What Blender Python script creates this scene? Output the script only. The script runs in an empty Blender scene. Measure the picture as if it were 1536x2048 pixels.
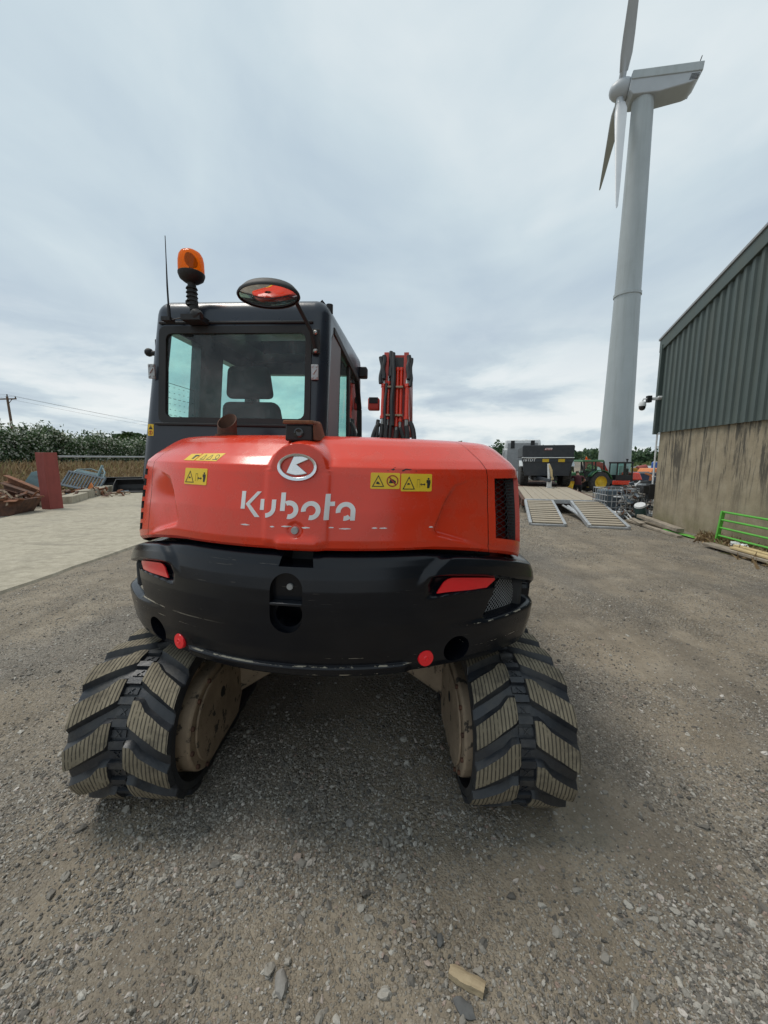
import bpy, bmesh, math, random
from mathutils import Vector, Matrix, noise as mnoise
import numpy as np

R = math.radians
rnd = random.Random(7)
scene = bpy.context.scene
COL = scene.collection

# ------------------------------------------------------------------ camera
CAM_H, PITCH, FPX = 1.65, R(7.7), 770.0
cam_d = bpy.data.cameras.new("camera")
cam = bpy.data.objects.new("camera", cam_d)
COL.objects.link(cam)
cam.location = (0, 0, CAM_H)
cam.rotation_euler = (R(90) - PITCH, 0, 0)
cam_d.sensor_fit = 'VERTICAL'
cam_d.sensor_height = 36.0
cam_d.sensor_width = 27.0
cam_d.lens = 36.0 * FPX / 2048.0
cam_d.clip_start = 0.05
cam_d.clip_end = 3000
scene.camera = cam

# ------------------------------------------------------------------ light and exposure
SUN_EL, SUN_AZ = R(66), R(-68)         # azimuth measured from +Y towards +X
scene.view_settings.view_transform = 'Standard'
scene.view_settings.look = 'None'
scene.view_settings.exposure = 0.42
scene.view_settings.gamma = 1.0
scene.view_settings.use_curve_mapping = False
sd = bpy.data.lights.new("sun", 'SUN')
sd.energy = 1.5
sd.angle = R(22)
sd.color = (1.0, 0.95, 0.87)
so = bpy.data.objects.new("sun", sd)
COL.objects.link(so)
sv = Vector((math.sin(SUN_AZ) * math.cos(SUN_EL), math.cos(SUN_AZ) * math.cos(SUN_EL), math.sin(SUN_EL)))
so.rotation_euler = (-sv).to_track_quat('-Z', 'Y').to_euler()
so.location = sv * 60

world = bpy.data.worlds.new("World")
scene.world = world
world.use_nodes = True


class NT:
    """small node-tree writer"""
    def __init__(self, nt):
        self.nt = nt
        self.n, self.l = nt.nodes, nt.links

    def __call__(self, typ, ins=None, **props):
        nd = self.n.new(typ)
        for k, v in props.items():
            setattr(nd, k, v)
        for k, v in (ins or {}).items():
            sock = nd.inputs[k]
            if isinstance(v, bpy.types.NodeSocket):
                self.l.new(v, sock)
            else:
                sock.default_value = v
        return nd

    def math(self, op, a, b=0.0, clamp=False):
        nd = self('ShaderNodeMath', {0: a, 1: b}, operation=op, use_clamp=clamp)
        return nd.outputs[0]

    def mix(self, fac, a, b, blend='MIX'):
        nd = self('ShaderNodeMix', {0: fac, 6: a, 7: b}, data_type='RGBA', blend_type=blend)
        return nd.outputs[2]

    def ramp(self, fac, stops):
        nd = self('ShaderNodeValToRGB', {0: fac})
        el = nd.color_ramp.elements
        while len(el) < len(stops):
            el.new(0.5)
        for e, (p, c) in zip(el, stops):
            e.position = p
            e.color = c if len(c) == 4 else (*c, 1)
        return nd.outputs[0]

    def noise(self, vec, scale, detail=4.0, rough=0.55, dist=0.0):
        nd = self('ShaderNodeTexNoise', {'Vector': vec, 'Scale': scale, 'Detail': detail, 'Roughness': rough, 'Distortion': dist})
        return nd.outputs[0]

    def mapping(self, vec, scale=(1, 1, 1), rot=(0, 0, 0), loc=(0, 0, 0)):
        nd = self('ShaderNodeMapping', {'Vector': vec, 'Scale': scale, 'Rotation': rot, 'Location': loc})
        return nd.outputs[0]

    def sstep(self, v, a, b):
        nd = self('ShaderNodeMapRange', {0: v, 1: a, 2: b, 3: 0.0, 4: 1.0}, interpolation_type='SMOOTHSTEP')
        return nd.outputs[0]


def sky():
    w = NT(world.node_tree)
    w.n.clear()
    tc = w('ShaderNodeTexCoord').outputs['Generated']
    sep = w('ShaderNodeSeparateXYZ', {0: tc})
    x, y, z = sep.outputs
    zc = w.math('MAXIMUM', z, 0.0)
    den = w.math('ADD', zc, 0.16)
    px = w.math('DIVIDE', x, den)
    py = w.math('DIVIDE', y, den)
    pl = w('ShaderNodeCombineXYZ', {0: px, 1: py, 2: 0.0}).outputs[0]
    # high stratus: broad soft patches drawn out into streaks
    n1 = w.noise(w.mapping(pl, (0.62, 0.50, 1), (0, 0, R(28)), (3.1, 7.7, 0)), 1.0, 6, 0.50, 0.7)
    n2 = w.noise(w.mapping(tc, (2.6, 2.6, 3.4), (0, 0, R(-38)), (1.3, 2.9, 0)), 1.0, 6, 0.52, 0.5)
    m = w.math('ADD', w.math('MULTIPLY', n1, 0.68), w.math('MULTIPLY', n2, 0.32))
    high = w.ramp(m, [(0.33, (0.415, 0.515, 0.635)), (0.44, (0.515, 0.622, 0.708)), (0.55, (0.620, 0.725, 0.782)), (0.66, (0.765, 0.838, 0.865))])
    # low cumulus band near the horizon
    v3 = w.mapping(tc, (1.0, 1.0, 3.6), (0, 0, 0), (0.35, 1.9, 0.4))
    n3 = w.noise(v3, 3.4, 8, 0.58, 0.25)
    low = w.ramp(n3, [(0.38, (0.33, 0.43, 0.545)), (0.46, (0.50, 0.61, 0.69)), (0.52, (0.76, 0.83, 0.85)), (0.62, (0.96, 0.98, 0.97))])
    f = w.sstep(z, 0.36, 0.06)
    c = w.mix(w.math('MULTIPLY', f, 0.88), high, low)
    # thin bright veil low down
    veil = w.math('MULTIPLY', w.sstep(z, 0.5, 0.1), 0.26)
    c = w.mix(veil, c, (0.83, 0.87, 0.87, 1))
    nish = w('ShaderNodeTexSky', sky_type='NISHITA', sun_disc=False, sun_elevation=SUN_EL, sun_rotation=SUN_AZ)
    bg1 = w('ShaderNodeBackground', {0: nish.outputs[0], 1: 0.05})
    bg2 = w('ShaderNodeBackground', {0: c, 1: 0.77})
    mx = w('ShaderNodeMixShader', {0: 0.93, 1: bg1.outputs[0], 2: bg2.outputs[0]})
    out = w('ShaderNodeOutputWorld', {0: mx.outputs[0]})


sky()

# ------------------------------------------------------------------ object helpers
def put(o, label=None, cat=None, group=None, kind=None):
    if label: o['label'] = label
    if cat: o['category'] = cat
    if group: o['group'] = group
    if kind: o['kind'] = kind
    return o


def thing(name, label, cat, loc=(0, 0, 0), rz=0.0, group=None):
    o = bpy.data.objects.new(name, None)
    o.empty_display_size = 0.2
    COL.objects.link(o)
    o.location = loc
    o.rotation_euler = (0, 0, rz)
    return put(o, label, cat, group)


def frame_from(d, up=Vector((0, 0, 1))):
    d = Vector(d).normalized()
    if abs(d.dot(up)) > 0.99:
        up = Vector((0, 1, 0))
    a = d.cross(up).normalized()
    return a, d.cross(a).normalized(), d


class MB:
    def __init__(self):
        self.v, self.f, self.m = [], [], []

    def add(self, vs, fs, mi=0):
        b = len(self.v)
        self.v += [tuple(p) for p in vs]
        for q in fs:
            self.f.append(tuple(i + b for i in q))
            self.m.append(mi)
        return self

    def hexa(self, p, mi=0):
        """8 corners: bottom 0-3 counter-clockwise, top 4-7"""
        return self.add(p, [(3, 2, 1, 0), (4, 5, 6, 7), (0, 1, 5, 4), (1, 2, 6, 5), (2, 3, 7, 6), (3, 0, 4, 7)], mi)

    def box(self, c, s, mi=0, rot=None):
        hx, hy, hz = s[0] / 2, s[1] / 2, s[2] / 2
        ps = [(-hx, -hy, -hz), (hx, -hy, -hz), (hx, hy, -hz), (-hx, hy, -hz), (-hx, -hy, hz), (hx, -hy, hz), (hx, hy, hz), (-hx, hy, hz)]
        c = Vector(c)
        if rot is not None:
            ps = [c + rot @ Vector(p) for p in ps]
        else:
            ps = [c + Vector(p) for p in ps]
        return self.hexa(ps, mi)

    def b2(self, lo, hi, mi=0):
        c = [(a + b) / 2 for a, b in zip(lo, hi)]
        return self.box(c, [abs(b - a) for a, b in zip(lo, hi)], mi)

    def beam(self, p0, p1, w, h, mi=0, up=(0, 0, 1), w1=None, h1=None):
        p0, p1 = Vector(p0), Vector(p1)
        a, b, d = frame_from(p1 - p0, Vector(up))
        w1 = w if w1 is None else w1
        h1 = h if h1 is None else h1
        q = []
        for p, ww, hh in ((p0, w, h), (p1, w1, h1)):
            q += [p - a * ww / 2 - b * hh / 2, p + a * ww / 2 - b * hh / 2, p + a * ww / 2 + b * hh / 2, p - a * ww / 2 + b * hh / 2]
        return self.add(q, [(3, 2, 1, 0), (4, 5, 6, 7), (0, 1, 5, 4), (1, 2, 6, 5), (2, 3, 7, 6), (3, 0, 4, 7)], mi)

    def cyl(self, p0, p1, r0, r1=None, n=16, mi=0, caps=True):
        p0, p1 = Vector(p0), Vector(p1)
        r1 = r0 if r1 is None else r1
        a, b, d = frame_from(p1 - p0)
        vs = []
        for p, r in ((p0, r0), (p1, r1)):
            for i in range(n):
                t = 2 * math.pi * i / n
                vs.append(p + a * (r * math.cos(t)) + b * (r * math.sin(t)))
        fs = [(i, (i + 1) % n, n + (i + 1) % n, n + i) for i in range(n)]
        if caps:
            fs += [tuple(range(n - 1, -1, -1)), tuple(range(n, 2 * n))]
        return self.add(vs, fs, mi)

    def tube(self, pts, r, n=8, mi=0, closed=False, caps=True):
        pts = [Vector(p) for p in pts]
        k = len(pts)
        vs, prev = [], None
        for i, p in enumerate(pts):
            if closed:
                d = pts[(i + 1) % k] - pts[i - 1]
            else:
                d = pts[min(i + 1, k - 1)] - pts[max(i - 1, 0)]
            d.normalize()
            if prev is None:
                a, b, _ = frame_from(d)
            else:
                a = (prev - d * prev.dot(d)).normalized()
                b = d.cross(a).normalized()
            prev = a
            rr = r[i] if isinstance(r, (list, tuple)) else r
            for j in range(n):
                t = 2 * math.pi * j / n
                vs.append(p + a * (rr * math.cos(t)) + b * (rr * math.sin(t)))
        fs = []
        for i in range(k if closed else k - 1):
            i2 = (i + 1) % k
            for j in range(n):
                fs.append((i * n + j, i * n + (j + 1) % n, i2 * n + (j + 1) % n, i2 * n + j))
        if caps and not closed:
            fs += [tuple(range(n - 1, -1, -1)), tuple(range((k - 1) * n, k * n))]
        return self.add(vs, fs, mi)

    def lathe(self, prof, origin=(0, 0, 0), axis=(0, 0, 1), n=24, mi=0, mis=None):
        o = Vector(origin)
        a, b, d = frame_from(axis)
        vs = []
        for r, h in prof:
            for i in range(n):
                t = 2 * math.pi * i / n
                vs.append(o + a * (r * math.cos(t)) + b * (r * math.sin(t)) + d * h)
        for k in range(len(prof) - 1):
            fs = [(k * n + i, k * n + (i + 1) % n, (k + 1) * n + (i + 1) % n, (k + 1) * n + i) for i in range(n)]
            base = len(self.v) if k == 0 else base
            if k == 0:
                self.v += [tuple(p) for p in vs]
            for q in fs:
                self.f.append(tuple(x + base for x in q))
                self.m.append(mis[k] if mis else mi)
        return self

    def prism(self, poly, fn, h0, h1, mi=0, mi_side=None):
        """2-D outline extruded from h0 to h1; fn(a, b, h) -> 3-D"""
        n = len(poly)
        vs = [fn(a, b, h0) for a, b in poly] + [fn(a, b, h1) for a, b in poly]
        self.add(vs, [tuple(range(n, 2 * n))], mi)
        base = len(self.v) - 2 * n
        ms = mi if mi_side is None else mi_side
        self.f.append(tuple(base + i for i in range(n - 1, -1, -1)))
        self.m.append(ms)
        for i in range(n):
            self.f.append((base + i, base + (i + 1) % n, base + n + (i + 1) % n, base + n + i))
            self.m.append(ms)
        return self

    def grid(self, rows, mi=0, skip=None, close=False):
        nr, nc = len(rows), len(rows[0])
        vs = [p for r in rows for p in r]
        fs = []
        for i in range(nr - 1):
            for j in range(nc if close else nc - 1):
                if skip and skip(i, j):
                    continue
                j2 = (j + 1) % nc
                fs.append((i * nc + j, i * nc + j2, (i + 1) * nc + j2, (i + 1) * nc + j))
        return self.add(vs, fs, mi)

    def blob(self, c, r, mi=0, sub=1, jit=0.2, rg=rnd):
        t = (1 + 5 ** .5) / 2
        ico = [(-1, t, 0), (1, t, 0), (-1, -t, 0), (1, -t, 0), (0, -1, t), (0, 1, t), (0, -1, -t), (0, 1, -t), (t, 0, -1), (t, 0, 1), (-t, 0, -1), (-t, 0, 1)]
        fs = [(0, 11, 5), (0, 5, 1), (0, 1, 7), (0, 7, 10), (0, 10, 11), (1, 5, 9), (5, 11, 4), (11, 10, 2), (10, 7, 6), (7, 1, 8), (3, 9, 4), (3, 4, 2), (3, 2, 6), (3, 6, 8), (3, 8, 9), (4, 9, 5), (2, 4, 11), (6, 2, 10), (8, 6, 7), (9, 8, 1)]
        vs = [Vector(p).normalized() for p in ico]
        for _ in range(sub - 1):
            cache, nf = {}, []
            def mid(a, b):
                k = (min(a, b), max(a, b))
                if k not in cache:
                    vs.append((vs[a] + vs[b]).normalized())
                    cache[k] = len(vs) - 1
                return cache[k]
            for a, b, cc in fs:
                x, y, z = mid(a, b), mid(b, cc), mid(cc, a)
                nf += [(a, x, z), (b, y, x), (cc, z, y), (x, y, z)]
            fs = nf
        c = Vector(c)
        rr = Vector(r) if not isinstance(r, (int, float)) else Vector((r, r, r))
        out = []
        for p in vs:
            k = 1 + rg.uniform(-jit, jit)
            out.append(c + Vector((p.x * rr.x * k, p.y * rr.y * k, p.z * rr.z * k)))
        return self.add(out, fs, mi)

    def mesh(self, name, mats, smooth=35):
        me = bpy.data.meshes.new(name)
        me.from_pydata(self.v, [], self.f)
        for m in mats:
            me.materials.append(m)
        if len(mats) > 1:
            me.polygons.foreach_set('material_index', self.m)
        if smooth is not None:
            me.polygons.foreach_set('use_smooth', [True] * len(me.polygons))
            me.set_sharp_from_angle(angle=R(smooth))
        me.validate()
        me.update()
        return me

    def build(self, name, mats, parent=None, loc=(0, 0, 0), rot=(0, 0, 0), bevel=0, smooth=35, seg=2, solid=0, label=None, cat=None, group=None, kind=None):
        if not isinstance(mats, (list, tuple)):
            mats = [mats]
        me = self.mesh(name, mats, smooth)
        o = bpy.data.objects.new(name, me)
        COL.objects.link(o)
        o.parent = parent
        o.location = loc
        o.rotation_euler = rot
        if solid:
            s = o.modifiers.new('solid', 'SOLIDIFY')
            s.thickness = solid
            s.offset = -1
        if bevel:
            b = o.modifiers.new('bevel', 'BEVEL')
            b.width = bevel
            b.segments = seg
            b.limit_method = 'ANGLE'
            b.angle_limit = R(40)
        return put(o, label, cat, group, kind)


def copy_tree(o, parent=None):
    c = o.copy()
    COL.objects.link(c)
    c.parent = parent
    for ch in list(o.children):
        copy_tree(ch, c)
    return c


def bake(o, cutters):
    """apply boolean cuts to a mesh object, then drop the cutters"""
    for c in cutters:
        m = o.modifiers.new('cut', 'BOOLEAN')
        m.operation = 'DIFFERENCE'
        m.solver = 'EXACT'
        m.object = c
    bpy.context.view_layer.update()
    dg = bpy.context.evaluated_depsgraph_get()
    me = bpy.data.meshes.new_from_object(o.evaluated_get(dg))
    o.modifiers.clear()
    old = o.data
    o.data = me
    bpy.data.meshes.remove(old)
    for c in cutters:
        bpy.data.objects.remove(c)
    return o


# ------------------------------------------------------------------ materials
MATS = {}


def mat(name, base, rough=0.5, metal=0.0, var=0.0, vscale=6.0, dirt=None, dirt_amt=0.0, dirt_scale=4.0, bump=0.0, bscale=40.0, coat=0.0,
        spec=0.5, scratch=0.0, rvar=0.0, coord='Object', streak=None, edges=False, dirt_lo=0.42, dirt_hi=0.72):
    """paint / metal / rubber with grain, dust and wear"""
    m = bpy.data.materials.new(name)
    m.use_nodes = True
    t = NT(m.node_tree)
    t.n.clear()
    tc = t('ShaderNodeTexCoord').outputs[coord]
    col = (*base, 1)
    c = None
    if var:
        n = t.noise(tc, vscale, 5, 0.6)
        lo = tuple(max(0, b * (1 - var)) for b in base)
        hi = tuple(min(1, b * (1 + var)) for b in base)
        c = t.ramp(n, [(0.3, lo), (0.7, hi)])
    if c is None:
        c = t('ShaderNodeRGB').outputs[0]
        c.default_value = col
    rr = rough
    if dirt is not None and dirt_amt > 0:
        n = t.noise(tc if streak is None else t.mapping(tc, streak), dirt_scale, 8, 0.65)
        f = t.math('MULTIPLY', t.sstep(n, dirt_lo, dirt_hi), dirt_amt)
        c = t.mix(f, c, (*dirt, 1))
        rr = t.math('ADD', t.math('MULTIPLY', f, 0.35), rough, True)
    if scratch:
        n = t.noise(t.mapping(tc, (3, 3, 90), (R(3), R(2), 0)), 2.2, 3, 0.6)
        g = t.noise(tc, 3.0, 2)
        f = t.math('MULTIPLY', t.sstep(n, 0.69, 0.72), t.math('MULTIPLY', t.sstep(g, 0.5, 0.65), scratch))
        c = t.mix(f, c, (0.30, 0.27, 0.22, 1))
    if edges:
        # scuffed ridges of the tail bumper: thin broken lines at set heights
        s_ = t('ShaderNodeSeparateXYZ', {0: tc})
        X, Z = s_.outputs[0], s_.outputs[2]
        wob = t.math('MULTIPLY', t.math('SUBTRACT', t.noise(t.mapping(tc, (6, 6, 6)), 1.0, 4), 0.5), 0.006)
        for z0, wdt, xa, xb, thr in ((0.979, 0.0030, -0.25, -0.75, 0.44), (0.824, 0.0022, 9, 0.5, 0.50), (0.966, 0.0022, 0.45, 0.7, 0.55), (0.790, 0.0030, 9, 0.6, 0.58), (0.935, 0.0016, -0.4, -0.7, 0.5), (0.862, 0.0015, 0.05, 0.3, 0.52), (1.262, 0.0020, 0.75, 0.95, 0.60)):
            dz = t.math('ABSOLUTE', t.math('ADD', t.math('SUBTRACT', Z, z0), wob))
            band = t.sstep(dz, wdt, wdt * 0.4)
            nn = t.sstep(t.noise(t.mapping(tc, (14, 14, 40), (0, 0, 0), (z0 * 9, 0, 0)), 1.0, 4, 0.7), thr, thr + 0.06)
            if xa == 9:
                side = t.sstep(t.math('ABSOLUTE', X), xb, xb - 0.05)
            else:
                side = t.sstep(X, xa, xb)
            f = t.math('MULTIPLY', t.math('MULTIPLY', band, nn), side)
            c = t.mix(f, c, (0.36, 0.32, 0.25, 1))
            rr = t.math('ADD', t.math('MULTIPLY', f, 0.4), rr, True)
    if rvar:
        n = t.noise(tc, 9.0, 6, 0.7)
        rr = t.math('ADD', rr, t.math('MULTIPLY', t.math('SUBTRACT', n, 0.5), rvar), True)
    b = t('ShaderNodeBsdfPrincipled', {'Base Color': c, 'Roughness': rr, 'Metallic': metal, 'Specular IOR Level': spec, 'Coat Weight': coat, 'Coat Roughness': 0.12})
    if bump:
        n = t.noise(tc, bscale, 6, 0.6)
        bp = t('ShaderNodeBump', {'Height': n, 'Strength': 1.0, 'Distance': bump})
        t.l.new(bp.outputs[0], b.inputs['Normal'])
    t('ShaderNodeOutputMaterial', {0: b.outputs[0]})
    MATS[name] = m
    return m


def glass(name, tint, haze=0.0):
    m = bpy.data.materials.new(name)
    m.use_nodes = True
    t = NT(m.node_tree)
    t.n.clear()
    tr = t('ShaderNodeBsdfTransparent', {0: (*tint, 1)})
    gl = t('ShaderNodeBsdfGlossy', {0: (1, 1, 1, 1), 1: 0.02})
    fr = t('ShaderNodeFresnel', {0: 1.45})
    mx = t('ShaderNodeMixShader', {0: fr.outputs[0], 1: tr.outputs[0], 2: gl.outputs[0]})
    out = mx.outputs[0]
    if haze:
        tc = t('ShaderNodeTexCoord').outputs['Object']
        n = t.noise(tc, 6, 6, 0.7)
        df = t('ShaderNodeBsdfDiffuse', {0: (0.42, 0.45, 0.45, 1)})  # grey haze painted over the pane in place of reflections
        f = t.math('MULTIPLY', t.sstep(n, 0.35, 0.75), haze)
        out = t('ShaderNodeMixShader', {0: f, 1: out, 2: df.outputs[0]}).outputs[0]
    t('ShaderNodeOutputMaterial', {0: out})
    MATS[name] = m
    return m


RED = mat('red paint', (0.72, 0.036, 0.006), 0.24, var=0.06, vscale=3, dirt=(0.36, 0.10, 0.065), dirt_amt=0.20, dirt_scale=9, coat=0.35, rvar=0.22)
BOOMR = mat('dark red boom paint', (0.30, 0.026, 0.020), 0.5, var=0.12, dirt=(0.16, 0.07, 0.055), dirt_amt=0.35)
RED2 = mat('old red paint', (0.52, 0.045, 0.028), 0.45, var=0.12, dirt=(0.25, 0.12, 0.09), dirt_amt=0.35)
PLAST = mat('black bumper plastic', (0.0075, 0.0095, 0.0140), 0.24, var=0.12, dirt=(0.06, 0.056, 0.05), dirt_amt=0.06, dirt_scale=5, scratch=0.35, rvar=0.20, streak=(1, 1, 4))
CAB = mat('navy grey cab paint', (0.011, 0.017, 0.030), 0.30, var=0.08, dirt=(0.07, 0.075, 0.08), dirt_amt=0.12, coat=0.2, rvar=0.2)
BLACK = mat('matt black', (0.012, 0.012, 0.013), 0.6, var=0.2, dirt=(0.08, 0.07, 0.06), dirt_amt=0.2)
DARK = mat('dark interior', (0.022, 0.023, 0.025), 0.75, var=0.25)
WORNCW = mat('bumper plastic with worn edges', (0.0040, 0.0052, 0.0090), 0.23, spec=0.36, var=0.12, dirt=(0.045, 0.042, 0.038), dirt_amt=0.06, dirt_scale=5, scratch=0.3, rvar=0.20, streak=(1, 1, 4), edges=True)
RUBBER = mat('track rubber', (0.020, 0.023, 0.029), 0.42, var=0.25, vscale=9, dirt=(0.11, 0.10, 0.085), dirt_amt=0.42, dirt_scale=7, bump=0.002, bscale=45, rvar=0.3)
HOSE = mat('hydraulic hose', (0.02, 0.021, 0.023), 0.5, var=0.2, dirt=(0.09, 0.08, 0.07), dirt_amt=0.3)
STEEL = mat('bare steel', (0.48, 0.47, 0.45), 0.42, 0.9, var=0.2, dirt=(0.2, 0.17, 0.13), dirt_amt=0.4)
ZINC = mat('galvanised steel', (0.42, 0.43, 0.44), 0.5, 0.55, var=0.22, vscale=12, dirt=(0.20, 0.18, 0.15), dirt_amt=0.4)
CHROME = mat('chrome emblem', (0.72, 0.74, 0.75), 0.2, 0.95, var=0.06, vscale=20, bump=0.0003, bscale=300)
RUST = mat('rust', (0.17, 0.068, 0.034), 0.85, var=0.5, vscale=8, dirt=(0.28, 0.13, 0.07), dirt_amt=0.6, dirt_scale=9, bump=0.003, bscale=60)
RUSTD = mat('dark rust', (0.085, 0.042, 0.028), 0.85, var=0.5, vscale=7, dirt=(0.22, 0.10, 0.055), dirt_amt=0.5, dirt_scale=6, bump=0.003, bscale=50)
MUD = mat('muddy steel', (0.30, 0.225, 0.155), 0.82, var=0.25, vscale=7, dirt=(0.03, 0.027, 0.025), dirt_amt=0.9, dirt_scale=15, dirt_lo=0.56, dirt_hi=0.63, bump=0.003, bscale=60)
WHITE = mat('white vinyl', (0.78, 0.79, 0.80), 0.45, var=0.05, dirt=(0.45, 0.40, 0.36), dirt_amt=0.25)
YEL = mat('yellow warning vinyl', (0.78, 0.52, 0.02), 0.42, var=0.04, dirt=(0.45, 0.3, 0.05), dirt_amt=0.2)
INK = mat('black print', (0.015, 0.015, 0.015), 0.5)
INKR = mat('red print', (0.35, 0.02, 0.015), 0.5)
REFL = mat('red reflector', (0.90, 0.012, 0.022), 0.22, var=0.03, vscale=30, coat=0.6)
AMBER = None
GREYP = mat('grey side pane', (0.17, 0.18, 0.195), 0.55, var=0.03)  # plain opaque grey for the rear side pane
GL = glass('tinted cab glass', (0.66, 0.93, 0.87), 0.05)
GLF = glass('cab glass with reflection haze', (0.74, 0.92, 0.88), 0.17)
MIRR = mat('mirror glass', (0.85, 0.86, 0.87), 0.03, 1.0)
SEATF = mat('grey seat cloth', (0.06, 0.062, 0.066), 0.85, var=0.2, bump=0.001, bscale=120)
TOWER = mat('tower paint', (0.39, 0.43, 0.445), 0.5, var=0.05, vscale=0.5, dirt=(0.27, 0.295, 0.29), dirt_amt=0.35, dirt_scale=0.8, streak=(3, 3, 0.25))
BLADEM = mat('blade gelcoat', (0.42, 0.45, 0.48), 0.42, var=0.06, vscale=0.7)
CLAD = mat('grey green cladding', (0.072, 0.095, 0.088), 0.5, var=0.10, vscale=1.5, dirt=(0.115, 0.125, 0.105), dirt_amt=0.35, dirt_scale=1.3, streak=(3, 3, 0.3))
GREEN = mat('green gate paint', (0.10, 0.43, 0.045), 0.4, var=0.1, dirt=(0.2, 0.2, 0.12), dirt_amt=0.25, coat=0.15)
OXIDE = mat('red oxide steel', (0.26, 0.052, 0.042), 0.62, var=0.12, vscale=3, dirt=(0.20, 0.052, 0.042), dirt_amt=0.45, dirt_scale=2.5, streak=(4, 4, 0.6))
WOOD = mat('weathered timber', (0.30, 0.255, 0.20), 0.85, var=0.3, vscale=5, dirt=(0.13, 0.105, 0.08), dirt_amt=0.7, dirt_scale=5, streak=(1, 9, 9), bump=0.003, bscale=40)
WOODY = mat('fresh sawn timber', (0.55, 0.42, 0.22), 0.8, var=0.15, dirt=(0.36, 0.27, 0.14), dirt_amt=0.5, streak=(1, 10, 10), bump=0.002, bscale=40)
DECKW = mat('trailer deck timber', (0.36, 0.31, 0.24), 0.85, var=0.25, vscale=4, dirt=(0.20, 0.15, 0.10), dirt_amt=0.6, dirt_scale=4, bump=0.003, bscale=30)
DUMP = mat('anthracite paint', (0.040, 0.047, 0.058), 0.45, var=0.12, dirt=(0.10, 0.10, 0.10), dirt_amt=0.3)
TYRE = mat('tyre rubber', (0.030, 0.030, 0.031), 0.8, var=0.3, vscale=6, dirt=(0.14, 0.12, 0.095), dirt_amt=0.45)
JDG = mat('tractor green paint', (0.025, 0.115, 0.035), 0.4, var=0.1, dirt=(0.12, 0.11, 0.08), dirt_amt=0.3)
JDY = mat('yellow rim paint', (0.72, 0.47, 0.02), 0.45, var=0.1, dirt=(0.35, 0.26, 0.1), dirt_amt=0.35)
WHITEP = mat('white lorry paint', (0.72, 0.73, 0.73), 0.35, var=0.05, dirt=(0.36, 0.34, 0.31), dirt_amt=0.4)
SILV = mat('silver mudguard', (0.62, 0.66, 0.68), 0.4, 0.2, var=0.08)
TEAL = mat('faded teal paint', (0.15, 0.23, 0.25), 0.6, var=0.2, dirt=(0.18, 0.11, 0.07), dirt_amt=0.45)
SLATE = mat('slate grey paint', (0.11, 0.145, 0.175), 0.6, var=0.2, dirt=(0.16, 0.11, 0.08), dirt_amt=0.4)
BLUE = mat('blue plastic', (0.03, 0.10, 0.36), 0.5, var=0.1)
NAVY = mat('dark blue paint', (0.03, 0.05, 0.10), 0.5, var=0.15, dirt=(0.12, 0.11, 0.1), dirt_amt=0.3)
ORANGE = mat('faded orange paint', (0.66, 0.21, 0.06), 0.5, var=0.1, dirt=(0.4, 0.25, 0.15), dirt_amt=0.3)
GREEN2 = mat('dull green paint', (0.07, 0.17, 0.05), 0.6, var=0.15)
DGREEN = mat('dark green plastic', (0.028, 0.06, 0.055), 0.5, var=0.15)
SCRAPM = mat('mixed scrap', (0.33, 0.31, 0.28), 0.7, 0.2, var=0.6, vscale=5, dirt=(0.10, 0.075, 0.06), dirt_amt=0.8, dirt_scale=6)
GREYR = mat('grey sheet roof', (0.30, 0.31, 0.32), 0.6, var=0.1)
POLEW = mat('creosoted pole', (0.13, 0.085, 0.06), 0.85, var=0.25)
SKIN = mat('skin', (0.50, 0.28, 0.20), 0.55, var=0.06)
SHIRT = mat('maroon shirt', (0.085, 0.018, 0.024), 0.85, var=0.2)
TROUS = mat('dark trousers', (0.018, 0.019, 0.022), 0.85, var=0.2)
HAIR = mat('brown hair', (0.11, 0.075, 0.055), 0.8, var=0.2)
LENS = mat('lens glass', (0.01, 0.01, 0.012), 0.08, coat=0.5)


def amber():
    m = bpy.data.materials.new('amber lens')
    m.use_nodes = True
    t = NT(m.node_tree)
    t.n.clear()
    a = t('ShaderNodeBsdfTransparent', {0: (1.0, 0.42, 0.05, 1)})
    d = t('ShaderNodeBsdfPrincipled', {'Base Color': (1.0, 0.25, 0.015, 1), 'Roughness': 0.12, 'Coat Weight': 0.4})
    tl = t('ShaderNodeBsdfTranslucent', {0: (1.0, 0.33, 0.03, 1)})
    m1 = t('ShaderNodeMixShader', {0: 0.55, 1: d.outputs[0], 2: tl.outputs[0]})
    m2 = t('ShaderNodeMixShader', {0: 0.5, 1: m1.outputs[0], 2: a.outputs[0]})
    t('ShaderNodeOutputMaterial', {0: m2.outputs[0]})
    return m


AMBER = amber()


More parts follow.
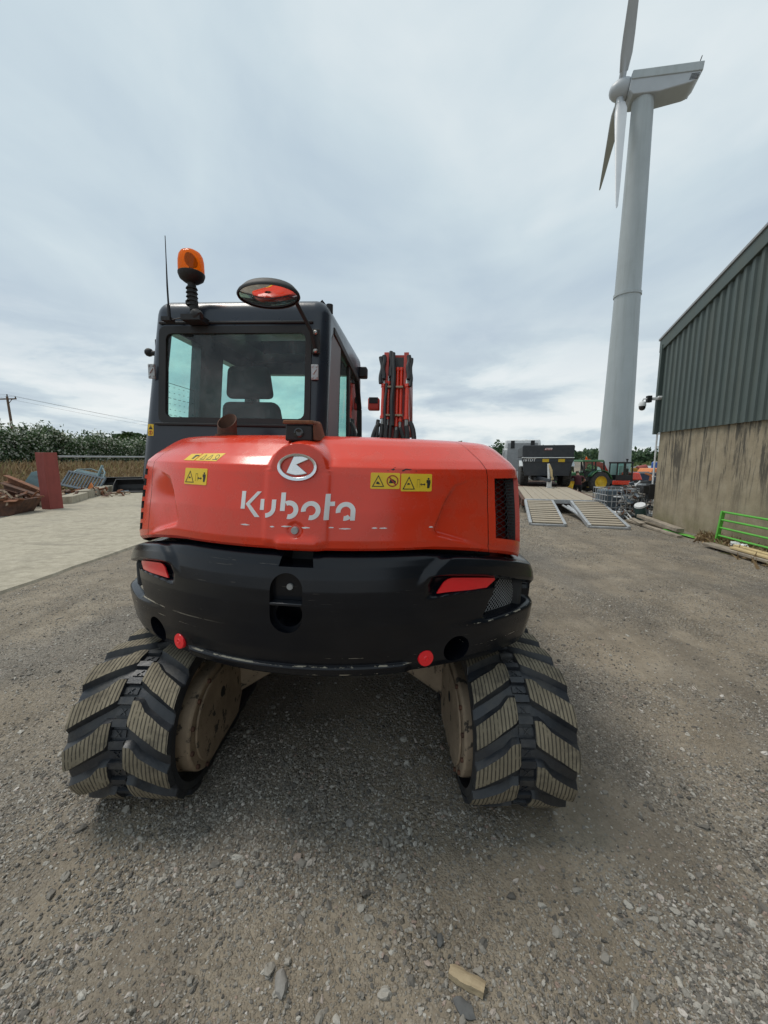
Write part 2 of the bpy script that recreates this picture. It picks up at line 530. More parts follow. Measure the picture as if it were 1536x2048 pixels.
def lug_mat():
    m = bpy.data.materials.new('worn lug face')
    m.use_nodes = True
    t = NT(m.node_tree)
    t.n.clear()
    tc = t('ShaderNodeTexCoord').outputs['Object']
    x = t('ShaderNodeSeparateXYZ', {0: tc}).outputs[0]
    s = t.math('SINE', t.math('MULTIPLY', x, 2 * math.pi * 60))
    line = t.sstep(s, 0.30, 0.85)
    oi = t('ShaderNodeObjectInfo').outputs['Random']
    tcr = t('ShaderNodeVectorMath', {0: tc, 1: t('ShaderNodeCombineXYZ', {0: t.math('MULTIPLY', oi, 37.0), 1: t.math('MULTIPLY', oi, 91.0), 2: 0.0}).outputs[0]}, operation='ADD').outputs[0]
    n = t.noise(tcr, 7, 6, 0.65)
    c = t.ramp(n, [(0.25, (0.150, 0.127, 0.090)), (0.5, (0.222, 0.190, 0.137)), (0.75, (0.285, 0.246, 0.180))])
    g = t.noise(tcr, 11, 5, 0.65)
    c = t.mix(t.math('MULTIPLY', t.sstep(g, 0.52, 0.68), 0.55), c, (0.07, 0.062, 0.052, 1))
    g2 = t.noise(tcr, 26, 3, 0.6)
    line = t.math('MULTIPLY', line, t.sstep(g2, 0.28, 0.46))
    c = t.mix(t.math('MULTIPLY', line, 0.80), c, (0.030, 0.027, 0.024, 1))
    b = t('ShaderNodeBsdfPrincipled', {'Base Color': c, 'Roughness': 0.88, 'Specular IOR Level': 0.25})
    bp = t('ShaderNodeBump', {'Height': t.math('SUBTRACT', t.math('MULTIPLY', n, 0.5), line), 'Strength': 0.6, 'Distance': 0.003})
    t.l.new(bp.outputs[0], b.inputs['Normal'])
    t('ShaderNodeOutputMaterial', {0: b.outputs[0]})
    return m


LUG = lug_mat()


def leaf_mat(name, cols, rough=0.55):
    """leaf colour picked per leaf, from a colour attribute holding a random number"""
    m = bpy.data.materials.new(name)
    m.use_nodes = True
    t = NT(m.node_tree)
    t.n.clear()
    a = t('ShaderNodeAttribute', attribute_name='rnd').outputs['Fac']
    c = t.ramp(a, cols)
    b = t('ShaderNodeBsdfPrincipled', {'Base Color': c, 'Roughness': rough, 'Specular IOR Level': 0.3})
    tl = t('ShaderNodeBsdfTranslucent', {0: c})
    mx = t('ShaderNodeMixShader', {0: 0.25, 1: b.outputs[0], 2: tl.outputs[0]})
    t('ShaderNodeOutputMaterial', {0: mx.outputs[0]})
    return m


HEDGE_M = leaf_mat('hedge leaves', [(0.0, (0.030, 0.058, 0.026)), (0.40, (0.065, 0.115, 0.045)), (0.66, (0.115, 0.175, 0.070)), (0.72, (0.36, 0.38, 0.30)), (1.0, (0.66, 0.66, 0.57))])
TREE_M = leaf_mat('tree leaves', [(0.0, (0.014, 0.034, 0.011)), (0.5, (0.036, 0.075, 0.020)), (1.0, (0.075, 0.125, 0.035))])
WOODS_M = leaf_mat('far wood leaves', [(0.0, (0.034, 0.064, 0.038)), (0.5, (0.060, 0.105, 0.052)), (1.0, (0.100, 0.150, 0.070))])  # greens lightened to paint in the haze of distance
SCRUB_M = leaf_mat('far scrub leaves', [(0.0, (0.06, 0.09, 0.03)), (0.5, (0.12, 0.16, 0.055)), (1.0, (0.19, 0.22, 0.09))])
DRY_M = leaf_mat('dry grass', [(0.0, (0.16, 0.10, 0.055)), (0.5, (0.31, 0.215, 0.115)), (0.85, (0.45, 0.34, 0.20)), (1.0, (0.16, 0.20, 0.06))])


def leaves(name, pts, sizes, material, seed=1, upright=0.0, aspect=1.6, **tags):
    """many leaf-sized quads as one mesh; pts (n,3), sizes (n,)"""
    rg = np.random.default_rng(seed)
    n = len(pts)
    pts = np.asarray(pts, float)
    sz = np.asarray(sizes, float)[:, None]
    a = rg.normal(size=(n, 3))
    a[:, 2] += upright * 3
    a /= np.linalg.norm(a, axis=1)[:, None]
    b = np.cross(a, rg.normal(size=(n, 3)))
    b /= np.linalg.norm(b, axis=1)[:, None] + 1e-9
    ha, hb = a * sz * 0.5 * aspect, b * sz * 0.5 / (1 if aspect < 2.5 else 2.5)
    v = np.stack([pts - ha, pts + hb * 0.9 - ha * 0.1, pts + ha, pts - hb * 0.9 - ha * 0.1], 1).reshape(-1, 3)
    me = bpy.data.meshes.new(name)
    me.vertices.add(4 * n)
    me.vertices.foreach_set('co', v.ravel())
    me.loops.add(4 * n)
    me.loops.foreach_set('vertex_index', np.arange(4 * n, dtype=np.int32))
    me.polygons.add(n)
    me.polygons.foreach_set('loop_start', np.arange(0, 4 * n, 4, dtype=np.int32))
    me.update(calc_edges=True)
    at = me.attributes.new('rnd', 'FLOAT', 'FACE')
    at.data.foreach_set('value', rg.random(n))
    me.materials.append(material)
    return me


def mesh_obj(name, me, parent=None, **tags):
    o = bpy.data.objects.new(name, me)
    COL.objects.link(o)
    o.parent = parent
    return put(o, **tags)


# ------------------------------------------------------------------ terrain
def sm(a, b, x):
    t = min(1.0, max(0.0, (x - a) / (b - a))) if b != a else float(x > a)
    return t * t * (3 - 2 * t)


def gz(x, y):
    """ground height: the yard falls gently to one side and away beyond the trailer"""
    z = -0.0244 * 2.6 * math.tanh((x + 0.27) / 2.6)
    f = sm(-6, 2, x)
    z -= f * 0.045 * (min(max(y - 12, 0), 24))
    b = sm(-16.0, -20.5, x) * sm(6, 14, y)
    z += 0.95 * b
    return z


def at(px, py, Y):
    """point at forward distance Y on the sight line of a photograph pixel"""
    u, v = (px - 768) / FPX, (py - 1024) / FPX
    f = math.cos(PITCH) - v * math.sin(PITCH)
    d = math.sin(PITCH) + v * math.cos(PITCH)
    return Vector((u / f * Y, Y, CAM_H - d / f * Y))

# ================================================================== SETTING
def ground_mat():
    m = bpy.data.materials.new('gravel yard')
    m.use_nodes = True
    t = NT(m.node_tree)
    t.n.clear()
    p = t('ShaderNodeNewGeometry').outputs['Position']
    big = t.noise(p, 0.55, 6, 0.6, 0.4)
    mid = t.noise(p, 3.2, 8, 0.7)
    fine = t.noise(p, 55, 6, 0.7)
    dust = t.ramp(t.math('ADD', t.math('MULTIPLY', mid, 0.6), t.math('MULTIPLY', fine, 0.4)), [(0.3, (0.150, 0.123, 0.090)), (0.5, (0.248, 0.207, 0.156)), (0.7, (0.36, 0.308, 0.238))])
    # crushed stone: two sizes
    v1 = t('ShaderNodeTexVoronoi', {'Vector': p, 'Scale': 48.0, 'Randomness': 1.0})
    v2 = t('ShaderNodeTexVoronoi', {'Vector': p, 'Scale': 115.0, 'Randomness': 1.0})
    g1 = t('ShaderNodeSeparateColor', {0: v1.outputs['Color']}).outputs[0]
    g2 = t('ShaderNodeSeparateColor', {0: v2.outputs['Color']}).outputs[1]
    s1 = t.ramp(g1, [(0.0, (0.085, 0.079, 0.072)), (0.6, (0.225, 0.205, 0.178)), (1.0, (0.44, 0.41, 0.37))])
    s2 = t.ramp(g2, [(0.0, (0.08, 0.074, 0.066)), (0.6, (0.215, 0.195, 0.166)), (1.0, (0.42, 0.39, 0.35))])
    e1 = t.sstep(v1.outputs['Distance'], 0.62, 0.30)
    e2 = t.sstep(v2.outputs['Distance'], 0.62, 0.25)
    sel = t.math('MULTIPLY', e1, t.sstep(t.noise(p, 1.1, 6, 0.65, 0.3), 0.42, 0.62))
    sel2 = t.math('MULTIPLY', e2, t.sstep(t.noise(t.mapping(p, (1, 1, 1), (0, 0, 0), (5, 3, 1)), 0.9, 6, 0.65), 0.30, 0.60))
    c = t.mix(t.math('MULTIPLY', sel2, 0.38), dust, s2)
    c = t.mix(t.math('MULTIPLY', sel, 0.60), c, s1)
    # darker loose chippings thrown out of the wheel runs, and big stains
    w = t.noise(t.mapping(p, (1.3, 0.10, 1), (0, 0, R(-9))), 1.0, 5, 0.6)
    sx = t('ShaderNodeSeparateXYZ', {0: p})
    c = t.mix(t.math('MULTIPLY', t.sstep(w, 0.50, 0.66), 0.42), c, (0.108, 0.094, 0.080, 1))
    c = t.mix(t.math('MULTIPLY', t.sstep(big, 0.52, 0.72), 0.38), c, (0.118, 0.102, 0.085, 1))
    chip = t.noise(t.mapping(p, (1, 0.7, 1), (0, 0, R(20)), (1.5, 8.2, 0)), 0.42, 5, 0.6, 0.4)
    c = t.mix(t.math('MULTIPLY', t.sstep(chip, 0.46, 0.60), 0.45), c, s2)
    c = t.mix(t.math('MULTIPLY', t.sstep(chip, 0.50, 0.64), 0.35), c, (0.095, 0.09, 0.085, 1))
    # beyond the yard: rough grass
    far = t.sstep(sx.outputs[1], 62, 80)
    c = t.mix(far, c, t.ramp(mid, [(0.3, (0.06, 0.085, 0.03)), (0.7, (0.12, 0.14, 0.055))]))
    side = t.sstep(sx.outputs[0], -15.0, -17.0)
    c = t.mix(side, c, t.ramp(mid, [(0.3, (0.13, 0.10, 0.055)), (0.7, (0.23, 0.17, 0.09))]))
    h = t.math('ADD', t.math('MULTIPLY', sel, 0.8), t.math('ADD', t.math('MULTIPLY', sel2, 0.30), t.math('MULTIPLY', fine, 0.35)))
    bp = t('ShaderNodeBump', {'Height': h, 'Strength': 1.0, 'Distance': 0.012})
    b = t('ShaderNodeBsdfPrincipled', {'Base Color': c, 'Roughness': 0.93, 'Specular IOR Level': 0.2, 'Normal': bp.outputs[0]})
    t('ShaderNodeOutputMaterial', {0: b.outputs[0]})
    return m


def axis_steps(lim, fine, step, grow):
    a, s, x = [0.0], step, 0.0
    while x < lim:
        x += s
        if x > fine:
            s *= grow
        a.append(x)
    return a


xs = axis_steps(1400, 6, 0.10, 1.18)
xs = [-x for x in reversed(xs[1:])] + xs
ys = axis_steps(1500, 9, 0.10, 1.14)
ys = [-y for y in reversed(axis_steps(1300, 2, 0.3, 1.35)[1:])] + ys


def micro(x, y):
    k = max(0.0, 1 - math.hypot(x, y - 2) / 16)
    if k <= 0: return 0
    return k * (0.016 * mnoise.noise((x * 1.3, y * 1.1, 0)) + 0.007 * mnoise.noise((x * 4.1, y * 4.1, 3)))


rows = [[(x, y, gz(x, y) + micro(x, y)) for x in xs] for y in ys]
g = MB().grid(rows).build('ground', ground_mat(), smooth=60, kind='structure')


def concrete_mat():
    m = bpy.data.materials.new('brushed concrete')
    m.use_nodes = True
    t = NT(m.node_tree)
    t.n.clear()
    p = t('ShaderNodeNewGeometry').outputs['Position']
    a = t.noise(t.mapping(p, (2.4, 3.2, 1), (0, 0, R(-8))), 2.6, 10, 0.78, 0.2)
    b_ = t.noise(p, 0.5, 6, 0.6)
    f = t.noise(p, 70, 5, 0.7)
    c = t.ramp(t.math('ADD', t.math('MULTIPLY', a, 0.7), t.math('MULTIPLY', f, 0.3)), [(0.28, (0.19, 0.163, 0.120)), (0.49, (0.36, 0.322, 0.25)), (0.70, (0.52, 0.468, 0.372))])
    c = t.mix(t.math('MULTIPLY', t.sstep(b_, 0.5, 0.68), 0.5), c, (0.19, 0.175, 0.15, 1))
    wr = t.noise(t.mapping(p, (0.5, 6, 1), (0, 0, R(-12)), (3, 3, 0)), 1.2, 6, 0.6)
    c = t.mix(t.math('MULTIPLY', t.sstep(wr, 0.56, 0.68), 0.35), c, (0.15, 0.135, 0.115, 1))
    ch = t.noise(t.mapping(p, (1, 1.6, 1), (0, 0, R(30)), (8, 1, 0)), 1.7, 8, 0.7, 0.5)
    c = t.mix(t.math('MULTIPLY', t.sstep(ch, 0.52, 0.66), 0.40), c, (0.20, 0.18, 0.14, 1))
    bp = t('ShaderNodeBump', {'Height': t.math('ADD', a, t.math('MULTIPLY', f, 0.6)), 'Strength': 0.6, 'Distance': 0.006})
    bs = t('ShaderNodeBsdfPrincipled', {'Base Color': c, 'Roughness': 0.9, 'Specular IOR Level': 0.2, 'Normal': bp.outputs[0]})
    t('ShaderNodeOutputMaterial', {0: bs.outputs[0]})
    return m


CONC = concrete_mat()
# slab: straight inner edge, ragged outer edge, 5 cm proud
edge_in = [(-4.58 + 0.05 * mnoise.noise((0, y * 1.7, 1)), y) for y in np.arange(-6, 46, 0.35)]
def slab_out(y):
    return -10.4 - (y - 10.5) * 0.385 if y > 6 else -9.0
slab_rows = []
for i, (xe, y) in enumerate(edge_in):
    xo = slab_out(y) + 0.06 * mnoise.noise((5, y, 2))
    r = []
    for k in range(13):
        x = xe + (xo - xe) * k / 12
        r.append((x, y, gz(x, y) + 0.035))
    r = [(xe + 0.03, y, gz(xe, y) - 0.02)] + r + [(xo - 0.01, y, gz(xo, y) - 0.2)]
    slab_rows.append(r)
MB().grid([list(reversed(r)) for r in slab_rows]).build('pavement', CONC, smooth=30, kind='structure')


# ---- loose stones: geometry-node instances on a cloud of real positions
def gravel():
    rg = np.random.default_rng(5)
    N = 290000
    y = 0.62 * np.exp(rg.random(N) * math.log(15 / 0.62))
    x = (rg.random(N) * 2 - 1) * (1.08 * y + 0.35)
    P, S, Ro = [], [], []
    for i in range(N):
        xi, yi = float(x[i]), float(y[i])
        if xi < -4.5 or (xi > 6.9 and yi < 10.6):
            continue
        d = 0.5 + 0.5 * mnoise.fractal((xi * 0.8, yi * 0.8, 2.0), 0.8, 2.0, 4)
        d2 = 0.5 + 0.5 * mnoise.noise((xi * 0.35 + 9, yi * 0.25, 4.0))
        bare = 0.17 + 0.75 * sm(0.42, 0.65, d * 0.7 + d2 * 0.3)
        if rg.random() > bare:
            continue
        r = 0.0031 * math.exp(rg.normal() * 0.42)
        if rg.random() < 0.035:
            r *= rg.uniform(1.6, 2.6)
        r = max(r, 0.0009 * yi)
        r = min(r, 0.017)
        P.append((xi, yi, gz(xi, yi) + micro(xi, yi) + r * rg.uniform(-0.15, 0.35)))
        S.append((r * rg.uniform(0.85, 1.5), r * rg.uniform(0.7, 1.2), r * rg.uniform(0.45, 0.9)))
        Ro.append((rg.normal() * 0.35, rg.normal() * 0.35, rg.uniform(0, 6.28)))
    me = bpy.data.meshes.new('gravel')
    me.vertices.add(len(P))
    me.vertices.foreach_set('co', np.array(P, float).ravel())
    for nm, arr in (('sc', S), ('ro', Ro)):
        a = me.attributes.new(nm, 'FLOAT_VECTOR', 'POINT')
        a.data.foreach_set('vector', np.array(arr, float).ravel())
    m = bpy.data.materials.new('loose stone')
    m.use_nodes = True
    t = NT(m.node_tree)
    t.n.clear()
    rn = t('ShaderNodeObjectInfo').outputs['Random']
    c = t.ramp(rn, [(0.0, (0.085, 0.080, 0.074)), (0.3, (0.185, 0.170, 0.150)), (0.72, (0.32, 0.298, 0.262)), (0.93, (0.45, 0.425, 0.38)), (0.97, (0.29, 0.205, 0.165)), (1.0, (0.56, 0.53, 0.49))])
    n = t.noise(t('ShaderNodeTexCoord').outputs['Object'], 2.5, 5, 0.7)
    c = t.mix(t.math('MULTIPLY', t.sstep(n, 0.4, 0.7), 0.35), c, (0.17, 0.148, 0.118, 1))
    b = t('ShaderNodeBsdfPrincipled', {'Base Color': c, 'Roughness': 0.9, 'Specular IOR Level': 0.25})
    t('ShaderNodeOutputMaterial', {0: b.outputs[0]})
    o = mesh_obj('gravel', me, kind='stuff', label='loose crushed stone scattered over the dirt yard around the excavator', cat='gravel')
    ng = bpy.data.node_groups.new('scatter stones', 'GeometryNodeTree')
    ng.interface.new_socket('Geometry', in_out='INPUT', socket_type='NodeSocketGeometry')
    ng.interface.new_socket('Geometry', in_out='OUTPUT', socket_type='NodeSocketGeometry')
    w = NT(ng)
    gi, go = w('NodeGroupInput'), w('NodeGroupOutput')
    var = []
    for k in range(6):
        ico = w('GeometryNodeMeshIcoSphere', {'Radius': 1.0, 'Subdivisions': 2})
        pos = w('GeometryNodeInputPosition').outputs[0]
        nz = w('ShaderNodeTexNoise', {'Vector': pos, 'W': 3.7 * k + 1.1, 'Scale': 0.9, 'Detail': 1.0}, noise_dimensions='4D')
        off = w('ShaderNodeVectorMath', {0: nz.outputs['Color'], 1: (0.5, 0.5, 0.5)}, operation='SUBTRACT').outputs[0]
        off = w('ShaderNodeVectorMath', {0: off, 3: 2.3}, operation='SCALE').outputs[0]
        sp = w('GeometryNodeSetPosition', {'Geometry': ico.outputs[0], 'Offset': off})
        ss = w('GeometryNodeSetShadeSmooth', {'Geometry': sp.outputs[0], 'Shade Smooth': False})
        var.append(w('GeometryNodeSetMaterial', {'Geometry': ss.outputs[0], 'Material': m}).outputs[0])
    gti = w('GeometryNodeGeometryToInstance')
    for q in reversed(var):
        w.l.new(q, gti.inputs[0])
    sc_ = w('GeometryNodeInputNamedAttribute', {'Name': 'sc'}, data_type='FLOAT_VECTOR').outputs[0]
    ro_ = w('GeometryNodeInputNamedAttribute', {'Name': 'ro'}, data_type='FLOAT_VECTOR').outputs[0]
    e2r = w('FunctionNodeEulerToRotation', {0: ro_}).outputs[0]
    iop = w('GeometryNodeInstanceOnPoints', {'Points': gi.outputs[0], 'Instance': gti.outputs[0], 'Pick Instance': True, 'Rotation': e2r, 'Scale': sc_})
    w.l.new(iop.outputs[0], go.inputs[0])
    md = o.modifiers.new('scatter', 'NODES')
    md.node_group = ng


gravel()


# ================================================================== WIND TURBINE
def turbine():
    TX, TY = 20.75, 35.0
    gb = gz(TX, TY)
    root = thing('wind_turbine', 'tall pale grey wind turbine with three blades behind the yard', 'wind turbine', (TX, TY, gb))
    b = MB()
    prof = [(1.36, -0.3), (1.34, 0.5), (1.30, 2.2), (0.985, 16.5), (0.985, 16.55)]
    b.lathe(prof, n=40)
    b.lathe([(0.98, 16.75), (0.77, 31.3), (0.2, 31.35)], n=40)
    b.build('tower', TOWER, root, smooth=30)
    MB().lathe([(0.985, 16.52), (1.05, 16.53), (1.05, 16.62), (1.05, 16.76), (0.98, 16.77)], n=40).build('tower_flange', TOWER, root, smooth=30)
    d = MB()
    d.b2((-0.42, -1.48, 0.25), (0.42, -1.28, 2.3))
    d.build('tower_door', TOWER, root, bevel=0.03)
    # nacelle frame: local +x points to the rotor
    az = R(23)
    nr = (0, R(-7), math.pi - R(17))
    br_ = (0, R(-1.5), math.pi - R(22.5))
    zt = 31.42
    nac = MB()
    w = 0.93
    side = [(1.25, 0.10), (1.25, 1.30), (-3.5, 1.30), (-3.5, 0.62), (-3.2, 0.22), (-2.9, 0.10), (-0.9, -0.24), (0.9, -0.24)]
    nac.prism(side, lambda a, b_, h: (a, h, b_), w * 0.93, -w * 0.93)
    n = nac.build('nacelle', BLADEM, root, (0, 0, zt), nr, bevel=0.06)
    lid = MB()
    lid.hexa([(1.22, -w, 0.78), (1.22, w, 0.78), (-3.56, w, 0.78), (-3.56, -w, 0.78), (1.22, -w * 0.96, 1.42), (1.22, w * 0.96, 1.42), (-3.56, w * 0.96, 1.42), (-3.56, -w * 0.96, 1.42)])
    lid.build('lid', TOWER, n, bevel=0.05)
    for s in (-1, 1):
        vt = MB()
        for k in range(5):
            vt.box((-3.05 - 0.02 * k, s * w * 0.935, 0.30 + 0.085 * k), (0.55, 0.03, 0.03))
        vt.build('vent', DARK, n)
    wv = MB()
    wv.cyl((-3.4, 0.25, 1.4), (-3.4, 0.25, 1.95), 0.025, n=6)
    wv.box((-3.4, 0.25, 1.72), (0.22, 0.12, 0.16))
    wv.cyl((-3.4, 0.25, 1.95), (-3.45, 0.25, 2.25), 0.035, n=6)
    wv.build('wind_sensor', DARK, n)
    hub = MB()
    hub.lathe([(0.72, 0.0), (0.76, 0.25), (0.74, 0.55), (0.62, 0.90), (0.42, 1.18), (0.2, 1.30), (0.02, 1.33)], (1.28, 0, 0.78), (1, 0, 0), n=28)
    hub.add([], [])
    hub.cyl((1.2, 0, 0.78), (1.29, 0, 0.78), 0.6, n=24)
    hub.build('hub', BLADEM, root, (0, 0, zt), nr, smooth=40)
    # blades: rotor plane spanned by z and local y
    hc = Vector((1.70, 0, 0.78))
    L = 13.2
    st = [(0.45, 0.50, 1.0, 70), (1.25, 0.52, 1.0, 70), (1.26, 0.62, 0.75, 70), (2.2, 0.86, 0.40, 72), (3.2, 0.84, 0.30, 74), (5.0, 0.70, 0.25, 77), (8.0, 0.50, 0.22, 80), (11.0, 0.32, 0.2, 83), (13.0, 0.15, 0.18, 84), (L, 0.04, 0.16, 84)]
    for k in range(3):
        a = R(87.5 + 120 * k)
        # away from the camera is world +b = (sin az, cos az); in local frame that is -y after the half turn
        bdir = Vector((0, -1, 0)) * math.sin(a) + Vector((0, 0, 1)) * math.cos(a)
        cdir = bdir.cross(Vector((1, 0, 0))).normalized()
        rws = []
        for r, ch, th, tw in st:
            ring = []
            for j in range(16):
                t = 2 * math.pi * j / 16
                u = math.cos(t) * ch * 0.5 - (ch * 0.25 if r > 1.06 else 0) * 0.5
                v = math.sin(t) * ch * th * 0.5 * (1 if r < 1.06 else (0.6 + 0.4 * math.cos(t)))
                ca, sa = math.cos(R(tw + 4)), math.sin(R(tw + 4))
                uu, vv = u * ca - v * sa, u * sa + v * ca
                ring.append(hc + bdir * r + cdir * uu + Vector((1, 0, 0)) * vv)
            rws.append(ring)
        bl = MB().grid(rws, close=True)
        bl.build('blade', BLADEM, root, (0, 0, zt), br_, smooth=50)


turbine()


# ================================================================== SHED
def wall_mat():
    m = bpy.data.materials.new('stained concrete wall')
    m.use_nodes = True
    t = NT(m.node_tree)
    t.n.clear()
    p = t('ShaderNodeTexCoord').outputs['Object']
    z = t('ShaderNodeSeparateXYZ', {0: p}).outputs[2]
    g = t.noise(p, 3.0, 8, 0.7)
    f = t.noise(p, 60, 5, 0.7)
    c = t.ramp(t.math('ADD', t.math('MULTIPLY', g, 0.65), t.math('MULTIPLY', f, 0.35)), [(0.3, (0.20, 0.165, 0.115)), (0.5, (0.315, 0.265, 0.188)), (0.7, (0.41, 0.355, 0.265))])
    s1 = t.noise(t.mapping(p, (1, 3.0, 0.42)), 1.25, 9, 0.72, 0.5)
    s2 = t.noise(t.mapping(p, (1, 11, 0.45), (0, 0, 0), (2, 5, 1)), 1.3, 6, 0.6)
    k = t.math('ADD', t.math('MULTIPLY', s1, 0.68), t.math('MULTIPLY', s2, 0.32))
    top = t.sstep(z, 0.4, 1.5)
    f1 = t.math('MULTIPLY', t.sstep(k, 0.485, 0.575), t.math('ADD', t.math('MULTIPLY', top, 0.66), 0.16))
    c = t.mix(f1, c, (0.058, 0.055, 0.050, 1))
    c = t.mix(t.math('MULTIPLY', t.sstep(k, 0.47, 0.38), 0.35), c, (0.33, 0.275, 0.19, 1))
    mo = t.noise(p, 1.1, 6, 0.65)
    lowz = t.sstep(z, 0.5, 0.0)
    c = t.mix(t.math('MULTIPLY', t.math('MULTIPLY', t.sstep(mo, 0.4, 0.65), lowz), 0.5), c, (0.16, 0.15, 0.06, 1))
    sp = t.noise(p, 22, 2, 0.5)
    c = t.mix(t.math('MULTIPLY', t.sstep(sp, 0.72, 0.76), 0.5), c, (0.42, 0.40, 0.36, 1))
    bp = t('ShaderNodeBump', {'Height': t.math('ADD', g, t.math('MULTIPLY', f, 0.5)), 'Strength': 0.7, 'Distance': 0.012})
    b = t('ShaderNodeBsdfPrincipled', {'Base Color': c, 'Roughness': 0.92, 'Specular IOR Level': 0.2, 'Normal': bp.outputs[0]})
    t('ShaderNodeOutputMaterial', {0: b.outputs[0]})
    return m


def shed():
    # gable wall lies in the local plane x=0 and runs back along -y from the corner
    root = thing('farm_shed', 'large farm shed with stained concrete wall below grey green corrugated cladding', 'shed', (7.42, 10.62, 0), R(-7.0) * -1 * -1)
    root.rotation_euler = (0, 0, R(-7.0))
    Lg, ridge, eave, base = 20.0, 10.0, 4.72, 2.44
    sl = math.tan(R(18.5))
    def roof_z(y):   # y from 0 (corner) to -Lg
        return eave + sl * (ridge - abs(-y - ridge))
    w = MB()
    w.b2((0.05, -Lg, -0.6), (0.30, 0, base - 0.02))
    w.b2((0.30, -0.25, -0.6), (26, 0, base - 0.02))
    w.build('wall', wall_mat(), root, bevel=0.012)
    # profiled sheets, each its own part: 1 m cover, five ribs
    rib = [(0.0, 0.0), (0.085, 0.0), (0.105, 0.034), (0.175, 0.034), (0.195, 0.0)]
    for k in range(20):
        y0 = -k * 1.0
        prof = []
        for j in range(5):
            prof += [(y0 - (j * 0.2 + a), h) for a, h in rib]
        prof.append((y0 - 1.0 - 0.012, 0.003))
        lo = [(-h, y, base - 0.06) for y, h in prof]
        hi = [(-h, y, roof_z(y) - 0.02) for y, h in prof]
        s = MB().grid([lo, hi])
        s.build('cladding_sheet', CLAD, root, smooth=None, solid=0.003)
    e = MB()
    for k in range(26):
        prof = []
        for j in range(5):
            prof += [(k + j * 0.2 + a, h) for a, h in rib]
        prof.append((k + 1.0, 0))
        e.grid([[(x + 0.02, h, base - 0.06) for x, h in prof], [(x + 0.02, h, eave) for x, h in prof]])
    e.build('end_cladding', CLAD, root, smooth=None)
    # bargeboard following the gable, with its pale drip edge
    f = MB()
    h = 0.30
    for a, b_ in ((0.16, -ridge), (-ridge, -Lg - 0.16)):
        za, zb = roof_z(min(a, 0)) + (0.16 if a > 0 else 0) * -sl, roof_z(max(b_, -Lg)) - (0.16 * sl if b_ < -Lg else 0)
        q = []
        for y, z in ((a, za), (b_, zb)):
            q += [(-0.075, y, z - h + 0.12), (0.03, y, z - h + 0.12), (0.03, y, z + 0.12), (-0.075, y, z + 0.12)]
        f.add(q, [(0, 1, 2, 3), (7, 6, 5, 4), (1, 0, 4, 5), (2, 1, 5, 6), (3, 2, 6, 7), (0, 3, 7, 4)])
    f.build('bargeboard', CLAD, root, bevel=0.01)
    r = MB()
    for a, b_ in ((0.18, -ridge), (-ridge, -Lg - 0.18)):
        za, zb = roof_z(min(a, 0)) + 0.13, roof_z(max(b_, -Lg)) + 0.13
        if a > 0: za -= 0.18 * sl
        r.hexa([(-0.10, a, za), (26, a, za), (26, b_, zb), (-0.10, b_, zb), (-0.10, a, za + 0.05), (26, a, za + 0.05), (26, b_, zb + 0.05), (-0.10, b_, zb + 0.05)])
    r.build('roof', GREYR, root)
    c = MB()
    c.beam((-0.045, 0.045, base - 0.1), (-0.045, 0.045, eave - 0.05), 0.11, 0.09)
    c.build('corner_trim', CLAD, root, bevel=0.01)
    p = MB()
    p.cyl((0.0, 0.03, 0.95), (0.0, 0.03, base - 0.02), 0.022, n=8)
    for z in (1.2, 1.6, 2.0, 2.35):
        p.box((0.02, 0.03, z), (0.07, 0.07, 0.03))
    p.build('conduit', WHITEP, root)
    x = MB()
    x.box((0.0, 0.08, 0.78), (0.20, 0.18, 0.42))
    x.box((-0.16, 0.10, 0.84), (0.16, 0.2, 0.22))
    x.cyl((-0.25, 0.10, 0.84), (-0.16, 0.10, 0.84), 0.08, n=12)
    x.build('junction_box', BLACK, root, bevel=0.015)
    return root


shed_root = shed()


def cctv():
    M = shed_root.matrix_world if False else (Matrix.Translation((7.42, 10.62, 0)) @ Matrix.Rotation(R(-7.0), 4, 'Z'))
    o = M @ Vector((-0.03, 0.02, 3.28))
    root = thing('security_camera', 'white dome security camera on a bracket at the shed corner', 'camera', o, R(-7))
    root.scale = (0.8, 0.8, 0.8)
    b = MB()
    b.beam((0.06, 0, 0), (-0.28, 0.02, 0), 0.09, 0.09)
    b.cyl((-0.1, -0.09, 0.03), (0.16, -0.09, 0.03), 0.045, n=10)
    b.build('bracket', WHITEP, root, bevel=0.01)
    MB().box((-0.33, 0.0, -0.01), (0.14, 0.14, 0.22)).build('junction_box', BLACK, root, bevel=0.012)
    a = MB()
    a.tube([(-0.38, 0, 0.0), (-0.50, 0, 0.0), (-0.52, 0, -0.04), (-0.52, 0, -0.1)], 0.022, 8)
    a.build('arm', WHITEP, root)
    MB().lathe([(0.03, 0.12), (0.085, 0.10), (0.11, 0.04), (0.112, -0.04)], (-0.52, 0, -0.20), n=18).build('housing', WHITEP, root)
    MB().lathe([(0.105, 0.0), (0.10, -0.06), (0.075, -0.115), (0.03, -0.14), (0.001, -0.145)], (-0.52, 0, -0.24), n=18).build('dome', LENS, root)


cctv()


